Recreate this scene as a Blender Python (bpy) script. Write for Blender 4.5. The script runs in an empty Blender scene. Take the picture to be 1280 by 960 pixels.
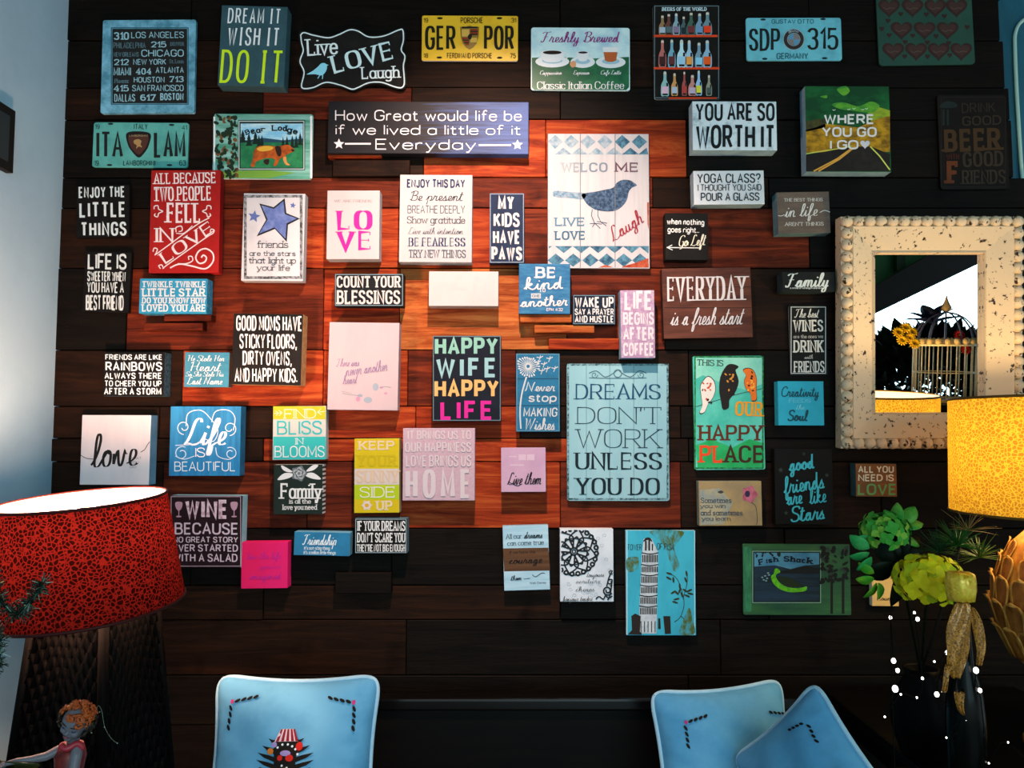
import bpy, bmesh, math, random
from mathutils import Vector, Matrix
random.seed(7)
SC = bpy.context.scene
COL = SC.collection
R = math.radians

# ---------------------------------------------------------------- camera
FPX, CAM, PITCH = 961.0, Vector((0.0, -2.4, 1.5)), R(3.65)
cam = bpy.data.cameras.new('camera')
cam.sensor_width = 36.0
cam.lens = 36.0 * FPX / 1280.0
cam.clip_start = 0.02
camo = bpy.data.objects.new('camera', cam)
COL.objects.link(camo)
camo.location = CAM
camo.rotation_euler = (math.pi / 2 + PITCH, 0, 0)
SC.camera = camo

# ---------------------------------------------------------------- exposure, world, lights
SC.view_settings.view_transform = 'Standard'
SC.view_settings.look = 'None'
SC.view_settings.exposure = 0.0
SC.view_settings.gamma = 1.0
SC.view_settings.use_curve_mapping = False

W = bpy.data.worlds.new('world')
SC.world = W
W.use_nodes = True
bg = W.node_tree.nodes['Background']
bg.inputs[0].default_value = (0.74, 0.92, 1.0, 1)
bg.inputs[1].default_value = 1.0

def light(name, kind, loc, energy, color, target=None, **kw):
    d = bpy.data.lights.new(name, kind)
    d.energy = energy
    d.color = color
    for k, v in kw.items():
        setattr(d, k, v)
    o = bpy.data.objects.new(name, d)
    COL.objects.link(o)
    o.location = loc
    if target is not None:
        o.rotation_euler = (Vector(target) - Vector(loc)).to_track_quat('-Z', 'Y').to_euler()
    return o

# the warm ceiling spotlight that makes the pool on the plank wall
light('ceiling_spotlight', 'SPOT', (-0.04, -1.25, 3.17), 325, (1.0, 0.67, 0.54), (-0.10, 0, 1.72),
      spot_size=R(62), spot_blend=0.9, shadow_soft_size=0.025)
# cool daylight from the open garden side behind the camera
light('daylight_opening', 'AREA', (2.4, -6.2, 2.0), 155, (0.50, 0.85, 1.0), (0.0, 0, 1.55),
      shape='RECTANGLE', size=5.0, size_y=2.0)

# ---------------------------------------------------------------- helpers: objects
def obj(name, me, mats=None, parent=None):
    if isinstance(me, bmesh.types.BMesh):
        m = bpy.data.meshes.new(name)
        me.to_mesh(m)
        me.free()
        me = m
    o = bpy.data.objects.new(name, me)
    COL.objects.link(o)
    for m in (mats or []):
        me.materials.append(m)
    if parent is not None:
        o.parent = parent
    return o

def thing(name, label, cat, loc=(0, 0, 0), rot=(0, 0, 0), group=None):
    o = bpy.data.objects.new(name, None)
    o.empty_display_size = 0.05
    COL.objects.link(o)
    o.location = loc
    o.rotation_euler = rot
    tag(o, label, cat, group)
    return o

def tag(o, label, cat, group=None):
    o['label'] = label
    o['category'] = cat
    if group:
        o['group'] = group
    return o

def struct(name, me, mats):
    o = obj(name, me, mats)
    o['kind'] = 'structure'
    return o

def smooth(o):
    for p in o.data.polygons:
        p.use_smooth = True
    return o

# ---------------------------------------------------------------- helpers: pixels of the photograph -> points of the place
def at(px, py, Y):
    dx, dy = (px - 640) / FPX, (480 - py) / FPX
    d = Vector((dx, math.cos(PITCH) - dy * math.sin(PITCH), math.sin(PITCH) + dy * math.cos(PITCH)))
    return CAM + d * ((Y - CAM.y) / d.y)

# ---------------------------------------------------------------- helpers: materials
GAIN = [1.0]
def lin(h):
    h = h.lstrip('#')
    v = [int(h[i:i + 2], 16) / 255 for i in (0, 2, 4)]
    return tuple(min(0.93, GAIN[0] * (c / 12.92 if c <= 0.04045 else ((c + 0.055) / 1.055) ** 2.4)) for c in v) + (1,)

_M = {}
def paint(h, rough=0.6, spec=0.2, metal=0.0):
    """plain paint or print ink"""
    k = ('p', h, rough, spec, metal, GAIN[0])
    if k not in _M:
        m = bpy.data.materials.new('paint_' + h.lstrip('#'))
        m.use_nodes = True
        b = m.node_tree.nodes['Principled BSDF']
        b.inputs['Base Color'].default_value = lin(h)
        b.inputs['Roughness'].default_value = rough
        b.inputs['Specular IOR Level'].default_value = spec
        b.inputs['Metallic'].default_value = metal
        _M[k] = m
    return _M[k]

def worn(h, h2, amount=0.45, scale=(25, 25, 25), rough=0.65, spec=0.15, detail=8, sharp=0.12, metal=0.0, coord='Object', bump=0.0):
    """two colours broken up by noise: brushed, grained or worn paint"""
    k = ('w', h, h2, amount, scale, rough, spec, detail, sharp, metal, coord, bump, GAIN[0])
    if k in _M:
        return _M[k]
    m = bpy.data.materials.new('worn_' + h.lstrip('#'))
    m.use_nodes = True
    nt = m.node_tree
    b = nt.nodes['Principled BSDF']
    b.inputs['Roughness'].default_value = rough
    b.inputs['Specular IOR Level'].default_value = spec
    b.inputs['Metallic'].default_value = metal
    tc = nt.nodes.new('ShaderNodeTexCoord')
    mp = nt.nodes.new('ShaderNodeMapping')
    mp.inputs['Scale'].default_value = scale
    oi = nt.nodes.new('ShaderNodeObjectInfo')
    cb = nt.nodes.new('ShaderNodeVectorMath'); cb.operation = 'ADD'
    sc_ = nt.nodes.new('ShaderNodeVectorMath'); sc_.operation = 'SCALE'
    sc_.inputs[0].default_value = (13, 7, 11)
    nt.links.new(oi.outputs['Random'], sc_.inputs['Scale'])
    nz = nt.nodes.new('ShaderNodeTexNoise')
    nz.inputs['Scale'].default_value = 1.0
    nz.inputs['Detail'].default_value = detail
    nz.inputs['Roughness'].default_value = 0.65
    rp = nt.nodes.new('ShaderNodeValToRGB')
    c = 0.5 + (0.5 - amount) * 0.5
    rp.color_ramp.elements[0].position = max(0, c - sharp)
    rp.color_ramp.elements[1].position = min(1, c + sharp)
    rp.color_ramp.elements[0].color = lin(h)
    rp.color_ramp.elements[1].color = lin(h2)
    nt.links.new(tc.outputs[coord], mp.inputs['Vector'])
    nt.links.new(mp.outputs[0], cb.inputs[0])
    nt.links.new(sc_.outputs[0], cb.inputs[1])
    nt.links.new(cb.outputs[0], nz.inputs['Vector'])
    nt.links.new(nz.outputs['Fac'], rp.inputs[0])
    nt.links.new(rp.outputs[0], b.inputs['Base Color'])
    if bump:
        bp = nt.nodes.new('ShaderNodeBump')
        bp.inputs['Strength'].default_value = bump
        bp.inputs['Distance'].default_value = 0.004
        nt.links.new(nz.outputs['Fac'], bp.inputs['Height'])
        nt.links.new(bp.outputs[0], b.inputs['Normal'])
    _M[k] = m
    return m

def glow(h, s):
    k = ('g', h, s)
    if k not in _M:
        m = bpy.data.materials.new('glow_' + h.lstrip('#'))
        m.use_nodes = True
        b = m.node_tree.nodes['Principled BSDF']
        b.inputs['Base Color'].default_value = lin(h)
        b.inputs['Emission Color'].default_value = lin(h)
        b.inputs['Emission Strength'].default_value = s
        _M[k] = m
    return _M[k]

# ---------------------------------------------------------------- helpers: mesh shapes
def bm_box(bm, x0, x1, y0, y1, z0, z1, mi=0, M=None):
    vs = [bm.verts.new(v) for v in ((x0, y0, z0), (x1, y0, z0), (x1, y1, z0), (x0, y1, z0),
                                    (x0, y0, z1), (x1, y0, z1), (x1, y1, z1), (x0, y1, z1))]
    if M is not None:
        for v in vs:
            v.co = M @ v.co
    fs = []
    for q in ((0, 3, 2, 1), (4, 5, 6, 7), (0, 1, 5, 4), (1, 2, 6, 5), (2, 3, 7, 6), (3, 0, 4, 7)):
        f = bm.faces.new([vs[i] for i in q])
        f.material_index = mi
        fs.append(f)
    return vs, fs

def box(x0, x1, y0, y1, z0, z1, bev=0.0, seg=2, M=None):
    bm = bmesh.new()
    bm_box(bm, x0, x1, y0, y1, z0, z1, M=M)
    if bev:
        bmesh.ops.bevel(bm, geom=list(bm.edges), offset=bev, segments=seg, profile=0.7, affect='EDGES', clamp_overlap=True)
    return bm

def bm_tube(bm, pts, r, seg=8, caps=True, mi=0):
    pts = [Vector(p) for p in pts]
    rr = r if isinstance(r, (list, tuple)) else [r] * len(pts)
    rings, up = [], None
    for i, p in enumerate(pts):
        t = (pts[min(i + 1, len(pts) - 1)] - pts[max(i - 1, 0)]).normalized()
        if up is None:
            up = t.orthogonal().normalized()
        up = (up - t * up.dot(t)).normalized()
        s = t.cross(up)
        rings.append([bm.verts.new(p + (up * math.cos(a) + s * math.sin(a)) * rr[i])
                      for a in [2 * math.pi * k / seg for k in range(seg)]])
    for a, b in zip(rings, rings[1:]):
        for k in range(seg):
            f = bm.faces.new((a[k], a[(k + 1) % seg], b[(k + 1) % seg], b[k]))
            f.material_index = mi
            f.smooth = True
    if caps:
        bm.faces.new(rings[0][::-1]).material_index = mi
        bm.faces.new(rings[-1]).material_index = mi

def bm_lathe(bm, prof, seg=24, ctr=(0, 0, 0), mi=0, close=False):
    rings = []
    for r, z in prof:
        rings.append([bm.verts.new((ctr[0] + r * math.cos(a), ctr[1] + r * math.sin(a), ctr[2] + z))
                      for a in [2 * math.pi * k / seg for k in range(seg)]])
    for a, b in zip(rings, rings[1:]):
        for k in range(seg):
            f = bm.faces.new((a[k], a[(k + 1) % seg], b[(k + 1) % seg], b[k]))
            f.smooth = True
            f.material_index = mi
    if close:
        bm.faces.new(rings[0][::-1]).material_index = mi
        bm.faces.new(rings[-1]).material_index = mi
    return rings

def bm_ball(bm, c, r, sub=2, scale=(1, 1, 1), mi=0, M=None):
    g = bmesh.ops.create_icosphere(bm, subdivisions=sub, radius=r)
    for v in g['verts']:
        v.co = Vector((v.co.x * scale[0], v.co.y * scale[1], v.co.z * scale[2]))
        if M is not None:
            v.co = M @ v.co
        v.co += Vector(c)
        for f in v.link_faces:
            f.smooth = True
            f.material_index = mi

def catmull(pts, n=6, closed=False):
    P = [Vector(p) for p in pts]
    out, N = [], len(P)
    for i in range(N if closed else N - 1):
        a, b, c, d = ((P[(i - 1) % N], P[i], P[(i + 1) % N], P[(i + 2) % N]) if closed else
                      (P[max(i - 1, 0)], P[i], P[i + 1], P[min(i + 2, N - 1)]))
        for k in range(n):
            t = k / n
            out.append(0.5 * ((2 * b) + (c - a) * t + (2 * a - 5 * b + 4 * c - d) * t * t + (3 * b - a - 3 * c + d) * t ** 3))
    if not closed:
        out.append(P[-1])
    return out
# ---------------------------------------------------------------- lettering: stroke alphabets drawn with a flat pen
# "x,y" is a point, "x,y*" a curve handle; strokes are split by "|".  Capitals stand 10 high.
CAPS = {
'A': "0,0 3,10 6,0|1.1,3.4 4.9,3.4", 'B': "2.8,5.3 0,5.3|0,0 0,10 2.8,10 5,10* 5,7.7 5,5.3* 2.8,5.3 5.5,5.3* 5.5,2.6 5.5,0* 2.8,0 0,0",
'C': "5.8,7.3 5.8,10* 3,10 0,10* 0,6.5 0,3.5 0,0* 3,0 5.8,0* 5.8,2.7", 'D': "0,0 0,10 2.2,10 5.8,10* 5.8,5 5.8,0* 2.2,0 0,0",
'E': "4.6,10 0,10 0,0 4.6,0|0,5.2 4,5.2", 'F': "4.6,10 0,10 0,0|0,5 3.8,5",
'G': "5.8,7.4 5.8,10* 3,10 0,10* 0,6.5 0,3.5 0,0* 3,0 5.8,0* 5.8,2.8 5.8,4.6 3.4,4.6", 'H': "0,0 0,10|5.6,0 5.6,10|0,5.2 5.6,5.2",
'Í': "0,10 2.6,10|1.3,10 1.3,0|0,0 2.6,0", 'I': "0.3,0 0.3,10", 'J': "4,10 4,2.4 4,0* 2,0 0,0* 0,2.4", 'K': "0,0 0,10|5.4,10 0,4|1.9,6.1 5.6,0", 'L': "0,10 0,0 4.4,0",
'M': "0,0 0,10 3.5,2 7,10 7,0", 'N': "0,0 0,10 5.8,0 5.8,10", 'O': "3,10 0,10* 0,6.3 0,3.7 0,0* 3,0 6,0* 6,3.7 6,6.3 6,10* 3,10",
'P': "0,0 0,10 2.9,10 5.3,10* 5.3,7.4 5.3,4.6* 2.9,4.6 0,4.6", 'Q': "3,10 0,10* 0,6.3 0,3.7 0,0* 3,0 6,0* 6,3.7 6,6.3 6,10* 3,10|3.6,2.6 6.2,-0.8",
'R': "0,0 0,10 2.9,10 5.3,10* 5.3,7.4 5.3,4.8* 2.9,4.8 0,4.8|2.8,4.8 5.6,0",
'S': "5,7.6 5,10* 2.6,10 0,10* 0,7.7 0,6.1* 2.6,5.2 5.2,4.3* 5.2,2.4 5.2,0* 2.6,0 0,0* 0,2.5", 'T': "0,10 5.6,10|2.8,10 2.8,0",
'U': "0,10 0,3.2 0,0* 2.9,0 5.8,0* 5.8,3.2 5.8,10", 'V': "0,10 3,0 6,10", 'W': "0,10 2.1,0 4.2,9 6.3,0 8.4,10",
'X': "0,10 5.8,0|5.8,10 0,0", 'Y': "0,10 2.9,4.6 5.8,10|2.9,4.6 2.9,0", 'Z': "0,10 5.4,10 0,0 5.4,0",
'0': "2.4,10 0,10* 0,6.3 0,3.7 0,0* 2.4,0 4.8,0* 4.8,3.7 4.8,6.3 4.8,10* 2.4,10", '1': "0,7.6 2,10 2,0", '2': "0,7.4 0,10* 2.5,10 5,10* 5,7.3 5,5.2* 0,0 5,0",
'3': "0,8.4 0.6,10* 2.4,10 4.8,10* 4.8,7.6 4.8,5.4* 2,5.4 5,5.4* 5,2.6 5,0* 2.4,0 0.3,0* 0,1.8", '4': "4,0 4,10 0,3 5.4,3",
'5': "4.6,10 0.4,10 0.2,5.6 1.2,6.4* 2.5,6.4 5,6.4* 5,3.2 5,0* 2.3,0 0.3,0* 0,1.8", '6': "4.4,9 3.8,10* 2.6,10 0,10* 0,5 0,0* 2.5,0 5,0* 5,3 5,6* 2.5,6 0,6* 0,3",
'7': "0,10 5,10 1.6,0", '8': "2.5,5.4 0.3,5.4* 0.3,7.7 0.3,10* 2.5,10 4.7,10* 4.7,7.7 4.7,5.4* 2.5,5.4 0,5.4* 0,2.6 0,0* 2.5,0 5,0* 5,2.6 5,5.4* 2.5,5.4",
'9': "0.6,1 1.2,0* 2.4,0 5,0* 5,5 5,10* 2.5,10 0,10* 0,7 0,4* 2.5,4 5,4* 5,7",
"'": "0.5,10 0.3,7.6", '.': "0,0 0,1", ',': "0.7,0.9 0.2,-1.6", '?': "0,7.6 0,10* 2.3,10 4.6,10* 4.6,7.6 4.6,5.8* 2.3,4.6 2.3,3|2.3,0 2.3,1", '!': "0,3 0,10|0,0 0,1",
'-': "0,5 3,5", '&': "5.4,0 1,7.5 1,10* 2.4,10 3.8,10* 3.8,8 3.8,6.4* 0,4.6* 0,2.4 0,0* 2.2,0 4.6,0* 5.2,4.4", '~': "0,5 0.8,5", ':': "0,1 0,2|0,5 0,6",
}
LOWER = {
'a': "4.4,6.4 4.4,0|4.4,3.2 4.4,6.6* 2.2,6.5 0,6.5* 0,3.2 0,0* 2.2,0 4.4,0* 4.4,3.2", 'b': "0,10 0,0|0,3.2 0,6.5* 2.3,6.5 4.6,6.5* 4.6,3.2 4.6,0* 2.3,0 0,0* 0,3.2",
'c': "4.2,5 4,6.5* 2.2,6.5 0,6.5* 0,3.2 0,0* 2.2,0 4,0* 4.2,1.5", 'd': "4.6,10 4.6,0|4.6,3.2 4.6,6.5* 2.3,6.5 0,6.5* 0,3.2 0,0* 2.3,0 4.6,0* 4.6,3.2",
'e': "0.1,3.5 4.4,3.5 4.4,6.5* 2.3,6.5 0,6.5* 0,3.2 0,0* 2.3,0 4,0* 4.3,1.6", 'f': "3.2,9.3 3,10* 2.3,10 1.1,10* 1.1,8 1.1,0|0,6.4 2.9,6.4",
'g': "4.4,6.4 4.4,-1 4.4,-3* 2.2,-3 0.4,-3* 0.3,-1.9|4.4,3.2 4.4,6.5* 2.2,6.5 0,6.5* 0,3.2 0,0* 2.2,0 4.4,0* 4.4,3.2", 'h': "0,10 0,0|0,4 0.6,6.5* 2.4,6.5 4.2,6.5* 4.2,4 4.2,0",
'i': "0.3,6.4 0.3,0|0.3,8.6 0.3,9.5", 'j': "1.4,6.4 1.4,-1.5 1.4,-3* -0.2,-3|1.4,8.6 1.4,9.5", 'k': "0,10 0,0|4,6.4 0,2.4|1.5,4 4.2,0", 'l': "0.3,10 0.3,0",
'm': "0,6.4 0,0|0,4.2 0.5,6.5* 1.9,6.5 3.3,6.5* 3.3,4.2 3.3,0|3.3,4.2 3.8,6.5* 5.2,6.5 6.6,6.5* 6.6,4.2 6.6,0", 'n': "0,6.4 0,0|0,4 0.6,6.5* 2.3,6.5 4,6.5* 4,4 4,0",
'o': "2.3,6.5 0,6.5* 0,3.2 0,0* 2.3,0 4.6,0* 4.6,3.2 4.6,6.5* 2.3,6.5", 'p': "0,6.4 0,-3|0,3.2 0,6.5* 2.3,6.5 4.6,6.5* 4.6,3.2 4.6,0* 2.3,0 0,0* 0,3.2",
'q': "4.6,6.4 4.6,-3|4.6,3.2 4.6,6.5* 2.3,6.5 0,6.5* 0,3.2 0,0* 2.3,0 4.6,0* 4.6,3.2", 'r': "0,6.4 0,0|0,4 0.4,6.5* 1.8,6.5 2.4,6.5* 2.8,5.8",
's': "3.7,5.2 3.5,6.5* 1.9,6.5 0.1,6.5* 0.1,4.9 0.1,3.7* 1.9,3.3 3.9,2.9* 3.9,1.6 3.9,0* 1.9,0 0.2,0* 0,1.5", 't': "1.1,8.8 1.1,1.6 1.1,0* 2.2,0 2.8,0* 3,0.5|0,6.4 2.9,6.4",
'u': "0,6.4 0,2.4 0,0* 1.8,0 3.4,0* 4,2.4|4,6.4 4,0", 'v': "0,6.4 2.2,0 4.4,6.4", 'w': "0,6.4 1.6,0 3.2,5.8 4.8,0 6.4,6.4", 'x': "0,6.4 4.2,0|4.2,6.4 0,0",
'y': "0,6.4 2.2,0|4.4,6.4 1.2,-3 0.2,-3", 'z': "0,6.4 4,6.4 0,0 4,0",
}
# joined handwriting; the last number is where the next letter starts
CURS = {
'a': ("0,.6 1.4,3* 3.2,4.6 1,5.4* 1,2 1,0* 2,0 3.2,0* 3.4,4.6|3.4,4.6 3.2,0* 4.2,0 4.7,0* 5,.6", 5), 'b': ("0,.6 1.6,3* 2,8 2,10* 1.5,10 1,10* 1,6 1,1.5 1,0* 2,0 3.4,0* 3.2,3 3,4.6* 1.6,3.6|3.2,2 3.4,.4* 4.4,.6", 4.4),
'c': ("0,.6 1.4,3.2* 2.8,4.4 1,5.4* 1,2 1,0* 2.2,0 3.2,0* 3.6,.6", 3.6), 'd': ("0,.6 1.4,3* 3.2,4.6 1,5.4* 1,2 1,0* 2,0 3.2,0* 3.5,10|3.5,10 3.2,0* 4.2,0 4.7,0* 5,.6", 5),
'e': ("0,.6 2.9,1.6* 2.9,3.5 2.9,4.8* 1.9,4.8 1,4.8* 1,2 1,0* 2.2,0 3.2,0* 3.6,.6", 3.6), 'f': ("0,.6 2,3* 2.6,8 2.8,10* 2,10 1.2,10* 1.2,6 1.2,-2.5 1.2,-4* 1.8,-4 2.6,-4* 2.2,-.4 2.6,0* 3.4,.6", 3.4),
'g': ("0,.6 1.4,3* 3.2,4.6 1,5.4* 1,2 1,0* 2,0 3.2,0* 3.4,4.6|3.4,4.6 3.2,-2 3.2,-4* 2,-4 1,-4* 1.2,-2.4 1.6,-1* 4.6,.6", 4.6), 'h': ("0,.6 1.8,3* 2.2,8 2.2,10* 1.6,10 1,10* 1,6 1,0|1,0 1.2,4.8* 2.6,4.8 3.6,4.8* 3.4,2.4 3.2,0* 4,0 4.4,0* 4.8,.6", 4.8),
'i': ("0,.6 .8,2* 1.2,4.6|1.2,4.6 .9,0* 1.7,0 2.2,0* 2.6,.6|1.6,6.4 1.7,7.2", 2.6), 'j': ("0,.6 .8,2* 1.4,4.6 1.4,-2 1.4,-4* 0.4,-4 -.6,-4* -.4,-2.4 0,-1* 2.6,.6|1.6,6.4 1.7,7.2", 2.6),
'k': ("0,.6 1.8,3* 2.2,8 2.2,10* 1.6,10 1,10* 1,6 1,0|1,1.6 1.8,4.8* 3,4.8 4,4.4* 1.4,2.4 3,0* 3.8,0 4.4,0* 4.8,.6", 4.8), 'l': ("0,.6 2,3* 2.4,8 2.4,10* 1.7,10 1,10* 1,6 1,1.5 1,0* 1.8,0 2.4,0* 2.8,.6", 2.8),
'm': ("0,.6 .6,4.8* 1.2,4.6 1.2,0|1.2,0 1.4,4.8* 2.5,4.8 3.3,4.8* 3.2,3 3.2,0|3.2,0 3.4,4.8* 4.5,4.8 5.5,4.8* 5.3,2.4 5.1,0* 5.9,0 6.4,0* 6.8,.6", 6.8), 'n': ("0,.6 .6,4.8* 1.2,4.6 1.2,0|1.2,0 1.4,4.8* 2.6,4.8 3.6,4.8* 3.4,2.4 3.2,0* 4,0 4.5,0* 4.9,.6", 4.9),
'o': ("0,.6 1.2,3* 2.4,4.8 1,4.8* 1,2.4 1,0* 2.2,0 3.4,0* 3.4,2.4 3.4,4.8* 2.4,4.8 2.4,3.4* 4.4,3.6 4.4,2* 4.6,.6", 4.6), 'p': ("0,.6 .8,2.4* 1.3,4.8 1.2,-4|1.2,2 1.4,4.8* 2.7,4.8 3.8,4.8* 3.8,2.4 3.8,0* 2.6,0 3.4,0* 4.6,.6", 4.6),
'q': ("0,.6 1.4,3* 3.2,4.6 1,5.4* 1,2 1,0* 2,0 3.2,0* 3.4,4.6 3.3,-4|3.3,-4 3.8,-1* 4.8,.6", 4.8), 'r': ("0,.6 .8,3* 1.2,5.2 1.4,4.2* 2.8,4.4 2.2,0* 3,0 3.4,0* 3.8,.6", 3.8),
's': ("0,.6 1,2.6* 1.8,5 1.6,3.6* 2.6,2.2 2.6,0* 1.4,0 .8,0* .6,.5|2,.1 3,0* 3.4,.6", 3.4), 't': ("0,.6 .8,2* 1.5,9 1,2 1,0* 1.9,0 2.5,0* 2.9,.6|.2,6.2 2.8,6.6", 2.9),
'u': ("0,.6 .8,2* 1.2,4.6 .9,2 .9,0* 2,0 3,0* 3.4,4.6|3.4,4.6 3.1,0* 4,0 4.5,0* 4.9,.6", 4.9), 'v': ("0,.6 .6,4.8* 1.2,4.6 1.4,0* 2.2,0 3,0* 3.2,4.6 3.4,3.4* 4.4,3.6", 4.2),
'w': ("0,.6 .8,2* 1.2,4.6 1,0* 2,0 2.8,0* 3,4.4|3,4.4 2.8,0* 3.8,0 4.8,0* 4.9,4.6 5,3.4* 5.9,3.6", 5.6), 'x': ("0,.6 1,4.8* 1.8,4.4 2.4,0* 3.4,0 3.8,0* 4.2,.6|3.8,4.6 .8,0", 4.2),
'y': ("0,.6 .8,2* 1.2,4.6 1,1 1.2,0* 2,0 3,0* 3.4,4.6|3.4,4.6 3.2,-2 3.2,-4* 2,-4 1,-4* 1.2,-2.4 1.6,-1* 4.6,.6", 4.6), 'z': ("0,.6 .8,4.8* 3.2,4.6 .8,0 2.4,.4* 2.4,-2 2.4,-4* 1.4,-4 .4,-3* 4,.6", 4),
}
SCAPS = {
'L': "4.6,8.6 4.4,10* 3.4,10 2.2,10* 2,7 1.6,.6* 0,.2 1.6,.9* 3,0 4,-.6* 5.6,.8", 'B': "1.4,0 1.8,10|0,8 1,10.4* 3.4,10 5.6,9.4* 4.8,7 4,5.4* 2,5.3 5.8,5.6* 5.4,2.4 5,-.4* 2.6,0 .6,.2* .4,1.6",
'H': "0,8.8 .4,10* 1.4,10 1.2,5 1,0|5.6,10 4.8,5 4.8,0* 6,.6|0.4,4.8 3,5.8* 5.6,5", 'F': "0,8.4 .8,10* 2.6,9.7 4.6,9.4* 6,10.2|3.2,9.6 2.4,4 2.2,0* 1,0 0,0* .3,1.2|1.4,5.2 4.6,5.4",
'W': "0,9.4 .8,10* 1,8 1.4,0 4,9.2 5,0 8.2,10", 'N': "0,.6 .6,0* 1,2 1.6,10 5,0 6,10* 7,9.6", 'G': "5,8.4 4.6,10* 3,10 0,9.6* 0,4.6 0,0* 2.8,0 5,0* 4.8,4.2 2.8,4.2|4.8,4.2 4.8,-3* 1.6,-2.6",
'T': "0,8.2 .6,10* 2.6,9.7 4.6,9.4* 6.2,10.3|3.4,9.6 2.6,4 2.4,0* 1,0 0,0* .2,1.2", 'C': "4.8,7.8 5,10* 3.2,10 0,9.6* 0,4.4 0,0* 2.8,0 4.4,0* 5.2,1.6",
'S': "4.8,8 4.8,10* 3,10 .6,10* .6,7.6 .6,6* 2.6,5.2 4.8,4.2* 4.4,2 4,0* 2,0 0,0* 0,1.8", 'A': "0,.4 .6,-.4* 1.4,2 3.8,10 4.4,0* 5.6,.8|1.2,3.6 4.4,3.8", 'D': "1.2,0 1.6,9.6|0,8.6 2,10.6* 4,9.4 6.4,8* 5.6,3.6 4.6,-.4* 0.6,.2",
'E': "4.4,8.6 4,10* 2.6,10 .6,10* .6,7.6 .6,5.6* 2.8,5.4 0,5* 0,2.4 0,0* 2.4,0 4,0* 4.8,1.6",
}

def glyph_strokes(s):
    out = []
    for part in s.split('|'):
        pts = []
        toks = part.split()
        P = []
        for tk in toks:
            off = tk.endswith('*')
            x, y = tk.rstrip('*').split(',')
            P.append((float(x), float(y), off))
        Q = []
        for i, p in enumerate(P):
            if i and p[2] and P[i - 1][2]:
                Q.append(((p[0] + P[i - 1][0]) / 2, (p[1] + P[i - 1][1]) / 2, False))
            Q.append(p)
        i = 0
        pts.append(Q[0][:2])
        while i + 1 < len(Q):
            if Q[i + 1][2]:
                a, c, b = Q[i], Q[i + 1], Q[i + 2]
                for k in range(1, 8):
                    t = k / 7
                    pts.append(((1 - t) ** 2 * a[0] + 2 * t * (1 - t) * c[0] + t * t * b[0],
                                (1 - t) ** 2 * a[1] + 2 * t * (1 - t) * c[1] + t * t * b[1]))
                i += 2
            else:
                pts.append(Q[i + 1][:2])
                i += 1
        out.append(pts)
    return out

_GC = {}
def glyph(ch, joined):
    k = (ch, joined)
    if k not in _GC:
        adv = None
        if joined and ch in CURS:
            s, adv = CURS[ch]
        elif joined and ch in SCAPS:
            s = SCAPS[ch]
        else:
            s = CAPS.get(ch) or LOWER.get(ch) or CAPS.get(ch.upper()) or "0,0 0,1"
        st = glyph_strokes(s)
        w = max(p[0] for q in st for p in q)
        _GC[k] = (st, w, adv)
    return _GC[k]

def ribbon(pts, tv, th):
    """outline quads of a stroke; tv = width of upright strokes, th = width of level strokes (same units as pts)"""
    P = [Vector(p) for p in pts]
    Q = [P[0]]
    for p in P[1:]:
        if (p - Q[-1]).length > 1e-5:
            Q.append(p)
    if len(Q) < 2:
        return []
    closed = (Q[0] - Q[-1]).length < 1e-4 and len(Q) > 3
    N = len(Q)
    L, Rr = [], []
    def nrm(d):
        d = d.normalized()
        w = math.sqrt((tv * d.y) ** 2 + (th * d.x) ** 2) / 2
        return Vector((-d.y, d.x)), w
    for i in range(N):
        d0 = Q[i] - Q[i - 1] if i else (Q[i] - Q[N - 2] if closed else Q[1] - Q[0])
        d1 = Q[i + 1] - Q[i] if i + 1 < N else (Q[1] - Q[0] if closed else d0)
        n0, w0 = nrm(d0)
        n1, w1 = nrm(d1)
        m = n0 + n1
        if m.length < 0.2:
            m = n1
        m.normalize()
        w = max(w0, w1) if abs(m.dot(n0)) > 0.9 else (w0 + w1) / 2
        k = 1 / max(0.55, m.dot(n1))
        L.append(Q[i] + m * w * k)
        Rr.append(Q[i] - m * w * k)
    return [[L[i], L[i + 1], Rr[i + 1], Rr[i]] for i in range(N - 1)]

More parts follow.
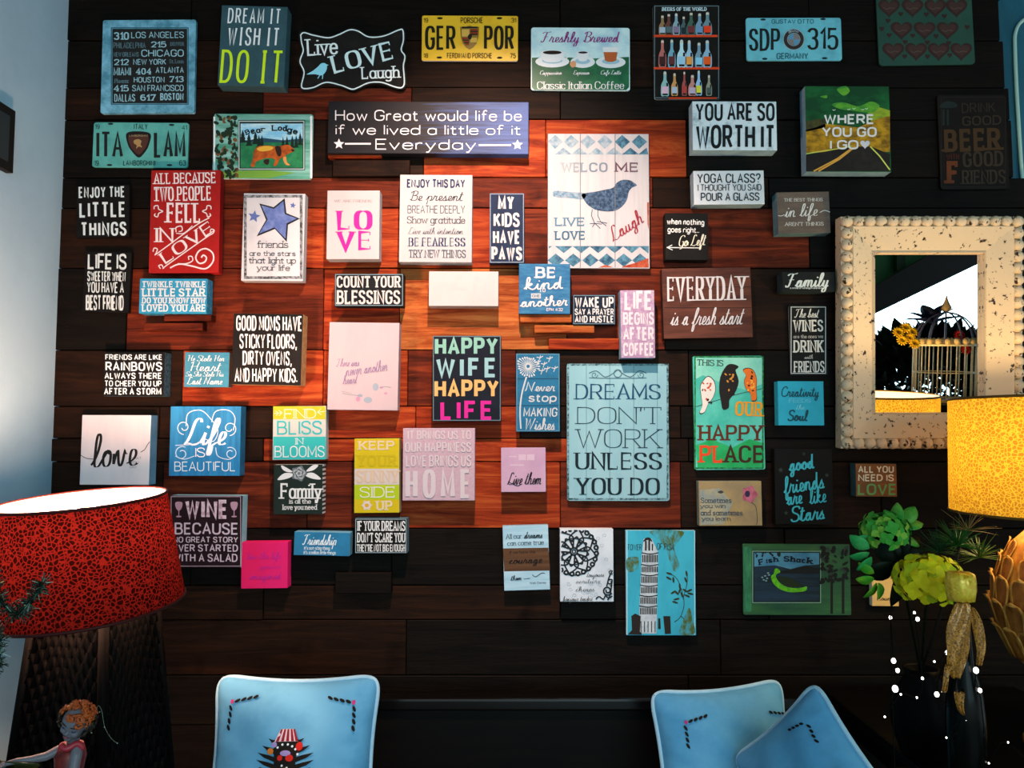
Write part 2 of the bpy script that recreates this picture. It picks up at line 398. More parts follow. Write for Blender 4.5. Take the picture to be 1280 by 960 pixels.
def text_polys(s, x0, x1, yt, yb, w=0.14, con=1.0, serif=0.0, joined=False, slant=0.0, gap=0.12, rot=0.0, arc=0.0):
    """polygons (x right, y down) of a line of lettering that fills x0..x1 and whose capitals reach from yb up to yt"""
    H = yb - yt
    n = len(s)
    Wd = x1 - x0
    tv = w * H
    th = min(tv * con, 0.19 * H)
    if not joined:
        tv = min(tv, (0.4 if n < 2 else 0.34 if n < 5 else 0.295) * Wd / n)
        if con > 0.9:
            th = min(th, tv * 1.25)
    else:
        tv = min(tv, 0.24 * Wd / n)
        th = min(th, tv)
    polys = []
    lay, nat, fixed, pen = [], 0.0, 0.0, 0
    for i, ch in enumerate(s):
        if ch == ' ':
            lay.append((None, 2.4 if not joined else 3.0)); nat += lay[-1][1]
            continue
        st, gw, adv = glyph(ch, joined)
        if joined and adv:
            lay.append((st, adv)); nat += adv
        else:
            a = gw + (0.3 if joined else 0)
            lay.append((st, a)); nat += a
            fixed += 0 if joined else tv
    g = 0 if joined else gap * Wd / max(1, n)
    sl = slant * H
    kx = max(0.02 * H, (Wd - fixed - g * (n - 1) - sl)) / max(nat, 0.5)
    if joined:
        kx = (Wd - sl - tv) / nat
    x = x0 + (tv / 2 if joined else 0)
    ky = (H - th) / 10
    base = yb - th / 2
    for st, a in lay:
        if st is None:
            x += a * kx + g
            continue
        ox = x + (0 if joined else tv / 2)
        for q in st:
            pts = [(ox + p[0] * kx + p[1] / 10 * sl, base - p[1] * ky) for p in q]
            polys += ribbon(pts, tv, th)
            if serif and not joined:
                for e, f in ((0, 1), (-1, -2)):
                    ex, ey = pts[e]
                    dx, dy = ex - pts[f][0], ey - pts[f][1]
                    d = math.hypot(dx, dy) or 1
                    hs = serif * H
                    tk = max(min(th, tv) * 0.7, 0.045 * H) / 2
                    if abs(dy) > 0.5 * d and (abs(q[e][1]) < .4 or abs(q[e][1] - 10) < .4 or abs(q[e][1] - 6.4) < .2 or abs(q[e][1] + 3) < .3):
                        hw = tv / 2 + hs * 0.5
                        yy = ey - tk * (1 if dy > 0 else -1) * (0 if th >= tv * .9 else 0)
                        polys.append([Vector((ex - hw, yy - tk)), Vector((ex + hw, yy - tk)), Vector((ex + hw, yy + tk)), Vector((ex - hw, yy + tk))])
                    elif abs(dx) > 0.8 * d and len(q) < 8:
                        sg = 1 if q[e][1] < 5 else -1
                        hs = min(hs, .13 * H)
                        if abs(q[e][1] - 5) < 1:
                            polys.append([Vector((ex - tk, ey - hs * .6)), Vector((ex + tk, ey - hs * .6)), Vector((ex + tk, ey + hs * .6)), Vector((ex - tk, ey + hs * .6))])
                        else:
                            polys.append([Vector((ex - tk, ey - (hs * 1.3 if sg > 0 else th / 2))), Vector((ex + tk, ey - (hs * 1.3 if sg > 0 else th / 2))),
                                          Vector((ex + tk, ey + (hs * 1.3 if sg < 0 else th / 2))), Vector((ex - tk, ey + (hs * 1.3 if sg < 0 else th / 2)))])
        x += a * kx + (0 if joined else tv + g)
    cx, cy = (x0 + x1) / 2, (yt + yb) / 2
    polys = [[v.copy() for v in p] for p in polys]
    if arc:
        for p in polys:
            for v in p:
                u = (v.x - cx) / (Wd / 2)
                v.y += arc * u * u
    if rot:
        c, s_ = math.cos(R(-rot)), math.sin(R(-rot))
        for p in polys:
            for v in p:
                dx, dy = v.x - cx, v.y - cy
                v.x, v.y = cx + dx * c - dy * s_, cy + dx * s_ + dy * c
    return polys
# ---------------------------------------------------------------- flat shapes (x right, y down, in the units of a crop of the photograph)
ORG = {'A': (60, 0), 'B': (360, 0), 'C': (650, 0), 'D': (940, 0), 'E': (60, 200), 'F': (360, 200), 'G': (650, 200), 'H': (940, 200),
       'I': (60, 400), 'J': (360, 400), 'K': (650, 400), 'L': (940, 400), 'Z': (0, 580), 'N': (300, 600), 'O': (600, 600), 'P': (940, 560)}
ZS = 340 / 1280

def rect(x0, y0, x1, y1):
    return [[Vector(p) for p in ((x0, y0), (x1, y0), (x1, y1), (x0, y1))]]
def frame(x0, y0, x1, y1, w):
    return rect(x0, y0, x1, y0 + w) + rect(x0, y1 - w, x1, y1) + rect(x0, y0 + w, x0 + w, y1 - w) + rect(x1 - w, y0 + w, x1, y1 - w)
def ell(cx, cy, rx, ry=None, n=20, a=0.0):
    ry = rx if ry is None else ry
    out = []
    for k in range(n):
        t = 2 * math.pi * k / n
        x, y = rx * math.cos(t), ry * math.sin(t)
        out.append(Vector((cx + x * math.cos(a) - y * math.sin(a), cy + x * math.sin(a) + y * math.cos(a))))
    return [out]
def ring(cx, cy, r, w, n=28, ry=None):
    ry = r if ry is None else ry
    return ribbon([(cx + r * math.cos(2 * math.pi * k / n), cy + ry * math.sin(2 * math.pi * k / n)) for k in range(n + 1)], w, w)
def poly(*p):
    return [[Vector(q) for q in p]]
def blob(*p, n=5):
    return [[Vector((v.x, v.y)) for v in catmull([(a, b, 0) for a, b in p], n, True)]]
def line(pts, w, w2=None, curve=True, n=6):
    P = [(v.x, v.y) for v in catmull([(a, b, 0) for a, b in pts], n)] if curve else pts
    return ribbon(P, w, w if w2 is None else w2)
def star(cx, cy, r, r2=None, n=5, a=-90.0):
    r2 = r * 0.45 if r2 is None else r2
    return [[Vector((cx + (r if k % 2 == 0 else r2) * math.cos(R(a + 180 * k / n)), cy + (r if k % 2 == 0 else r2) * math.sin(R(a + 180 * k / n)))) for k in range(2 * n)]]
def heart(cx, cy, w, h):
    out = []
    for k in range(24):
        t = 2 * math.pi * k / 24
        out.append(Vector((cx + w / 32 * 16 * math.sin(t) ** 3,
                           cy - h / 29 * (13 * math.cos(t) - 5 * math.cos(2 * t) - 2 * math.cos(3 * t) - math.cos(4 * t) + 2.5))))
    return [out]
def spiral(cx, cy, r0, r1, turns, a0, w, sgn=1, n=40):
    return ribbon([(cx + (r0 + (r1 - r0) * k / n) * math.cos(R(a0) + sgn * turns * 2 * math.pi * k / n),
                    cy + (r0 + (r1 - r0) * k / n) * math.sin(R(a0) + sgn * turns * 2 * math.pi * k / n)) for k in range(n + 1)], w, w)

YW = -0.0125          # front of the proudest planks
G_BOX, G_TIN, G_PLATE = 'box signs on the plank wall', 'tin signs on the plank wall', 'number plates on the plank wall'
STYLE = {  # pen contrast, serif length, joined, slant
    'sans': (0.9, 0, False, 0), 'thin': (1, 0, False, 0), 'cond': (0.75, 0, False, 0), 'serif': (0.32, 0.24, False, 0), 'slab': (0.75, 0.24, False, 0),
    'type': (1.0, 0.22, False, 0), 'script': (0.3, 0, True, 0.25), 'brush': (0.8, 0, True, 0.12), 'hand': (0.95, 0, False, 0.06), 'mono': (0.45, 0, True, 0.18)}

class Sign:
    def __init__(s, name, label, cat, org, bx, rot=0.0, depth=0.04, face=None, edge=None, group=G_BOX, bev=0.0015, mats=None, outline=None, corner=0.0, bows=0):
        s.org = ORG[org] if isinstance(org, str) else org
        s.zs = ZS if isinstance(org, str) else 1.0
        s.depth, s.rot = depth, rot
        s.Y = YW - depth
        x0, y0, x1, y1 = bx
        c = s.world((x0 + x1) / 2, (y0 + y1) / 2)
        w = (s.world(x1, (y0 + y1) / 2) - s.world(x0, (y0 + y1) / 2)).length
        h = (s.world((x0 + x1) / 2, y0) - s.world((x0 + x1) / 2, y1)).length
        s.w, s.h = w, h
        s.root = thing(name, label, cat, (c.x, YW, c.z), (0, -R(rot), 0), group)
        s.inv = Matrix.Rotation(R(rot), 4, 'Y') @ Matrix.Translation((-c.x, -YW, -c.z))
        s.acc = {}
        if face is None:
            return
        if outline or corner:
            if outline:
                pts = [s.loc(p.x, p.y) for p in outline]
            else:
                pts = []
                r = corner
                for sx, sz, a0 in ((1, 1, 0), (-1, 1, 90), (-1, -1, 180), (1, -1, 270)):
                    for k in range(5):
                        a = R(a0 + 22.5 * k)
                        pts.append(Vector((sx * (w / 2 - r) + r * math.cos(a), 0, sz * (h / 2 - r) + r * math.sin(a))))
            bm = bmesh.new()
            a = [bm.verts.new((p.x, -depth, p.z)) for p in pts]
            b = [bm.verts.new((p.x, 0, p.z)) for p in pts]
            f = bm.faces.new(a)
            bm.faces.new(b[::-1])
            n = len(a)
            for k in range(n):
                bm.faces.new((a[k], b[k], b[(k + 1) % n], a[(k + 1) % n]))
            bmesh.ops.recalc_face_normals(bm, faces=list(bm.faces))
        else:
            bm = box(-w / 2, w / 2, -depth, 0, -h / 2, h / 2, min(bev, depth * .3), 2)
            bm.normal_update()
        for f in bm.faces:
            f.material_index = 0 if f.normal.y < -0.75 else 1
        s.board = obj('board' if cat == 'sign' else 'plate', bm, [face, edge or face], s.root)

    def world(s, zx, zy):
        return at(s.org[0] + zx * s.zs, s.org[1] + zy * s.zs, s.Y)

    def loc(s, zx, zy):
        return s.inv @ s.world(zx, zy)

    def add(s, part, mat, polys, lift=1):
        k = (part, mat)
        s.acc.setdefault(k, []).extend((lift, p) for p in polys)
        return s

    def t(s, txt, x0, x1, yt, yb, style='sans', w=0.15, col='#e8e8e8', rot=None, arc=0.0, slant=None, con=None, lift=3, part='lettering', gap=0.12, serif=None):
        c, sf, j, sl = STYLE[style]
        m = paint(col, 0.55, 0.15) if isinstance(col, str) else col
        p = text_polys(txt, x0, x1, yt, yb, w, c if con is None else con, sf if serif is None else serif, j, sl if slant is None else slant, gap, s.rot * 0.6 if rot is None else rot, arc)
        return s.add(part, m, p, lift)

    def done(s):
        for (part, mat), items in s.acc.items():
            bm = bmesh.new()
            for i_, (lift, p) in enumerate(items):
                vs = []
                for v in p:
                    q = s.loc(v.x, v.y)
                    vs.append(bm.verts.new((q.x, -s.depth - 0.00025 * lift - 2e-6 * i_, q.z)))
                if len(vs) > 2:
                    f = bm.faces.new(vs)
            bm.normal_update()
            for f in bm.faces:
                if f.normal.y > 0:
                    f.normal_flip()
            obj(part, bm, [mat], s.root)
        return s.root
# ---------------------------------------------------------------- the plank wall
def wood(h, h2, h3, name):
    m = bpy.data.materials.new(name)
    m.use_nodes = True
    nt = m.node_tree
    b = nt.nodes['Principled BSDF']
    b.inputs['Roughness'].default_value = 0.55
    b.inputs['Specular IOR Level'].default_value = 0.06
    tc = nt.nodes.new('ShaderNodeTexCoord')
    mp = nt.nodes.new('ShaderNodeMapping')
    mp.inputs['Scale'].default_value = (2.2, 9, 30)
    n1 = nt.nodes.new('ShaderNodeTexNoise')
    n1.inputs['Scale'].default_value = 1.0
    n1.inputs['Detail'].default_value = 9
    n1.inputs['Roughness'].default_value = 0.7
    n1.inputs['Distortion'].default_value = 1.6
    n2 = nt.nodes.new('ShaderNodeTexNoise')
    n2.inputs['Scale'].default_value = 7.0
    n2.inputs['Detail'].default_value = 5
    r = nt.nodes.new('ShaderNodeValToRGB')
    r.color_ramp.elements[0].position = 0.34
    r.color_ramp.elements[1].position = 0.68
    r.color_ramp.elements[0].color = lin(h)
    r.color_ramp.elements[1].color = lin(h3)
    e = r.color_ramp.elements.new(0.5)
    e.color = lin(h2)
    mx = nt.nodes.new('ShaderNodeMix'); mx.data_type = 'RGBA'; mx.blend_type = 'MULTIPLY'
    r2 = nt.nodes.new('ShaderNodeValToRGB')
    r2.color_ramp.elements[0].position = 0.28
    r2.color_ramp.elements[0].color = (0.25, 0.2, 0.18, 1)
    r2.color_ramp.elements[1].position = 0.42
    r2.color_ramp.elements[1].color = (1, 1, 1, 1)
    at_ = nt.nodes.new('ShaderNodeVertexColor'); at_.layer_name = 'plank'
    ad = nt.nodes.new('ShaderNodeVectorMath'); ad.operation = 'ADD'
    sc_ = nt.nodes.new('ShaderNodeVectorMath'); sc_.operation = 'SCALE'; sc_.inputs['Scale'].default_value = 40
    nt.links.new(at_.outputs['Color'], sc_.inputs[0])
    nt.links.new(tc.outputs['Object'], mp.inputs[0])
    nt.links.new(mp.outputs[0], ad.inputs[0])
    nt.links.new(sc_.outputs[0], ad.inputs[1])
    nt.links.new(ad.outputs[0], n1.inputs['Vector'])
    nt.links.new(tc.outputs['Object'], n2.inputs['Vector'])
    nt.links.new(n1.outputs['Fac'], r.inputs[0])
    nt.links.new(n2.outputs['Fac'], r2.inputs[0])
    nt.links.new(r.outputs[0], mx.inputs[6])
    nt.links.new(r2.outputs[0], mx.inputs[7])
    mx.inputs[0].default_value = 0.8
    nt.links.new(mx.outputs[2], b.inputs['Base Color'])
    bp = nt.nodes.new('ShaderNodeBump')
    bp.inputs['Strength'].default_value = 0.5
    bp.inputs['Distance'].default_value = 0.004
    nt.links.new(n1.outputs['Fac'], bp.inputs['Height'])
    nt.links.new(bp.outputs[0], b.inputs['Normal'])
    return m

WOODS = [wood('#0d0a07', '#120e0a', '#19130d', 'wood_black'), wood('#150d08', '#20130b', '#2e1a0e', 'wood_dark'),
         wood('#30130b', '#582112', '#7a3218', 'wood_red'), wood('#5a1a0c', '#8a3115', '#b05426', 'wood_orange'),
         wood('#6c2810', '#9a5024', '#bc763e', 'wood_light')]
# rows: top, bottom (photo y), then planks as (end x, tone)
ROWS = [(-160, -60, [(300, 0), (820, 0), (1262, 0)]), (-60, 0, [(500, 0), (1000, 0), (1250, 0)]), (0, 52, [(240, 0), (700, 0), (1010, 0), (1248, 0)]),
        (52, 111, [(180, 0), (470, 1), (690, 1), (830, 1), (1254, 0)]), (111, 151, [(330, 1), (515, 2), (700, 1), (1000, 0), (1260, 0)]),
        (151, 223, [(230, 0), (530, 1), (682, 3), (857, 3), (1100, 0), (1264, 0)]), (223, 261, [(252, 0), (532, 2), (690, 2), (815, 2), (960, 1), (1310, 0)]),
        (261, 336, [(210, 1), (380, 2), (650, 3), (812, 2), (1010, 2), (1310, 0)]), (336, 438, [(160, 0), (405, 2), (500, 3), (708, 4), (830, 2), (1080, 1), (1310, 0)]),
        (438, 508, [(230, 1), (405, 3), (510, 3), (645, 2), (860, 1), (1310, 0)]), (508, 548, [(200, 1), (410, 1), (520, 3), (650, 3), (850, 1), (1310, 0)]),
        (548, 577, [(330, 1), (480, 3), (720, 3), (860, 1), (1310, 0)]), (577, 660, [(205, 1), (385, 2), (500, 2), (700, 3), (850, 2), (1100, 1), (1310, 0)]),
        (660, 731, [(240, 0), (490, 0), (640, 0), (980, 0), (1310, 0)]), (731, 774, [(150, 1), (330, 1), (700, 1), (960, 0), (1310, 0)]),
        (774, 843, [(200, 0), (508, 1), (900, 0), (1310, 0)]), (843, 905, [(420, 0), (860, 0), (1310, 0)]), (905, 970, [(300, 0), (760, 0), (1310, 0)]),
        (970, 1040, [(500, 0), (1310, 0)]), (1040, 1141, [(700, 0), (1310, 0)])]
bm = bmesh.new()
vc = bm.loops.layers.color.new('plank')
rnd = random.Random(3)
XR_ = at(1248, 120, 0).x
def plank(x0, x1, z0, z1, y0, y1, tone):
    g = rnd.random(), rnd.random(), rnd.random(), 1
    nv = len(bm.verts)
    vs, fs = bm_box(bm, x0, x1, y0, y1, z0, z1, tone)
    for f in fs:
        for l in f.loops:
            l[vc] = g
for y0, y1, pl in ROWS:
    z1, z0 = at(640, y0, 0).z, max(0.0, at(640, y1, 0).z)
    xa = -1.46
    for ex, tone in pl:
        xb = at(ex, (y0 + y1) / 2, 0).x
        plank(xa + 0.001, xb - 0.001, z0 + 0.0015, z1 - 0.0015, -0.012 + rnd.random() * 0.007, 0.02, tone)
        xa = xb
# offcuts nailed proud of the wall
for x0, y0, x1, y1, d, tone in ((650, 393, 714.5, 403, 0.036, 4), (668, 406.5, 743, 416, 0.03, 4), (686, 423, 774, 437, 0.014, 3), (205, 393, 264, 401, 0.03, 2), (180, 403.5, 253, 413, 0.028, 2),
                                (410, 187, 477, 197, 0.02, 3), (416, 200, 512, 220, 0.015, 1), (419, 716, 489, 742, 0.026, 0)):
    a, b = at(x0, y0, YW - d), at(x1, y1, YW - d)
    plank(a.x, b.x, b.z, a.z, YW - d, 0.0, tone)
v_, f_ = bm_box(bm, -1.46, XR_ - 0.02, 0.019, 0.03, 0, 3.3, 0)
wb = struct('wall_back', bm, WOODS)
bv = wb.modifiers.new('bevel', 'BEVEL'); bv.width = 0.0016; bv.segments = 1

# ---------------------------------------------------------------- rest of the room
plaster = worn('#a6cbdd', '#9cc2d6', 0.4, (3, 3, 3), 0.7, 0.1)
XLW = at(77, 300, 0).x
# left wall stands square to the plank wall
struct('wall_left', box(XLW - 0.1, XLW, -5.2, 0.02, 0, 3.4), [plaster])
struct('floor', box(-1.7, 4.0, -5.2, 0.15, -0.1, 0), [worn('#3a2c22', '#4a382a', 0.5, (3, 20, 3), 0.4, 0.3)])
struct('ceiling', box(XLW - 0.1, 4.0, -4.2, 0.15, 3.3, 3.4), [worn('#4a3a2c', '#5a4636', 0.5, (3, 20, 3), 0.7, 0.1)])
# painted blue wall end to the right of the planks
XR = at(1262, 120, 0).x
teal = worn('#1f5263', '#2a6678', 0.5, (6, 6, 2), 0.35, 0.4)
struct('wall_right', box(1.5, 4.0, 0.03, 0.13, 0, 3.4), [teal])
bm = bmesh.new()
a, b = at(1270, 10, 0.02), at(1282, 236, 0.02)
pts = [at(px, py, 0.022) for px, py in ((1300, 12), (1284, 22), (1274, 30), (1269, 42), (1268.5, 60), (1271, 120), (1276, 200), (1279, 236))]
bm_tube(bm, catmull(pts, 4), 0.006, 6)
struct('trim_1', bm, [paint('#a9cfc2', 0.3, 0.5)])

pf = thing('picture_frame', 'dark picture frame on the pale left wall, cut by the left edge', 'picture frame', (XLW, -0.43, 2.32))
obj('frame', box(0, 0.02, -0.155, 0.155, -0.09, 0.09, 0.003), [paint('#15120f')], pf)
obj('picture', box(0.0195, 0.021, -0.13, 0.13, -0.065, 0.065), [paint('#2a3438')], pf)
# ================================================================ the signs on the wall
WOODEDGE = worn('#9a7446', '#b78f5c', 0.5, (8, 60, 60))
WHITEEDGE = worn('#c3cfd6', '#aebcc6', 0.4, (20, 20, 20))
BLUEEDGE = worn('#8fb6cc', '#7ba2ba', 0.4, (20, 20, 20))
DARKEDGE = worn('#1c1b1a', '#2a2826', 0.4, (30, 30, 30))
def dk(h='#131211', h2='#1a1816'):
    return worn(h, h2, 0.3, (20, 20, 20), 0.6, 0.1)

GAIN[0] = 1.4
# ---- top row
s = Sign('metal_sign', 'dark city and area code sign in a galvanised blue grey frame', 'sign', 'A', (253, 93, 692, 531), 0.4, 0.012, worn('#6fa9be', '#41788c', 0.5, (30, 30, 30), 0.4, 0.4), group=G_TIN, corner=0.006)
s.add('panel', paint('#1d1c1a', 0.5), rect(303, 136, 655, 486), 1).add('panel_border', paint('#2a5663'), frame(296, 129, 662, 493, 5), 1)
c, d = '#86aeb8', '#4d6a72'
for t, a, b, y0, y1, st, w, cc in (('310', 310, 382, 152, 188, 'slab', .2, c), ('LOS ANGELES', 392, 640, 150, 180, 'sans', .13, c), ('PHILADELPHIA', 308, 460, 200, 228, 'cond', .12, d),
        ('215', 486, 558, 196, 224, 'slab', .2, c), ('DENVER', 576, 640, 199, 216, 'slab', .16, d), ('NEW ORLEANS', 310, 428, 246, 268, 'sans', .14, d), ('CHICAGO', 440, 640, 234, 268, 'sans', .14, c),
        ('212', 312, 382, 279, 308, 'slab', .2, c), ('NEW YORK', 402, 557, 279, 306, 'sans', .14, c), ('St. Louis', 572, 640, 280, 299, 'slab', .14, d), ('MIAMI', 310, 392, 318, 357, 'cond', .13, c),
        ('404', 414, 488, 322, 352, 'slab', .2, c), ('ATLANTA', 508, 640, 317, 345, 'sans', .14, c), ('Phoenix', 314, 380, 372, 392, 'slab', .16, d), ('HOUSTON', 405, 550, 363, 390, 'sans', .14, c),
        ('713', 572, 640, 360, 388, 'slab', .2, c), ('415', 310, 382, 402, 432, 'slab', .2, c), ('SAN FRANCISCO', 398, 640, 401, 431, 'sans', .13, c), ('DALLAS', 314, 412, 444, 480, 'cond', .13, c),
        ('617', 436, 510, 446, 476, 'slab', .22, c), ('BOSTON', 530, 640, 440, 474, 'sans', .18, c)):
    s.t(t, a, b, y0, y1, st, w, cc)
s.done()

s = Sign('box_sign', 'dark teal box sign reading DREAM IT WISH IT in white and DO IT in lime', 'sign', 'A', (808, 28, 1119, 404), -1.6, 0.045, worn('#2c474e', '#33525a', 0.4, (15, 15, 15)))
for t, a, b, y0, y1, c, w in (('DREAM ÍT', 845, 1098, 40, 112, '#cfe0de', .1), ('WÍSH ÍT', 845, 1092, 130, 216, '#cfe0de', .1), ('DO ÍT', 808, 1110, 236, 393, '#b4d51e', .085)):
    s.t(t, a, b, y0, y1, 'hand', w, c, gap=.3, serif=.0)
s.done()

s = Sign('shaped_sign', 'black scalloped board reading Live LOVE Laugh with a small blue bird', 'sign', 'B', (52, 138, 553, 422), 0.5, 0.012, dk('#171615', '#22201e'), group=G_BOX,
         outline=[Vector((v.x, v.y)) for v in catmull([(a, b, 0) for a, b in ((50, 160), (72, 146), (120, 158), (190, 170), (240, 155), (292, 131), (332, 138), (380, 165), (450, 161), (520, 133), (548, 135), (551, 190), (542, 235), (560, 265), (552, 310), (556, 350), (557, 400), (537, 421), (500, 416), (440, 397), (380, 398), (330, 421), (300, 428), (250, 411), (180, 397), (120, 421), (70, 427), (54, 404), (66, 340), (46, 290), (62, 240), (54, 200))], 4, True)])
s.add('border', paint('#c4d4d6'), line([(60, 165), (76, 154), (120, 166), (190, 178), (240, 163), (290, 141), (330, 147), (380, 174), (450, 170), (520, 142), (540, 143), (543, 190), (533, 235), (550, 265), (543, 310), (546, 350), (547, 395), (533, 413), (500, 408), (440, 388), (380, 390), (330, 412), (300, 420), (250, 402), (180, 388), (120, 412), (75, 417), (64, 400), (76, 340), (57, 290), (72, 240), (64, 200), (60, 165)], 6), 2)
s.t('Live', 88, 235, 180, 260, 'slab', .13, '#c9dce2', rot=3).t('LOVE', 200, 496, 228, 312, 'serif', .2, '#bcd6e0', rot=14, con=.4).t('Laugh', 345, 525, 312, 370, 'slab', .14, '#c9dce2', rot=2)
s.add('bird_print', paint('#7fc4d8'), blob((88, 350), (115, 335), (140, 315), (158, 298), (178, 300), (184, 318), (176, 340), (158, 355), (130, 350), (108, 350)) + poly((178, 302), (192, 306), (180, 312)), 2)
s.add('bird_print', paint('#7fc4d8'), line([(150, 354), (140, 370)], 4) + line([(164, 352), (162, 372)], 4), 2)
s.done()

def slots(s, pts, col='#20180f'):
    s.add('bolt_slot', paint(col), sum((ell(x, y, 13, 5) for x, y in pts), []), 2)
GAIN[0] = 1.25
s = Sign('license_plate', 'yellow number plate with a gold and red crest between GER and POR', 'number plate', 'B', (630, 74, 1082, 286), -0.3, 0.006, worn('#eab225', '#d39413', 0.25, (12, 12, 12), .4, .4), paint('#c8ced0', .4, .4), G_PLATE, corner=0.006)
bk = '#211c14'
s.t('GER', 645, 790, 122, 235, 'cond', .13, bk).t('POR', 922, 1064, 122, 235, 'cond', .13, bk).t('PORSCHE', 812, 918, 82, 110, 'thin', .13, '#4a3410').t('FERDINAND PORSCHE', 748, 960, 250, 275, 'thin', .13, '#4a3410')
for t, a, b, y0, y1 in (('19', 638, 660, 86, 108), ('31', 1050, 1074, 86, 108), ('18', 638, 660, 252, 273), ('75', 1045, 1072, 252, 275)):
    s.t(t, a, b, y0, y1, 'thin', .13, '#4a3410')
shield = [(810, 126), (832, 128), (855, 120), (878, 128), (900, 126), (897, 175), (888, 205), (872, 224), (855, 234), (838, 224), (822, 205), (813, 175)]
s.add('crest', paint('#8a6a2a', .3, .5), poly(*shield), 2)
s.add('crest_field', paint('#c8a24a'), rect(818, 138, 853, 172) + rect(858, 178, 890, 200) + rect(826, 180, 852, 186), 3)
s.add('crest_stripe', paint('#8c2418'), rect(858, 138, 893, 145) + rect(858, 152, 893, 159) + rect(820, 178, 852, 185) + rect(826, 194, 852, 200) + rect(836, 208, 852, 213), 4)
s.add('crest_stripe_dark', paint('#241d16'), rect(858, 146, 893, 151) + rect(858, 160, 893, 166) + rect(822, 186, 852, 192) + rect(830, 201, 852, 206) + rect(818, 126, 893, 134) + blob((846, 172), (856, 160), (866, 168), (860, 186), (850, 184)), 4)
slots(s, [(715, 86), (995, 86), (712, 271), (996, 272)])
s.done()

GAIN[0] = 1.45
s = Sign('tin_sign', 'green and pale blue tin coffee sign with three painted cups', 'sign', 'C', (52, 130, 517, 426), -0.3, 0.006, worn('#b9d3de', '#8fb3c2', 0.35, (14, 14, 14), .4, .4), paint('#8aa2a8', .4, .4), G_TIN, corner=0.008)
s.add('green_ground', worn('#1c5236', '#2c7a4a', 0.4, (9, 9, 9), .4, .3), poly((56, 272), (180, 268), (330, 276), (513, 268), (513, 410), (500, 424), (68, 424), (56, 412)), 1)
s.t('Freshly Brewed', 95, 478, 150, 200, 'script', .11, '#7c1f66', rot=0)
for cx, cy, r in ((152, 290, 80), (295, 292, 58), (427, 293, 70)):
    s.add('saucer_print', paint('#cfe2ea'), ell(cx, cy, r, 28), 2).add('saucer_shade', paint('#8fb0bd'), ell(cx, cy - 4, r * .6, 14), 3)
s.add('cup_print', paint('#dfeef4'), blob((98, 245), (152, 236), (206, 245), (200, 275), (180, 292), (124, 292), (104, 275)) + blob((268, 246), (296, 242), (324, 246), (318, 276), (308, 288), (282, 288), (272, 276)), 4)
s.add('cup_print', paint('#dfeef4'), ring(212, 262, 14, 5) + ring(326, 262, 10, 4), 4)
s.add('coffee_print', paint('#23150f'), ell(152, 248, 44, 9) + ell(296, 248, 22, 5), 5)
s.add('latte_print', paint('#a8552a'), poly((392, 240), (460, 240), (452, 285), (436, 292), (414, 292), (400, 285)), 4).add('foam_print', paint('#efe2d0'), poly((388, 222), (464, 222), (461, 246), (392, 246)), 5)
s.add('sugar_print', paint('#c08a62'), blob((234, 300), (248, 288), (262, 292), (262, 312), (244, 318)), 5)
for t, a, b in (('Cappuccino', 92, 200), ('Espresso', 250, 330), ('Cafe Latte', 378, 480)):
    s.t(t, a, b, 332, 352, 'script', .13, '#e2ece6', rot=0)
s.t('Classic Italian Coffee', 80, 490, 384, 420, 'serif', .12, '#e6eeea', rot=0, con=.5)
s.done()

s = Sign('tin_sign', 'black tin sign of beer bottles lined up on three red shelves', 'sign', 'C', (628, 22, 940, 466), 0.3, 0.006, dk('#151311', '#1c1916'), paint('#6f8088', .4, .4), G_TIN, corner=0.008)
s.add('edge_line', paint('#5f737a'), frame(632, 27, 936, 462, 3), 1)
s.t('BEERS OF THE WORLD', 668, 878, 35, 52, 'slab', .2, '#b8cdd6', rot=0)
s.add('shelf_print', paint('#c23a16'), rect(630, 164, 930, 175) + rect(630, 316, 938, 327) + rect(700, 458, 926, 466), 2)
bt = [(670, 75, 164, 16, '#8a6a4a', '#9aa8b8'), (700, 68, 164, 16, '#5f3a30', '#4c5f62'), (735, 66, 164, 16, '#7a98a4', '#7a6a84'), (770, 80, 164, 14, '#44595c', '#1d2a2c'), (805, 62, 164, 18, '#3c5a4c', '#6a2c30'), (845, 66, 164, 18, '#6a8aa0', '#5f86a8'), (882, 60, 164, 20, '#5f7f88', '#d23a1a'),
      (670, 192, 316, 17, '#a8605a', '#3a1e1e'), (714, 190, 316, 17, '#6a98ac', '#5a2a2a'), (760, 192, 316, 20, '#a8c8dc', '#8fb8d8'), (796, 194, 316, 17, '#8fb0c4', '#d08a40'), (842, 204, 316, 18, '#6c8a9c', '#7ab8d0'), (881, 194, 316, 20, '#7ea2b8', '#d8521c'),
      (682, 340, 452, 18, '#7fa8a4', '#d0a8b8'), (727, 348, 450, 15, '#c08a50', '#a8b4c0'), (773, 340, 450, 11, '#9a4a44', '#b23a34'), (811, 356, 450, 18, '#b87a70', '#b8a0b0'), (841, 336, 448, 14, '#8fb4d4', '#d0c83a'), (889, 356, 450, 13, '#8a8a72', '#4a5250')]
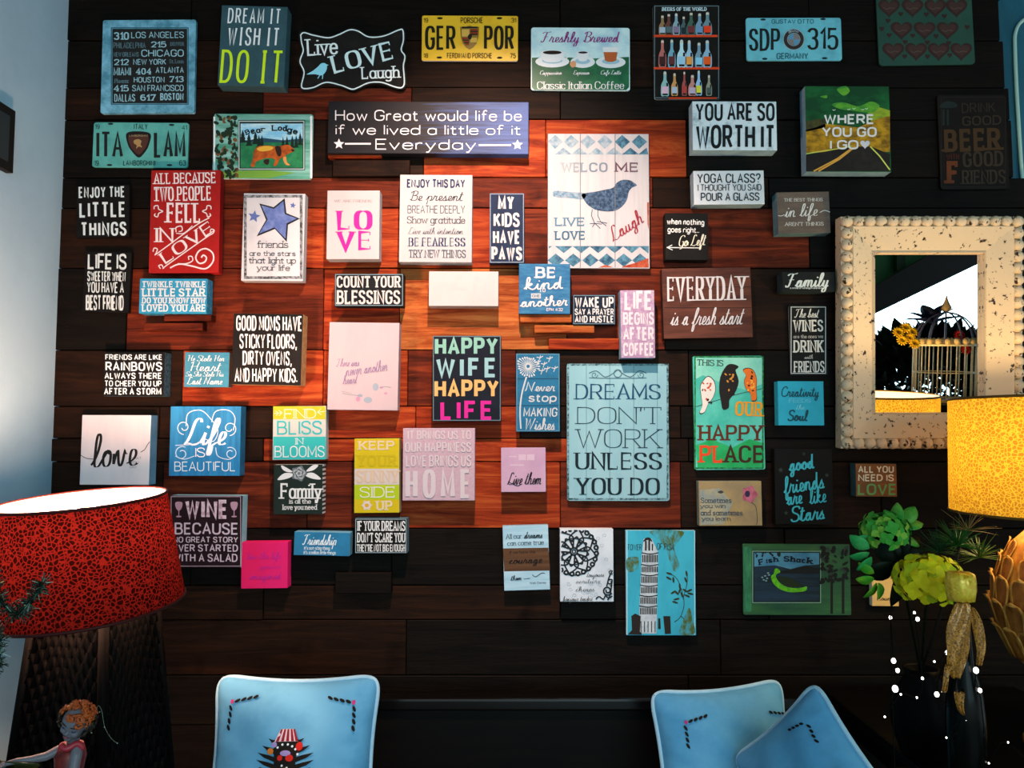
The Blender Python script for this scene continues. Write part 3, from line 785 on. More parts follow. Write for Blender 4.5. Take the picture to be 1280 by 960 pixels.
for x, y0, y1, r, c, l in bt:
    h = y1 - y0
    s.add('bottle_print', paint(c), blob((x - r * .35, y0), (x + r * .35, y0), (x + r * .4, y0 + h * .32), (x + r, y0 + h * .55), (x + r, y1 - 2), (x, y1), (x - r, y1 - 2), (x - r, y0 + h * .55), (x - r * .4, y0 + h * .32), n=3), 3)
    s.add('bottle_label', paint(l), rect(x - r * .85, y0 + h * .6, x + r * .85, y1 - h * .1), 4)
    s.add('bottle_cap', paint('#c0b8a8'), rect(x - r * .36, y0, x + r * .36, y0 + 10), 4)
    s.add('bottle_dark', paint('#17130f'), rect(x + r * .35, y0 + h * .45, x + r * .8, y0 + h * .6) + rect(x - r * .6, y1 - h * .1, x + r * .7, y1 - 3), 4)
s.done()

s = Sign('license_plate', 'pale blue number plate with a round emblem between SDP and 315', 'number plate', 'D', (-27, 84, 421, 285), 0.1, 0.006, worn('#5fa9b6', '#4a8c9c', 0.3, (14, 14, 14), .4, .4), None, G_PLATE, corner=0.008)
bk = '#1a1c1a'
s.t('SDP', -14, 132, 135, 240, 'cond', .13, bk).t('315', 260, 406, 132, 235, 'cond', .13, bk).t('GUSTAV OTTO', 92, 290, 91, 112, 'thin', .13, '#244a52').t('GERMANY', 115, 264, 250, 279, 'thin', .14, '#244a52')
s.add('emblem', paint('#2a2522'), ell(196, 186, 50, 49, 28), 2).add('emblem_light', paint('#8a9aa0'), ring(196, 186, 49, 3) + ring(196, 186, 30, 2), 3)
s.add('emblem_quarter', paint('#4f7f9c'), [[Vector((196, 186))] + [Vector((196 + 28 * math.cos(R(a)), 186 + 28 * math.sin(R(a)))) for a in range(180, 271, 15)], [Vector((196, 186))] + [Vector((196 + 28 * math.cos(R(a)), 186 + 28 * math.sin(R(a)))) for a in range(0, 91, 15)]], 4)
s.add('emblem_quarter_pale', paint('#6f6a66'), [[Vector((196, 186))] + [Vector((196 + 28 * math.cos(R(a)), 186 + 28 * math.sin(R(a)))) for a in range(270, 361, 15)], [Vector((196, 186))] + [Vector((196 + 28 * math.cos(R(a)), 186 + 28 * math.sin(R(a)))) for a in range(90, 181, 15)]], 4)
s.t('BMW', 172, 220, 141, 153, 'sans', .2, '#8a9aa0', rot=0, arc=5, lift=4)
slots(s, [(52, 92), (334, 90), (60, 277), (342, 274)], '#15201f')
s.done()

GAIN[0] = 1.0
s = Sign('tin_sign', 'dark green tin sign with rows of brown hearts, cut by the top edge', 'sign', 'D', (590, -70, 1040, 305), 0.9, 0.006, worn('#21463a', '#2a5443', 0.4, (6, 6, 6), .5, .3), None, G_TIN, corner=0.012)
for y, xs in ((-55, (690, 800, 905)), (42, (645, 755, 862, 962)), (147, (703, 812, 920)), (246, (664, 772, 878, 984))):
    for x in xs:
        s.add('heart_print', paint('#38231f'), heart(x, y, 104, 88), 2).add('heart_centre', paint('#452e28'), heart(x, y - 4, 78, 60), 3)
        s.add('heart_shine', paint('#5a463e'), line([(x - 28, y - 6), (x - 12, y + 2), (x + 6, y - 4), (x + 26, y)], 4), 4)
for x, y in ((700, 68), (820, 70), (640, 100), (610, 138), (756, 170), (866, 172), (645, 168), (1012, 130), (720, 200), (825, 202), (925, 205), (718, 268), (826, 268), (930, 262), (905, 78)):
    s.add('heart_print', paint('#38231f'), heart(x, y, 24, 24), 2)
s.done()

GAIN[0] = 1.2
# ---- second row
s = Sign('license_plate', 'pale green number plate with a shield between ITA and LAM', 'number plate', 'A', (212, 577, 660, 788), -0.4, 0.006, worn('#57a69c', '#3f8a84', 0.4, (12, 12, 12), .45, .3), None, G_PLATE, corner=0.008)
bk = '#1d211e'
s.t('ITA', 226, 354, 620, 742, 'cond', .13, bk).t('LAM', 498, 648, 620, 742, 'cond', .13, bk).t('ITALY', 404, 470, 583, 609, 'thin', .14, '#1f3a36').t('LAMBORGHINI', 354, 506, 755, 780, 'thin', .15, '#1f3a36')
for t, a, b, y0, y1 in (('19', 222, 244, 586, 608), ('41', 630, 655, 590, 612), ('19', 218, 240, 756, 780), ('63', 618, 650, 755, 780)):
    s.t(t, a, b, y0, y1, 'thin', .13, '#1f3a36')
s.add('shield', paint('#1c1614'), blob((370, 628), (425, 618), (482, 630), (476, 680), (458, 715), (428, 742), (396, 714), (376, 680)), 2)
s.add('shield_field', paint('#4a2c24'), blob((380, 644), (425, 634), (472, 644), (466, 682), (450, 708), (428, 728), (402, 708), (386, 682)), 3)
s.add('shield_animal', paint('#a08250'), blob((405, 662), (425, 655), (440, 664), (436, 680), (444, 694), (428, 690), (416, 700), (418, 684), (406, 676)), 4)
s.t('LAMBORGHINI', 382, 470, 634, 644, 'thin', .18, '#8a7a5a', rot=0, lift=4)
slots(s, [(295, 583), (582, 588), (290, 777), (572, 777)], '#1a2a26')
s.done()

s = Sign('tin_sign', 'green tin lodge sign with a painted brown bear and pine trees', 'sign', (260, 135), (6.5, 7.5, 130.5, 88.5), -0.3, 0.008, worn('#3f8a72', '#8cc0b8', 0.45, (3, 10, 40), .4, .4), paint('#c4d2d4', .4, .4), G_TIN, corner=0.007)
q = 140 / 1280
def Q(*p):
    return [(x * q, y * q) for x, y in p]
s.add('side_strip', paint('#d4dfe0'), rect(62 * q, 100 * q, 84 * q, 790 * q) + rect(1168 * q, 90 * q, 1190 * q, 800 * q), 1)
s.add('meadow', paint('#6a9a3a'), poly(*Q((90, 720), (700, 712), (1000, 740), (700, 800), (90, 800))), 1)
rg = random.Random(5)
for k in range(90):
    x, y = rg.uniform(95, 330), rg.uniform(95, 795)
    s.add('leaf_print_dark' if k % 3 else 'leaf_print_rust', paint('#1c2e1e' if k % 3 else '#6a4a2a'), ell(x * q, y * q, rg.uniform(18, 46) * q, rg.uniform(12, 26) * q, 7, rg.uniform(0, 3)), 2 + k % 3)
s.add('picture_border', paint('#1e2c28'), rect(345 * q, 140 * q, 1110 * q, 712 * q), 5).add('picture_border_line', paint('#b8ccc8'), frame(352 * q, 150 * q, 1102 * q, 704 * q, 9 * q), 6)
s.add('sky_print', worn('#7cc0de', '#c4e2ec', .4, (20, 20, 50)), rect(375 * q, 180 * q, 1085 * q, 380 * q), 6)
s.add('grass_print', worn('#1f6a44', '#2f8452', .4, (30, 30, 30)), rect(375 * q, 378 * q, 1085 * q, 685 * q), 6).add('hill_print', paint('#26465a'), poly(*Q((375, 380), (640, 345), (860, 372), (1085, 350), (1085, 392), (375, 400))), 7)
for x, y0, w in ((400, 250, 46), (470, 290, 44), (545, 270, 46), (584, 310, 34), (618, 310, 34), (860, 330, 28), (905, 320, 30), (965, 312, 30), (1010, 310, 30), (1055, 280, 34)):
    for k in range(3):
        s.add('pine_print', paint('#14261f'), poly(*Q((x, y0 + k * 35), (x + w * (.6 + .25 * k) / 1.2, y0 + 70 + k * 38), (x - w * (.6 + .25 * k) / 1.2, y0 + 70 + k * 38))), 8)
s.add('bear_print', worn('#b4581f', '#7a3a1c', .4, (60, 60, 60)), blob(*Q((520, 560), (530, 490), (580, 440), (680, 430), (780, 440), (860, 430), (920, 425), (965, 455), (995, 490), (970, 505), (920, 525), (890, 545), (850, 570), (820, 590), (790, 655), (752, 662), (765, 590), (680, 575), (590, 600), (545, 625), (535, 672), (492, 668), (505, 620))), 9)
s.add('bear_highlight', paint('#d8a83a'), blob(*Q((560, 470), (640, 438), (740, 446), (730, 480), (620, 500))), 10).add('bear_highlight', paint('#c88a4a'), blob(*Q((860, 570), (895, 560), (905, 620), (940, 655), (900, 655), (872, 620))), 10)
s.add('bear_shade', paint('#2c1c14'), blob(*Q((770, 450), (830, 450), (840, 540), (800, 550))) + blob(*Q((640, 600), (700, 590), (690, 650), (650, 640))) + blob(*Q((955, 470), (995, 490), (965, 502))), 10)
for ch, x0, x1, y0, y1, r in (('B', 425, 480, 248, 305, 28), ('e', 488, 535, 225, 300, 18), ('a', 550, 600, 222, 290, 6), ('r', 610, 665, 215, 272, -4), ('L', 730, 800, 198, 265, 0), ('o', 800, 850, 195, 265, 0), ('d', 855, 905, 200, 270, -4), ('g', 905, 965, 215, 290, -8), ('e', 975, 1030, 235, 305, -18)):
    s.t(ch, x0 * q, x1 * q, y0 * q, y1 * q, 'slab', .24, '#17140f', rot=r, lift=9)
s.done()

GAIN[0] = 0.9
s = Sign('plank_sign', 'long navy plank sign lettered How Great would life be with two stars', 'sign', 'B', (188, 478, 1132, 723), -0.3, 0.035, None, group=G_BOX)
def brushed(dark, blue):  # blue daylight glare on the right end is painted in as colour
    m = bpy.data.materials.new('navy_painted_glare')
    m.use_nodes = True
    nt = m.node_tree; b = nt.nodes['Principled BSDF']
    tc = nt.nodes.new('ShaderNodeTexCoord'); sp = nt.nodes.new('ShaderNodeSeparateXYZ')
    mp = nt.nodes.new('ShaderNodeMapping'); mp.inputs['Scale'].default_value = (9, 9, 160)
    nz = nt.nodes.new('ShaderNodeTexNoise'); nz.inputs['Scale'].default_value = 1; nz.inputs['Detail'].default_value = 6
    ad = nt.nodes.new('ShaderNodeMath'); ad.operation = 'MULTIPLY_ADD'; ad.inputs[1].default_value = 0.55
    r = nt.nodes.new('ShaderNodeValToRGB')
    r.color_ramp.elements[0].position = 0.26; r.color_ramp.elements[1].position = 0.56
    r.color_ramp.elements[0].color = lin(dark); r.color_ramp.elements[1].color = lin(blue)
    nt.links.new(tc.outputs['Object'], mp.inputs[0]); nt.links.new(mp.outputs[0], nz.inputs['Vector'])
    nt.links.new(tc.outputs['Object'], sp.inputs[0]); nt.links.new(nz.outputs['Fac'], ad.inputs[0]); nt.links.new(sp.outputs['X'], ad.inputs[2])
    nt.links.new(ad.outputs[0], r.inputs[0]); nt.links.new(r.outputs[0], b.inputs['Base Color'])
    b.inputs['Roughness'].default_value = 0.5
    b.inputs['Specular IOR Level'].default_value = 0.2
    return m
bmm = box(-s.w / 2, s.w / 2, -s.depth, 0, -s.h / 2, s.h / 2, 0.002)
obj('board', bmm, [brushed('#17181c', '#3f5c96')], s.root)  # navy board with the blue daylight glare painted in
c = '#e2e2e6'
s.t('How Great would life be', 222, 1100, 518, 570, 'thin', .1, c, gap=.2).t('if we lived a little of it', 222, 1095, 588, 636, 'thin', .1, c, gap=.2).t('Everyday', 412, 885, 655, 706, 'thin', .1, c, gap=.2)
s.add('star_print', paint(c), star(240, 678, 26) + star(1080, 682, 26), 3).add('rule_line', paint(c), rect(268, 673, 390, 681) + rect(898, 679, 1050, 687), 3)
s.done()

GAIN[0] = 1.15
s = Sign('box_sign', 'white distressed box sign lettered YOU ARE SO WORTH IT in black', 'sign', 'C', (812, 477, 1208, 707), -0.2, 0.05, worn('#cfdde2', '#8aa0a6', 0.25, (40, 40, 40)), worn('#9fc4d6', '#86acc0', .4))
s.t('YOU ARE SO', 826, 1198, 485, 570, 'sans', .22, '#17191a', con=.7).t('WORTH IT', 828, 1200, 588, 700, 'sans', .24, '#17191a', con=.6)
s.done()

GAIN[0] = 1.2
s = Sign('canvas_sign', 'colour canvas of a desert road under a green sky lettered WHERE YOU GO', 'sign', 'D', (253, 405, 650, 808), -0.2, 0.045, worn('#123e22', '#1f6a34', .4, (6, 6, 12)), BLUEEDGE)
s.add('cloud_print', worn('#5fa02c', '#2f7a30', .5, (20, 20, 40)), blob((400, 420), (440, 405), (460, 430), (430, 450)) + blob((375, 492), (430, 482), (500, 500), (560, 478), (600, 500), (560, 530), (480, 522), (420, 515)) + blob((320, 455), (352, 448), (350, 462)), 1)
s.add('mountain_print', worn('#2c2c1c', '#4c4a22', .5, (30, 30, 30)), poly((254, 572), (300, 562), (345, 558), (345, 600), (254, 620)), 2)
s.add('hill_print', worn('#b88a1c', '#6a4c14', .5, (30, 30, 50)), poly((254, 612), (300, 600), (345, 582), (420, 590), (500, 600), (560, 572), (600, 556), (649, 546), (649, 715), (254, 718)), 2)
s.add('cloud_print', worn('#9aa828', '#6a8a2a', .5, (20, 20, 40)), poly((540, 520), (600, 505), (649, 520), (649, 548), (600, 556), (560, 572)), 1)
s.add('road_print', worn('#1e1a18', '#2a2522', .4, (30, 30, 30)), poly((254, 730), (480, 690), (560, 690), (649, 726), (649, 806), (254, 806)), 3)
s.add('road_line', paint('#c9923a'), line([(290, 806), (400, 748), (480, 690)], 7, curve=False) + line([(312, 806), (410, 750), (486, 690)], 7, curve=False), 4).add('road_edge_line', paint('#c4cc5a'), line([(648, 800), (600, 735), (556, 690)], 6, curve=False) + line([(254, 724), (380, 704), (470, 688)], 4, curve=False), 4)
c = '#d8d4d0'
s.t('WHERE', 338, 574, 538, 585, 'sans', .2, c, rot=0, lift=5).t('YOU GO', 328, 586, 598, 645, 'sans', .2, c, rot=0, lift=5).t('I GO', 364, 500, 660, 704, 'sans', .2, c, rot=0, lift=5)
s.add('heart_print', paint('#c4c4c8'), heart(531, 682, 46, 40), 5).add('bird_print', paint('#c4d4c0'), sum((line([(x - 7, y - 3), (x, y), (x + 7, y - 4)], 3) for x, y in ((385, 520), (455, 517), (480, 514), (520, 518), (538, 514))), []), 5)
s.done()

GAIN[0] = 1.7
s = Sign('tin_sign', 'near black tin sign in dim brown letters about good beer and good friends', 'sign', 'D', (880, 446, 1202, 890), 0.3, 0.006, dk('#0f0c09', '#14100c'), None, G_TIN, corner=0.01)
c, d = '#271e15', '#221a13'
s.add('edge_line', paint('#17120e'), frame(888, 456, 1194, 882, 3), 1)
s.t('DRINK', 985, 1145, 484, 530, 'cond', .15, d, rot=2).t('GOOD', 988, 1172, 545, 590, 'slab', .18, c, rot=2).t('BEER', 902, 1170, 606, 712, 'slab', .2, '#33220f', rot=2).t('WITH', 914, 974, 724, 752, 'cond', .16, '#35140c', rot=2).t('GOOD', 990, 1182, 712, 785, 'slab', .18, c, rot=2).t('F', 915, 972, 758, 866, 'slab', .26, '#4a240e', rot=1).t('RIENDS', 986, 1192, 800, 866, 'slab', .15, c, rot=1)
s.add('opener_print', paint('#131a18'), blob((890, 490), (920, 476), (958, 485), (960, 505), (888, 508)) + rect(895, 515, 906, 590) + rect(916, 515, 926, 590), 2)
s.done()

GAIN[0] = 1.0
# ---- left block
s = Sign('plank_sign', 'black sign at the far left reading ENJOY THE LITTLE THINGS', 'sign', 'E', (134, 120, 382, 362), 1.6, 0.015, dk())
c = '#d5e2e0'
s.t('ENJOY THE', 145, 362, 125, 178, 'cond', .2, c, gap=.2).t('LITTLE', 148, 366, 198, 270, 'cond', .2, c, gap=.2).t('THINGS', 154, 370, 292, 358, 'cond', .2, c, gap=.2)
s.done()
s = Sign('box_sign', 'red box sign with white swirls reading FELL IN LOVE', 'sign', 'E', (480, 47, 808, 530), 0.2, 0.03, worn('#a31d1b', '#8f1715', .4, (12, 12, 12)))
c = '#e6dada'
s.t('ALL BECAUSE', 498, 790, 60, 112, 'slab', .13, c, rot=1).t('TWO PEOPLE', 498, 768, 125, 193, 'slab', .12, c, rot=1).t('FELL', 558, 720, 202, 296, 'slab', .18, c, con=.5, rot=0).t('IN', 504, 592, 320, 388, 'slab', .18, c, con=.5, rot=0)
s.t('LOVE', 512, 796, 360, 416, 'serif', .22, c, rot=34)
m = paint(c)
s.add('swirl_print', m, line([(495, 432), (500, 415), (515, 420), (510, 438), (520, 436), (690, 312), (760, 272)], 5) + line([(530, 512), (522, 498), (536, 494), (545, 508), (560, 495), (740, 368), (776, 346), (782, 330), (768, 326), (764, 340)], 5) + line([(575, 508), (620, 490), (680, 500), (740, 512), (776, 480), (776, 440), (745, 418), (712, 428), (696, 460), (712, 486), (738, 480), (746, 460), (732, 448), (722, 460)], 7) + line([(612, 488), (650, 488), (680, 475), (678, 455), (662, 455), (664, 470)], 5) + line([(500, 232), (502, 218), (518, 216), (522, 232), (540, 242), (522, 252), (516, 268), (502, 262), (506, 252)], 5) + line([(768, 232), (766, 218), (750, 216), (746, 232), (728, 242), (746, 252), (752, 268), (766, 262), (762, 252)], 5) + line([(604, 340), (604, 318), (628, 312), (632, 332), (616, 338)], 5) + line([(604, 345), (640, 345), (680, 310)], 4), 3)
s.done()
s = Sign('plank_sign', 'black sign below the other far left one, lettered LIFE IS SWEETER', 'sign', 'E', (168, 432, 386, 716), -1.2, 0.015, dk())
c = '#cfdad8'
s.t('LIFE IS', 188, 370, 440, 516, 'cond', .2, c).t('SWEETER WHEN', 186, 366, 524, 572, 'cond', .2, c).t('YOU HAVE A', 184, 358, 574, 626, 'cond', .17, c).t('BEST FRIEND', 180, 357, 636, 708, 'cond', .2, c)
s.done()
GAIN[0] = 0.85
s = Sign('box_sign', 'small sky blue block lettered TWINKLE TWINKLE LITTLE STAR', 'sign', 'E', (430, 558, 748, 722), -0.2, 0.045, worn('#2f9fca', '#2890ba', .4, (15, 15, 15)), worn('#2a90b8', '#c8dce4', .2, (70, 70, 70)))
c = '#dce8ea'
s.t('TWINKLE TWINKLE', 443, 743, 570, 600, 'slab', .2, c).t('LITTLE STAR', 443, 741, 604, 643, 'slab', .22, c).t('DO YOU KNOW HOW', 443, 743, 647, 676, 'slab', .2, c).t('LOVED YOU ARE', 443, 743, 679, 714, 'slab', .22, c)
s.done()
GAIN[0] = 0.8
s = Sign('box_sign', 'white sign with a big blue star about friends', 'sign', 'E', (915, 157, 1205, 568), -0.6, 0.035, worn('#d6dade', '#c8ced4', .3, (20, 20, 20)), paint('#b8c4ca'))
s.add('distressed_edge', worn('#3a4044', '#a8b2b8', .45, (90, 90, 90)), frame(922, 164, 1198, 560, 13), 1)
s.add('star_outline', paint('#23262c'), poly((995, 205), (1062, 222), (1114, 180), (1122, 250), (1186, 276), (1130, 305), (1124, 386), (1068, 325), (982, 360), (1026, 282)), 2)
s.add('star_print', worn('#5d74b4', '#7f94cc', .4, (50, 50, 50)), poly((1004, 214), (1064, 230), (1108, 194), (1115, 255), (1172, 276), (1123, 298), (1118, 370), (1066, 317), (994, 347), (1034, 280)), 3)
s.add('star_print', paint('#5d74b4'), star(970, 266, 30, a=-80) + star(1153, 214, 15, a=-80), 3)
c = '#3c4246'
s.t('friends', 985, 1132, 380, 414, 'type', .1, c).t('are the stars', 948, 1166, 428, 452, 'type', .1, c).t('that light up', 946, 1168, 458, 488, 'type', .1, c).t('your life', 984, 1140, 494, 522, 'type', .1, c)
s.done()
GAIN[0] = 0.95
s = Sign('box_sign', 'large black box sign with frayed tan sides about good moms and sticky floors', 'sign', 'I', (868, -30, 1195, 305), -0.9, 0.055, dk('#191817', '#22211f'), worn('#9c7a50', '#c09a6a', .5, (60, 60, 60)))
c = '#d6dada'
s.t('GOOD MOMS HAVE', 886, 1196, -20, 52, 'cond', .17, c).t('STICKY FLOORS,', 902, 1172, 66, 136, 'cond', .17, c).t('DIRTY OVENS,', 917, 1148, 146, 214, 'cond', .17, c).t('AND HAPPY KIDS.', 879, 1175, 226, 294, 'cond', .17, c)
s.done()
GAIN[0] = 1.1
s = Sign('box_sign', 'black block with speckled side about friends and RAINBOWS', 'sign', 'I', (262, 152, 548, 358), -0.2, 0.045, dk(), worn('#4a6a78', '#22323a', .5, (120, 120, 120)))
c = '#c6d6da'
s.t('FRIENDS ARE LIKE', 270, 538, 162, 188, 'sans', .18, c).t('RAINBOWS', 271, 538, 197, 240, 'sans', .18, c).t('ALWAYS THERE', 267, 536, 248, 278, 'sans', .18, c).t('TO CHEER YOU UP', 267, 536, 285, 313, 'sans', .17, c).t('AFTER A STORM', 265, 535, 320, 352, 'sans', .18, c)
s.done()
GAIN[0] = 0.85
s = Sign('box_sign', 'small teal square in white script reading He Stole Her Heart', 'sign', 'I', (642, 152, 852, 315), -0.3, 0.03, worn('#3f8ca8', '#347c98', .4, (15, 40, 40)), worn('#9a8a6a', '#6a8a98', .5))
c = '#dcecee'
s.t('He Stole Her', 655, 838, 166, 194, 'script', .11, c).t('Heart', 664, 824, 198, 241, 'script', .11, c).t('So She Stole His', 648, 834, 243, 266, 'script', .1, c).t('Last Name', 652, 832, 268, 303, 'script', .11, c)
s.done()
GAIN[0] = 1.0
s = Sign('box_sign', 'white square box sign with black brush script love', 'sign', 'I', (155, 447, 480, 775), -0.2, 0.045, worn('#d8d2d4', '#ccc8cc', .4, (12, 12, 3)), worn('#6a9cbc', '#5a8cac', .4))
s.t('love', 192, 446, 532, 688, 'script', .08, '#1b1a1a', rot=3, slant=.15, con=.2)
s.add('lettering', paint('#1b1a1a', .55, .15), line([(155, 636), (180, 650), (215, 655)], 3) + line([(436, 622), (455, 610), (470, 585), (480, 572)], 3), 3)
for t, a, b, y in (('WHAT', 388, 440, 644), ('YOU', 390, 428, 664), ('DO', 386, 416, 685)):
    s.t(t, a, b, y, y + 12, 'thin', .14, '#8a8286')
s.done()
s = Sign('box_sign', 'blue square box sign with white curls lettered Life IS BEAUTIFUL', 'sign', 'I', (573, 406, 905, 733), 0, 0.045, worn('#2f88bc', '#246f9f', .45, (60, 60, 4)), worn('#2a6a90', '#1f5678', .4))
c = '#dfeaf0'
s.t('Life', 632, 872, 462, 588, 'script', .11, c, rot=0).t('IS', 692, 740, 600, 646, 'thin', .1, c).t('BEAUTIFUL', 595, 883, 666, 712, 'thin', .1, c)
s.add('curl_print', paint('#c8dcea'), spiral(640, 505, 34, 10, 1.2, 90, 4) + spiral(855, 510, 34, 10, 1.2, 90, 4, -1) + line([(650, 500), (660, 440), (720, 425), (770, 470), (800, 520), (780, 570), (740, 560)], 4) + line([(770, 480), (790, 430), (850, 425), (880, 460), (872, 520)], 4) + spiral(630, 628, 34, 12, 1.2, -60, 4, -1) + spiral(860, 628, 30, 12, 1.2, -120, 4) + line([(600, 640), (640, 655), (690, 640)], 4) + line([(790, 600), (800, 640), (850, 656), (882, 640)], 4) + line([(600, 590), (680, 585), (720, 575)], 4), 2)
s.done()
GAIN[0] = 0.72
s = Sign('box_sign', 'lime, white and turquoise banded sign reading FIND BLISS IN BLOOMS', 'sign', 'I', (1058, 405, 1308, 657), 0.6, 0.035, worn('#d5dcd4', '#c8d2cc', .4), worn('#b8c8c8', '#a0b4b8', .4))
s.add('band_lime', paint('#c5cc28'), rect(1060, 406, 1306, 467), 1).add('band_turquoise', paint('#35c4c2'), rect(1060, 549, 1307, 656), 1)
s.t('FIND', 1112, 1262, 418, 464, 'slab', .1, '#eef2d8', con=1).t('BLISS', 1078, 1290, 474, 540, 'thin', .12, '#3cc2c6').t('IN', 1164, 1202, 555, 586, 'slab', .12, '#e0f4f2', con=1).t('BLOOMS', 1066, 1302, 592, 646, 'slab', .1, '#e0f4f2', con=1, serif=.1)
s.add('arrow_print', paint('#eef2d8'), line([(1065, 440), (1102, 436)], 3) + line([(1085, 424), (1102, 436), (1088, 450)], 3, curve=False) + line([(1070, 428), (1084, 438), (1074, 450)], 3, curve=False) + line([(1268, 434), (1302, 430)], 3) + line([(1284, 418), (1270, 434), (1286, 446)], 3, curve=False), 3)
s.done()
GAIN[0] = 0.85
s = Sign('box_sign', 'dark green box sign with a grey rose and white leaves over the word Family', 'sign', 'I', (1062, 680, 1292, 914), 0.5, 0.04, dk('#1f2c27', '#26352f'), None)
for k in range(9):
    s.board.data.materials.clear() if False else None
st = bpy.data.materials.new('striped_side'); st.use_nodes = True
nt = st.node_tree; wv = nt.nodes.new('ShaderNodeTexWave'); wv.bands_direction = 'Z'; wv.inputs['Scale'].default_value = 24
rp = nt.nodes.new('ShaderNodeValToRGB'); rp.color_ramp.interpolation = 'CONSTANT'; rp.color_ramp.elements[1].position = .5
rp.color_ramp.elements[0].color = lin('#1f2c27'); rp.color_ramp.elements[1].color = lin('#dfe4e2')
tc = nt.nodes.new('ShaderNodeTexCoord'); nt.links.new(tc.outputs['Object'], wv.inputs['Vector']); nt.links.new(wv.outputs['Fac'], rp.inputs[0]); nt.links.new(rp.outputs[0], nt.nodes['Principled BSDF'].inputs['Base Color'])
s.board.data.materials[1] = st
s.add('leaf_print', paint('#dfe4e4'), blob((1150, 712), (1100, 684), (1105, 704), (1130, 716)) + blob((1150, 722), (1110, 722), (1080, 752), (1120, 748), (1150, 735)) + blob((1215, 712), (1245, 684), (1272, 684), (1250, 706)) + blob((1215, 722), (1250, 720), (1285, 748), (1250, 748), (1215, 735)), 2)
for k, (r, c) in enumerate(((34, '#6a7478'), (27, '#a4aeb2'), (20, '#5a6468'), (14, '#b4bcc0'), (7, '#6a7478'))):
    s.add('rose_petal', paint(c), blob(*[(1182 + r * (1 + .16 * math.cos(5 * a + k)) * math.cos(a), 722 + r * (1 + .16 * math.cos(5 * a + k)) * math.sin(a)) for a in [i * .42 for i in range(15)]]), 3 + k)
c = '#e2e6e4'
s.t('Family', 1094, 1288, 768, 842, 'slab', .15, c, rot=0).t('is all the', 1135, 1238, 842, 864, 'slab', .14, c).t('love you need', 1104, 1266, 868, 893, 'slab', .14, c)
s.done()
GAIN[0] = 0.95
s = Sign('box_sign', 'dark purple box sign with wine glasses, half behind the red lampshade', 'sign', 'Z', (800, 148, 1138, 487), -0.3, 0.045, dk('#231519', '#2c1b20'), worn('#8fc0cc', '#78a8b8', .4))
c = '#cbb8c4'
s.add('edge_line', paint('#b09aa6'), frame(804, 152, 1134, 482, 3), 1)
s.t('WINE', 872, 1074, 168, 258, 'sans', .22, worn('#d8c0cc', '#8a5a6a', .4, (60, 60, 60))).t('BECAUSE', 822, 1122, 276, 332, 'sans', .15, c).t('NO GREAT STORY', 816, 1121, 342, 370, 'sans', .17, c).t('EVER STARTED', 816, 1121, 378, 412, 'sans', .17, c).t('WITH A SALAD', 816, 1119, 422, 460, 'sans', .16, c)
for x in (842, 1102):
    s.add('glass_print', paint('#b08a9a'), blob((x - 15, 180), (x + 15, 180), (x + 14, 205), (x, 220), (x - 14, 205)) + rect(x - 2, 218, x + 2, 246) + ell(x, 247, 13, 4), 3)
s.done()
s = Sign('box_sign', 'hot pink square sign with faint purple script', 'sign', 'N', (6, 292, 224, 510), 0.6, 0.04, worn('#e01f6c', '#dc1a5c', .4, (8, 8, 8)))
c = '#a82a9c'
s.t('live the life', 30, 202, 340, 372, 'script', .07, c, rot=1).t("you've", 92, 200, 390, 418, 'script', .06, c, rot=1).t('imagined', 45, 202, 432, 466, 'script', .07, c, rot=1)
s.done()
s = Sign('box_sign', 'small teal block in white script reading Friendship', 'sign', 'N', (254, 246, 516, 356), -1.2, 0.045, worn('#2b7ca6', '#246c92', .4, (15, 15, 15)), worn('#6aa6c0', '#5a96b0', .4))
c = '#dcebee'
s.t('Friendship', 292, 466, 256, 306, 'script', .12, c).t("it's not a big thing,", 302, 426, 312, 328, 'type', .12, c).t("it's a million little things", 300, 452, 332, 349, 'type', .12, c)
s.done()
s = Sign('box_sign', 'small black block with pale border, about dreams big enough to scare you', 'sign', 'N', (540, 180, 786, 346), 0, 0.045, dk(), worn('#5f7f8c', '#4f6f7c', .4))
c = '#d8dcda'
s.add('border', paint('#8fa8b0'), frame(543, 183, 783, 343, 3), 1)
s.t('IF YOUR DREAMS', 552, 778, 192, 240, 'slab', .18, c, serif=.1).t("DON'T SCARE YOU", 552, 778, 248, 294, 'slab', .18, c, serif=.1).t("THEY'RE NOT BIG ENOUGH", 550, 778, 302, 337, 'slab', .18, c, serif=.08)
s.done()

GAIN[0] = 0.64
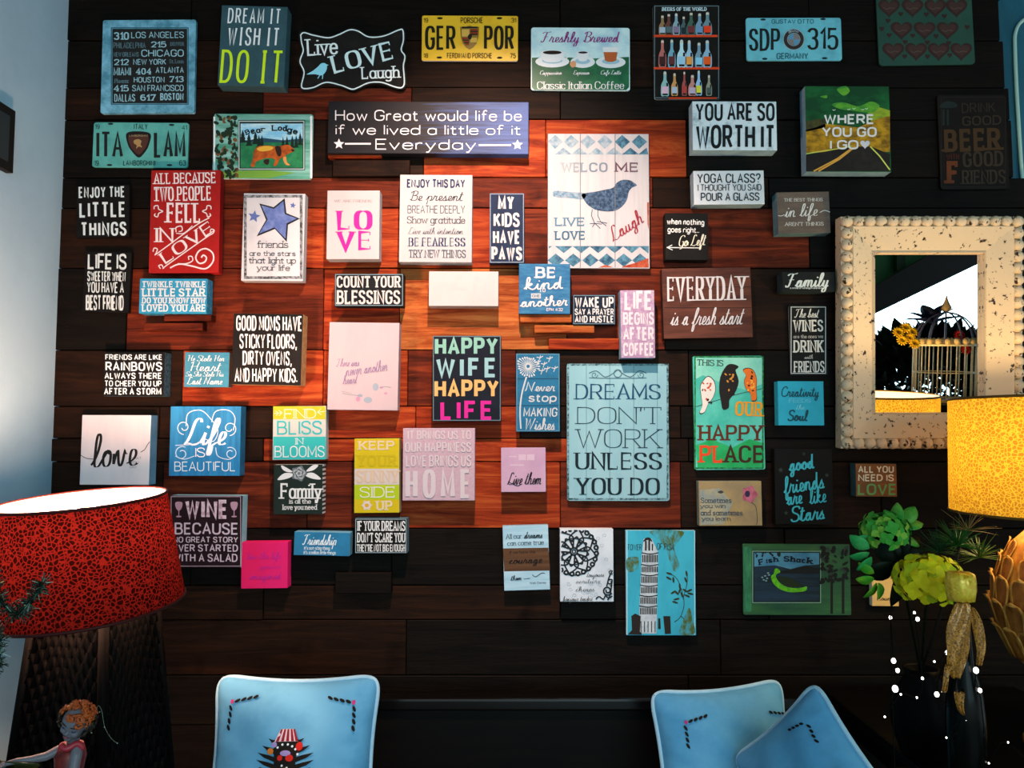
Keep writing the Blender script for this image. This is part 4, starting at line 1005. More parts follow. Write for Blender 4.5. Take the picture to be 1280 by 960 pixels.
# ---- middle block
s = Sign('box_sign', 'white box sign with LO over VE in hot pink capitals', 'sign', 'F', (183, 143, 430, 466), 0, 0.045, worn('#d6d2d4', '#ccc8cc', .4, (12, 12, 3)), worn('#c8d4da', '#b8c6ce', .4))
c = '#e62aa8'
s.t('LO', 228, 398, 240, 326, 'serif', .3, c, con=.1, serif=.14).t('VE', 228, 398, 338, 420, 'serif', .3, c, con=.1, serif=.14).t('WE ARE FRIENDS', 218, 393, 187, 199, 'serif', .14, '#9a969a')
s.done()
s = Sign('box_sign', 'white box sign of seven blue and grey lines starting ENJOY THIS DAY', 'sign', 'F', (525, 69, 866, 480), -0.3, 0.045, worn('#d2d4d6', '#c8cace', .4, (12, 12, 3)), worn('#c8d4da', '#b8c6ce', .4))
n, g = '#14305e', '#3c4854'
s.t('ENJOY THIS DAY', 560, 833, 90, 131, 'sans', .2, n).t('Be present', 570, 833, 146, 192, 'script', .08, '#1f2830', con=.5).t('BREATHE DEEPLY', 563, 833, 214, 251, 'thin', .07, g).t('Show gratitude', 560, 834, 266, 299, 'serif', .1, '#26323e', con=.6).t('Live with intention', 563, 832, 318, 349, 'script', .07, g).t('BE FEARLESS', 567, 835, 367, 406, 'serif', .22, '#1a3862', con=.15).t('TRY NEW THINGS', 568, 837, 423, 461, 'type', .1, '#2c4054')
s.done()
s = Sign('box_sign', 'tall narrow navy block reading MY KIDS HAVE PAWS in white', 'sign', 'F', (948, 156, 1112, 485), 0, 0.03, worn('#1f3556', '#1a2d4a', .4, (15, 15, 15)), None)
c = '#e0dee0'
s.add('border', paint('#8fa4b8'), frame(950, 158, 1110, 483, 4), 1)
s.t('MY', 988, 1064, 168, 236, 'cond', .24, c).t('KIDS', 967, 1090, 248, 316, 'cond', .24, c).t('HAVE', 964, 1093, 330, 396, 'cond', .24, c).t('PAWS', 957, 1102, 408, 473, 'cond', .24, c)
s.done()
s = Sign('box_sign', 'black block in heavy white slab letters reading COUNT YOUR BLESSINGS', 'sign', 'F', (220, 535, 543, 688), 0, 0.045, dk('#1a1f22', '#20262a'), None)
c = '#dcdcdc'
s.add('border', paint('#7a98a4'), frame(222, 537, 541, 686, 4), 1)
s.t('COUNT YOUR', 229, 530, 546, 601, 'slab', .24, c, con=.6, serif=.1).t('BLESSINGS', 230, 528, 613, 679, 'slab', .24, c, con=.6, serif=.1)
s.done()
s = Sign('box_sign', 'blank looking white block, its pale print washed out by the spotlight', 'sign', 'F', (663, 524, 990, 687), -0.2, 0.05, worn('#dcd8d8', '#d4d2d2', .4, (12, 12, 12)), worn('#c8c8c8', '#b8b8b8', .4))
s.add('faint_print', paint('#d0d4d4'), rect(790, 540, 818, 566) + rect(880, 548, 900, 572) + rect(765, 580, 800, 600) + rect(870, 580, 885, 640) + rect(920, 580, 935, 640) + rect(690, 630, 720, 660) + rect(745, 600, 845, 615), 1)
s.done()
s = Sign('box_sign', 'large pale pink sign left of the black wife sign, with faint script and flowers', 'sign', 'J', (190, 11, 520, 423), -0.7, 0.045, worn('#d9c8ce', '#d4c2ca', .4, (12, 12, 3)), worn('#c8b8c0', '#b8a8b0', .4))
c = '#a08cb4'
s.t('There was', 225, 345, 180, 218, 'script', .07, c, rot=2).t('never another', 265, 480, 198, 250, 'script', .06, c, rot=8).t('heart', 255, 335, 258, 300, 'script', .07, c, rot=4)
s.add('flower_print', paint('#a8bccc'), ell(412, 315, 14, 18) + ell(376, 376, 20, 14) + ell(340, 355, 12, 8), 2).add('flower_print_pink', paint('#d4a0c4'), ell(330, 372, 10, 12) + ell(440, 318, 8, 6) + ell(460, 345, 8, 5), 2).add('stem_print', paint('#9aaab0'), line([(255, 345), (300, 352), (350, 358)], 3) + line([(430, 318), (460, 314), (485, 318)], 3) + line([(250, 335), (300, 345)], 2), 2)
s.done()
s = Sign('box_sign', 'black sign lettered HAPPY WIFE HAPPY LIFE in mint, yellow and pink', 'sign', 'J', (680, 73, 1003, 476), 0, 0.045, dk('#191f2c', '#1f2634'), dk())
s.add('border', paint('#6f8c94'), frame(682, 75, 1001, 474, 4), 1)
s.t('HAPPY', 691, 988, 82, 166, 'sans', .2, '#92d0c0').t('WIFE', 697, 982, 178, 270, 'sans', .2, '#9fd4da', gap=.28).t('HAPPY', 689, 992, 281, 366, 'sans', .2, '#f2c478').t('LIFE', 717, 965, 380, 470, 'sans', .2, '#e62aa4', gap=.28)
s.done()
s = Sign('box_sign', 'tall blue box sign with a white dandelion losing its seeds', 'sign', 'J', (1073, 157, 1279, 525), 0, 0.045, worn('#2c82ae', '#246f98', .4, (15, 15, 40)), dk('#20303a', '#283a44'))
c = '#d8e6ea'
s.add('groove', paint('#16506e'), rect(1074, 275, 1278, 279) + rect(1074, 401, 1278, 405), 1).add('border', paint('#5f9ab4'), frame(1075, 159, 1277, 523, 4), 1)
rg = random.Random(2)
for k in range(26):
    a = 2 * math.pi * k / 26
    r = rg.uniform(36, 52)
    s.add('dandelion_print', paint(c), line([(1130 + 8 * math.cos(a), 218 + 8 * math.sin(a)), (1130 + r * math.cos(a), 218 + r * math.sin(a))], 3, curve=False) + ell(1130 + r * math.cos(a), 218 + r * math.sin(a), 6, 4, 7, a), 2)
for x, y in ((1180, 178), (1226, 182), (1215, 230), (1250, 228), (1170, 200), (1200, 208), (1190, 240)):
    s.add('seed_print', paint(c), line([(x, y + 16), (x + 6, y)], 3, curve=False) + line([(x - 10, y - 3), (x + 6, y), (x + 20, y - 8)], 4, curve=False) + line([(x + 6, y), (x + 8, y - 12)], 3, curve=False), 2)
s.add('stem_print', paint(c), line([(1122, 268), (1100, 350), (1092, 430), (1096, 512)], 7), 2)
s.t('Never', 1112, 1264, 290, 336, 'brush', .11, c).t('stop', 1131, 1266, 344, 386, 'hand', .16, c).t('MAKING', 1107, 1269, 412, 456, 'hand', .14, c).t('Wishes', 1110, 1264, 460, 518, 'brush', .1, c)
s.done()
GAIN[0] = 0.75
s = Sign('box_sign', 'yellow, white and green banded sign lettered KEEP YOUR SUNNY SIDE UP', 'sign', 'J', (312, 557, 524, 907), 0.5, 0.045, worn('#d9c61c', '#d4bc14', .4, (12, 12, 12)), worn('#b8b090', '#a09878', .4))
s.add('band_white', paint('#d8cfc8'), rect(313, 700, 523, 775), 1).add('band_green', paint('#b4d01e'), rect(313, 776, 523, 844), 1)
s.t('KEEP', 332, 502, 568, 612, 'slab', .22, '#e6d2ac', con=.8).t('YOUR', 324, 512, 634, 690, 'slab', .22, '#ccb818', con=.8).t('SUNNY', 320, 522, 708, 766, 'slab', .14, '#e2c4a0', con=.8).t('SIDE', 338, 502, 784, 836, 'slab', .1, '#e8ecd8', con=1).t('UP', 415, 492, 850, 896, 'slab', .22, '#e6d8b0', con=.8)
s.add('flower_print', paint('#e2d6c4'), blob(*[(371 + (22 + 4 * math.cos(6 * a)) * math.cos(a), 872 + (22 + 4 * math.cos(6 * a)) * math.sin(a)) for a in [i * .35 for i in range(18)]]), 2).add('flower_centre', paint('#dca818'), ell(371, 872, 9, 8), 3)
s.done()
s = Sign('box_sign', 'pale pink textured box sign with HOME in tall white letters', 'sign', 'J', (540, 508, 879, 849), 0, 0.05, worn('#cfb4bf', '#c8aab8', .45, (120, 120, 120), bump=.2), worn('#c0a8b0', '#b098a2', .4))
c = '#d9cfd4'
s.t('IT BRINGS US TO', 562, 862, 520, 562, 'cond', .16, c).t('OUR HAPPINESS', 550, 862, 575, 622, 'cond', .16, c).t('LOVE BRINGS US', 555, 862, 636, 690, 'cond', .16, c).t('HOME', 552, 862, 702, 838, 'cond', .17, c, gap=.3)
s.done()
s = Sign('box_sign', 'small lilac square sign with black script Live them', 'sign', 'J', (1003, 601, 1213, 809), 0.3, 0.045, worn('#d2b0ca', '#caa6c4', .4, (12, 12, 12)), None)
s.t('Live them', 1028, 1206, 716, 774, 'script', .12, '#241c22', rot=1).add('lettering', paint('#241c22', .55, .15), line([(1036, 760), (1058, 772), (1082, 780), (1096, 772)], 3), 3)
s.add('faint_print', paint('#ddc4d6'), rect(1040, 640, 1075, 646) + rect(1085, 632, 1120, 660) + rect(1125, 632, 1160, 660) + rect(1045, 680, 1110, 686), 1)
s.done()
s = Sign('box_sign', 'blue washed box sign in white brush script reading BE kind TO another', 'sign', 'G', (-5, 488, 236, 724), -0.3, 0.045, worn('#2a6c9c', '#4488b0', .4, (20, 20, 90)), worn('#2a5a78', '#204a64', .4))
c = '#e2e0e0'
s.t('BE', 72, 168, 504, 556, 'slab', .24, c, con=.6).t('kind', 14, 212, 548, 610, 'brush', .12, c, rot=2).t('TO', 90, 120, 603, 622, 'slab', .18, c).t('another', -3, 232, 638, 690, 'brush', .13, c, rot=2).t('EPH. 4:32', 124, 202, 697, 712, 'hand', .16, c)
s.add('name_tag', paint('#c4ccd2'), rect(52, 628, 98, 652), 3).t('ONE', 57, 93, 634, 646, 'slab', .2, '#2a5a78', lift=4)
s.done()
s = Sign('box_sign', 'small navy block with border reading WAKE UP SAY A PRAYER AND HUSTLE', 'sign', 'G', (249, 634, 448, 774), 0, 0.035, dk('#182636', '#1d2d40'), None)
c = '#dde0e0'
s.add('border', paint('#6f90a0'), frame(251, 636, 446, 772, 3), 1)
s.t('WAKE UP', 258, 441, 644, 696, 'cond', .24, c).t('SAY A PRAYER', 258, 441, 699, 730, 'cond', .24, c).t('AND HUSTLE', 258, 441, 732, 766, 'cond', .24, c)
s.done()
GAIN[0] = 0.8
s = Sign('box_sign', 'tall mottled purple block lettered LIFE BEGINS AFTER COFFEE', 'sign', 'G', (474, 612, 634, 931), 0.3, 0.05, worn('#b090b4', '#d0c0d0', .35, (70, 70, 70)), worn('#8fb8d4', '#7aa4c0', .4))
c = '#e6dde4'
s.t('LIFE', 492, 622, 614, 708, 'cond', .24, c).t('BEGINS', 485, 630, 716, 776, 'cond', .24, c).t('AFTER', 485, 630, 786, 850, 'cond', .24, c).t('COFFEE', 485, 630, 860, 923, 'cond', .24, c)
s.done()
GAIN[0] = 0.68
s = Sign('plank_sign', 'large white plank sign with a dark blue bird between blue harlequin bands', 'sign', 'G', (131, -125, 608, 508), -0.2, 0.018, worn('#d2d4d8', '#bfc6cc', .35, (60, 60, 5)), worn('#8a5a40', '#b8b8b8', .5, (40, 40, 40)))
bl = worn('#23506f', '#5f9ab4', .5, (50, 50, 50))
pale = worn('#6f9cb4', '#b4c8d2', .5, (50, 50, 50))
for k, x in enumerate((165, 240, 318, 398, 480, 560)):
    m = pale if k < 4 else bl
    x2 = min(x + 38, 602)
    s.add('diamond_print' if k >= 4 else 'diamond_print_pale', m, poly((x - 34, -86), (x, -118), (x2, -86), (x, -52)), 1)
for k, x in enumerate((204, 280, 360, 440, 520, 596)):
    m = pale if k < 4 else bl
    s.add('diamond_print' if k >= 4 else 'diamond_print_pale', m, poly((x - 40, -26), (x, -58), (min(x + 40, 604), -26)), 1)
s.add('diamond_print', bl, poly((135, 405), (150, 405), (136, 418)), 1)
for x in (168, 250, 330, 408, 488, 565):
    x2 = min(x + 40, 604)
    s.add('diamond_print', bl, poly((x - 38, 472), (x, 440), (x2, 472), (x, 502)), 1)
    s.add('diamond_print', bl, poly((x - 4, 405), (min(x + 80, 606), 405), (x + 38, 438)) if x < 560 else poly((560, 405), (606, 405), (604, 440)), 1)
s.add('rust_wear', worn('#a83a1c', '#c86a4a', .5, (80, 80, 80)), poly((480, 502), (540, 485), (604, 462), (606, 506), (480, 506)) + poly((370, 506), (400, 494), (440, 505)) + poly((598, 200), (606, 200), (606, 330), (600, 300)), 2)
s.add('plank_joint', paint('#6f7a80'), rect(282, -124, 285, 506) + rect(446, -124, 449, 506), 4)
for ch, a, b, cc in (('W', 195, 245, '#a8b4bc'), ('E', 250, 280, '#9aaab4'), ('L', 285, 318, '#869caa'), ('C', 325, 365, '#7890a0'), ('O', 372, 412, '#7890a0'), ('O', 415, 415, None), ('M', 448, 505, '#6a4a5c'), ('E', 515, 556, '#74606e')):
    if cc:
        s.t(ch, a, b, 12, 57, 'slab', .2, cc, rot=0)
s.t('LIVE', 164, 304, 270, 311, 'slab', .2, '#5a88a4', rot=0).t('LOVE', 164, 306, 334, 376, 'slab', .2, '#3a6c8a', rot=0).t('Laugh', 400, 598, 272, 340, 'script', .1, '#9a2c3c', rot=33)
s.add('bird_print', worn('#26405e', '#5a7c9c', .42, (120, 120, 120)), blob((549, 120), (535, 106), (515, 95), (482, 94), (455, 108), (438, 130), (400, 140), (350, 150), (292, 160), (300, 186), (322, 214), (362, 236), (430, 242), (472, 226), (502, 190), (512, 150), (528, 130)), 2)
s.add('bird_tail_print', worn('#5a8aa8', '#a0b8c6', .5, (90, 90, 90)), blob((162, 146), (230, 150), (300, 156), (310, 172), (290, 186), (240, 180), (160, 172)), 2)
s.add('bird_leg_print', paint('#3a5068'), line([(340, 232), (336, 262), (352, 300)], 3, curve=False) + line([(366, 236), (366, 262), (380, 292)], 3, curve=False) + line([(328, 300), (352, 298), (385, 302)], 3, curve=False) + line([(352, 298), (340, 316)], 3) + line([(352, 298), (378, 322)], 3) + line([(360, 290), (380, 292), (410, 298)], 3) + line([(380, 292), (406, 310)], 3), 3)
s.done()
GAIN[0] = 0.78
s = Sign('plank_sign', 'large pale blue sign in dark serif capitals about DREAMS and WORK', 'sign', 'K', (221, 204, 700, 849), -0.1, 0.014, worn('#93c9d4', '#a4d4dc', .4, (8, 8, 3)), worn('#6a8a8c', '#3a5254', .5, (40, 40, 40)), corner=.008)
s.add('worn_edge', worn('#2c4a50', '#93c9d4', .45, (110, 110, 110)), frame(222, 206, 699, 847, 9), 1)
s.add('plank_joint', paint('#5f949e'), rect(311, 206, 313.5, 846) + rect(421, 206, 423.5, 846) + rect(534, 206, 536.5, 846) + rect(645, 206, 647, 846), 2)
s.t('DREAMS', 260, 662, 302, 373, 'serif', .15, '#1c4f70').t("DON'T", 268, 666, 410, 489, 'serif', .08, '#2a4650', con=.5).t('WORK', 268, 662, 514, 602, 'serif', .07, '#2a4650', con=.5).t('UNLESS', 260, 668, 624, 703, 'serif', .18, '#14262e').t('YOU DO', 262, 658, 743, 823, 'serif', .18, '#14262e')
s.add('flourish_print', paint('#4a7480'), line([(325, 250), (360, 240), (400, 268), (440, 250), (460, 235), (480, 250), (520, 268), (560, 240), (595, 250)], 4) + spiral(350, 258, 16, 4, 1.2, 0, 3) + spiral(570, 258, 16, 4, 1.2, 180, 3, -1) + ring(460, 252, 18, 4) + line([(325, 272), (400, 274), (460, 274), (520, 274), (595, 272)], 3), 3)
s.done()

GAIN[0] = 1.1
# ---- right block
s = Sign('box_sign', 'white block with thin black capitals asking YOGA CLASS?', 'sign', 'G', (817, 50, 1149, 209), 0.5, 0.045, worn('#d4dade', '#c6ced4', .4, (12, 12, 3)), worn('#9cbccc', '#8aaabc', .5, (40, 40, 40)))
c = '#22211f'
s.t('YOGA CLASS?', 834, 1132, 64, 109, 'thin', .13, c).t('I THOUGHT YOU SAID', 835, 1136, 114, 146, 'thin', .11, c).t('POUR A GLASS', 850, 1126, 154, 193, 'thin', .13, c)
s.done()
s = Sign('box_sign', 'black square sign with an arrow pointing to the left', 'sign', 'G', (684, 250, 886, 470), -0.3, 0.04, dk('#161513', '#1d1b18'))
c = '#dcdcd8'
s.t('when nothing', 691, 867, 276, 306, 'sans', .18, c, rot=-1.5).t('goes right...', 694, 843, 314, 343, 'sans', .18, c, rot=-1.5).t('Go Left', 742, 884, 352, 404, 'script', .1, '#d8d4c0', rot=3)
s.add('arrow_print', paint(c), line([(694, 412), (845, 414)], 4) + line([(716, 400), (692, 412), (718, 424)], 4, curve=False), 3)
s.done()
GAIN[0] = 0.9
s = Sign('box_sign', 'brown wood sign lettered EVERYDAY is a fresh start', 'sign', 'G', (672, 507, 1090, 837), 1.0, 0.035, worn('#4a2a22', '#6a3e30', .45, (6, 60, 40)), worn('#3a2420', '#4a3028', .4))
c = '#dcd8d8'
s.t('EVERYDAY', 690, 1065, 549, 661, 'serif', .15, c, rot=.8).t('is a fresh start', 704, 1066, 694, 776, 'script', .085, c, rot=.8, con=.5)
s.add('plank_joint', paint('#2c1a16'), rect(676, 596, 1086, 599) + rect(678, 694, 1090, 697), 1)
s.done()
GAIN[0] = 1.15
s = Sign('box_sign', 'grey brown box sign in white script reading in life', 'sign', 'H', (120, 150, 366, 344), 0.9, 0.045, worn('#5c5048', '#6a5c50', .4, (10, 10, 60)), worn('#5f8490', '#4f727e', .4))
c = '#d4d2cc'
s.t('THE BEST THINGS', 150, 332, 180, 195, 'serif', .14, c, con=.6).t('in life', 148, 322, 206, 266, 'script', .09, c, rot=3).t("AREN'T THINGS", 154, 336, 293, 310, 'serif', .14, c, con=.6)
s.add('lettering', paint(c, .55, .15), line([(122, 262), (136, 264), (152, 258)], 3) + line([(318, 248), (340, 238), (366, 246)], 3), 3)
s.done()
s = Sign('box_sign', 'small low black block in white script reading Family, left of the mirror', 'sign', 'H', (143, 526, 390, 619), -0.2, 0.05, dk('#181a19', '#1f2220'), worn('#2c3c40', '#202c30', .5))
s.t('Family', 152, 378, 532, 598, 'script', .13, '#cfd6d2', rot=1).t('a circle of strength and love', 178, 332, 598, 607, 'sans', .2, '#cfd6d2')
s.done()
s = Sign('tin_sign', 'tall black tin sign with white line border about the best WINES', 'sign', 'H', (178, 684, 352, 1012), 0.8, 0.006, dk('#171716', '#1e1e1c'), paint('#8a9090', .4, .4), G_TIN, corner=.006)
c = '#d0cec6'
s.add('edge_line', paint('#b8bcb8'), frame(182, 690, 348, 1006, 4), 1)
s.t('The best', 197, 322, 700, 742, 'script', .13, c).t('WINES', 194, 334, 752, 808, 'slab', .18, c, serif=.1).t('are the ones we', 194, 334, 822, 839, 'slab', .14, '#a8a8a0').t('DRINK', 194, 335, 848, 906, 'slab', .18, c, serif=.1).t('with', 244, 292, 916, 936, 'script', .14, '#a8a8a0').t('FRIENDS', 196, 340, 946, 1000, 'slab', .16, c, serif=.1)
s.done()
s = Sign('box_sign', 'bright turquoise square sign lettered Creativity FEEDS Soul', 'sign', 'L', (123, 288, 338, 496), -0.2, 0.035, worn('#2fa6be', '#2a9cb4', .4, (12, 12, 12)))
c = '#15404a'
s.t('Creativity', 136, 322, 312, 362, 'brush', .15, c).t('FEEDS', 174, 276, 371, 388, 'serif', .12, '#7cccd8', con=.6).t('the', 205, 252, 398, 422, 'script', .1, '#7cccd8').t('Soul', 166, 268, 422, 476, 'brush', .16, c)
s.done()
s = Sign('box_sign', 'black sign in turquoise brush script about good friends like Stars', 'sign', 'L', (108, 606, 380, 962), -0.4, 0.03, dk('#0f0e0c', '#141310'))
c = '#3aa8b4'
s.t('good', 166, 300, 634, 706, 'brush', .11, c, rot=8, gap=.1).t('friends', 140, 348, 722, 806, 'brush', .11, c, rot=9).t('are', 155, 244, 792, 868, 'brush', .11, c, rot=8).t('like', 262, 356, 782, 862, 'brush', .11, c, rot=8).t('Stars', 176, 350, 868, 944, 'brush', .11, c, rot=6)
s.add('star_print', paint('#28322c'), star(135, 706, 14) + star(352, 730, 12) + star(160, 908, 12) + star(244, 630, 10), 2)
s.done()
s = Sign('box_sign', 'small orange brown block lettered ALL YOU NEED IS LOVE', 'sign', 'L', (489, 676, 681, 831), -0.3, 0.04, worn('#6a4a2e', '#8a5228', .45, (15, 15, 50)), worn('#3f5a5c', '#324a4c', .4))
s.t('ALL YOU', 499, 667, 686, 719, 'sans', .19, '#d8d0b8').t('NEED IS', 499, 667, 726, 759, 'sans', .19, '#d8d0b8').t('LOVE', 497, 679, 770, 824, 'sans', .18, '#5f9a5c')
s.done()
s = Sign('tin_sign', 'green and turquoise sign with three birds on a wire reading THIS IS OUR HAPPY PLACE', 'sign', 'K', (818, 168, 1147, 703), 0.4, 0.012, worn('#3fae9a', '#5fc4b0', .5, (8, 8, 8)), paint('#1f5a3a'), G_TIN, corner=.006)
s.add('upper_wash', worn('#8ed0b8', '#6cc0ac', .5, (12, 12, 12)), poly((822, 172), (1140, 172), (1144, 300), (1060, 330), (960, 300), (860, 260), (824, 280)), 1).add('lower_wash', worn('#1f9a52', '#2fae6a', .5, (14, 14, 14)), poly((828, 590), (900, 560), (1000, 600), (1080, 560), (1148, 580), (1150, 696), (836, 698)), 1)
s.add('worn_edge', worn('#17502e', '#2f9a5a', .45, (110, 110, 110)), frame(820, 170, 1146, 701, 7), 2)
s.t('THIS IS', 832, 957, 187, 216, 'slab', .14, '#2a2a22', rot=-2).t('OUR', 1012, 1142, 384, 453, 'slab', .17, '#d8921e', rot=-2).t('HAPPY', 842, 1144, 494, 568, 'slab', .17, '#5a2a16', rot=0).t('PL', 844, 955, 590, 672, 'slab', .18, '#d8441c', rot=0).t('ACE', 960, 1146, 590, 672, 'slab', .18, '#3a2416', rot=0)
s.add('wire_print', paint('#3a4a40'), line([(828, 408), (920, 380), (1020, 350), (1144, 322)], 3), 3)
for nm, pts, c1, c2 in (('white', [(872, 275), (890, 268), (912, 290), (918, 330), (905, 368), (885, 395), (868, 432), (846, 436), (858, 400), (852, 350), (850, 310)], '#d8d4c8', '#c04a2a'),
                        ('black', [(972, 220), (1000, 212), (1026, 224), (1012, 240), (1026, 290), (1010, 340), (985, 372), (982, 408), (956, 416), (948, 380), (940, 330), (945, 270)], '#1c1612', '#c8882a'),
                        ('orange', [(1050, 238), (1072, 228), (1098, 240), (1112, 280), (1110, 330), (1112, 372), (1090, 378), (1084, 345), (1062, 320), (1056, 285), (1064, 262)], '#d86a1c', '#e8a43a')):
    s.add('bird_outline', paint('#241c16'), [[Vector((sum(p[0] for p in pts) / len(pts) + (v.x - sum(p[0] for p in pts) / len(pts)) * 1.07, sum(p[1] for p in pts) / len(pts) + (v.y - sum(p[1] for p in pts) / len(pts)) * 1.05)) for v in blob(*pts, n=3)[0]]], 4)
    s.add('bird_print_' + nm, paint(c1), blob(*pts, n=3), 5)
    rg = random.Random(len(nm))
    cx, cy = sum(p[0] for p in pts) / len(pts), sum(p[1] for p in pts) / len(pts)
    for k in range(14):
        s.add('feather_print', paint(c2 if k % 3 else '#1c1612'), ell(cx + rg.uniform(-22, 22), cy + rg.uniform(-66, 66) * .8, rg.uniform(4, 8), rg.uniform(3, 6), 7, rg.random() * 3), 6)
s.done()
s = Sign('box_sign', 'tan collage sign with a purple flower, typed about winning and learning', 'sign', 'K', (842, 758, 1138, 968), 0.2, 0.03, worn('#a08a5a', '#8a7a5c', .5, (14, 14, 14)), worn('#6a7a74', '#5a6a64', .4))
s.add('grey_wash', worn('#7c8a86', '#a09878', .5, (25, 25, 25)), poly((846, 800), (940, 790), (1000, 860), (960, 960), (850, 964)), 1)
s.add('flower_print', worn('#9a4a5c', '#b86a7c', .5, (60, 60, 60)), blob(*[(1080 + (34 + 5 * math.cos(5 * a)) * math.cos(a), 820 + (38 + 5 * math.cos(5 * a)) * math.sin(a)) for a in [i * .35 for i in range(18)]]), 2).add('flower_centre', paint('#2c2440'), ell(1070, 818, 12, 15), 3).add('stem_print', paint('#3c4a3c'), line([(1088, 858), (1110, 880), (1116, 940), (1112, 964)], 3), 2)
c = '#3a4450'
s.t('Sometimes', 850, 995, 836, 861, 'type', .12, c).t('you win', 848, 966, 865, 884, 'type', .12, c).t('and sometimes', 850, 1047, 894, 919, 'type', .12, c).t('you learn', 855, 990, 924, 943, 'type', .12, c)
s.add('bird_print', paint('#3a3a34'), blob((930, 810), (945, 802), (958, 810), (944, 816)), 3)
s.done()
s = Sign('box_sign', 'small sign of two pale blue boards and a brown one about dreams and courage', 'sign', 'O', (110, 213, 325, 518), 1.6, 0.025, worn('#8fb6c6', '#a8c8d4', .4, (4, 40, 60)), worn('#7a9aa6', '#6a8a96', .4))
s.add('brown_board', worn('#4a3220', '#5c402a', .45, (5, 50, 90)), poly((108, 322), (322, 318), (330, 426), (114, 430)), 1)
s.t('All our', 122, 196, 254, 276, 'serif', .12, '#2c3a40', con=.6, rot=2).t('dreams', 204, 302, 242, 274, 'script', .12, '#1a1c1e', rot=2).t('can come true', 128, 300, 284, 306, 'serif', .12, '#2c3a40', con=.6, rot=2).t('if we have the', 138, 260, 331, 346, 'serif', .12, '#2a1c12', con=.6, rot=2).t('courage', 132, 302, 356, 392, 'script', .14, '#15100c', rot=2).t('them', 142, 202, 448, 472, 'script', .13, '#1a1c1e', rot=2).t('Walt Disney', 234, 312, 478, 488, 'thin', .14, '#3c4a50', rot=2)
s.add('squiggle_print', paint('#1a1c1e'), line([(206, 466), (236, 462)], 2) + line([(246, 445), (262, 455), (290, 438), (305, 440)], 3), 3)
s.done()
s = Sign('box_sign', 'pale grey sign with a big black lace rosette and handwriting', 'sign', 'O', (377, 230, 628, 572), -0.1, 0.035, worn('#c4d0d6', '#b4c2ca', .4, (12, 12, 12)), None)
ink = paint('#17191c')
cx, cy = 442, 336
def inside(polys, x0=380, y0=233, x1=626, y1=569):
    return [p for p in polys if all(x0 <= v.x <= x1 and y0 <= v.y <= y1 for v in p)]
L_ = []
for k in range(8):
    a = 2 * math.pi * k / 8 + .2
    for r, wd in ((108, 34), (72, 22)):
        t = (cx + r * math.cos(a), cy + r * math.sin(a))
        for sg in (-1, 1):
            mid = (cx + r * .55 * math.cos(a) - sg * wd * math.sin(a), cy + r * .55 * math.sin(a) + sg * wd * math.cos(a))
            L_ += line([(cx + 14 * math.cos(a), cy + 14 * math.sin(a)), mid, t], 7)
    for j in range(3):
        b = a + .15 + j * .26
        L_ += ring(cx + 106 * math.cos(b), cy + 106 * math.sin(b), 9, 8, 10)
L_ += ring(cx, cy, 16, 6) + ring(cx, cy, 8, 5) + ring(cx, cy, 112, 5, 40) + ring(cx, cy, 62, 5, 36)
s.add('lace_print', ink, inside(L_), 2)
rg = random.Random(9)
for k in range(46):
    x, y = rg.uniform(395, 612), rg.uniform(245, 555)
    if (x - cx) ** 2 + (y - cy) ** 2 > 128 ** 2:
        s.add('damask_print', paint('#94a2aa'), spiral(x, y, 11, 3, 1.1, rg.uniform(0, 360), 2, n=12), 1)
s.add('lace_print', ink, inside(spiral(600, 520, 24, 6, 1.6, 0, 7) + spiral(612, 480, 18, 4, 1.4, 90, 6, -1) + line([(545, 560), (560, 548), (580, 560), (590, 545), (605, 555), (622, 545)], 6) + line([(596, 500), (606, 460), (620, 430)], 6) + ring(616, 434, 9, 4) + line([(622, 470), (612, 540), (600, 565)], 6)), 2)
for t, a, b, y in (('toujours', 500, 590, 432), ('ecriture', 448, 572, 462), ('cheres', 446, 545, 500), ('bonjour tendre', 388, 535, 545)):
    s.t(t, a, b, y, y + 24, 'script', .08, '#33363a', rot=1)
s.done()
s = Sign('plank_sign', 'turquoise board with a print of a leaning white tower', 'sign', 'O', (687, 236, 1014, 730), -0.1, 0.014, worn('#3aa6bc', '#2f94ac', .4, (16, 16, 5)), worn('#a8ccd4', '#8ab4be', .4))
st = worn('#4a5a22', '#3aa6bc', .42, (60, 60, 30))
s.add('stain', st, blob((800, 240), (950, 240), (945, 275), (915, 320), (938, 400), (915, 432), (896, 390), (860, 300)) + blob((692, 370), (744, 365), (740, 420), (695, 430)) + blob((985, 600), (1000, 660), (1010, 722), (940, 724), (955, 660)), 1)
s.add('edge_line', paint('#a4ccd6'), rect(689, 238, 694, 728) + rect(1008, 238, 1012, 728), 1)
def tw(y0, y1, x0a, x1a, x0b, x1b, part, m, l):
    s.add(part, m, poly((x0a, y0), (x1a, y0), (x1b, y1), (x0b, y1)), l)
white, dark = worn('#b8c4c8', '#9aa8b0', .4, (50, 50, 50)), paint('#241d18')
tw(276, 340, 770, 808, 764, 838, 'tower_print', white, 3)
lev = [(340, 762, 838), (395, 760, 838), (442, 758, 836), (492, 756, 835), (540, 753, 833), (590, 751, 832), (640, 749, 832), (722, 746, 830)]
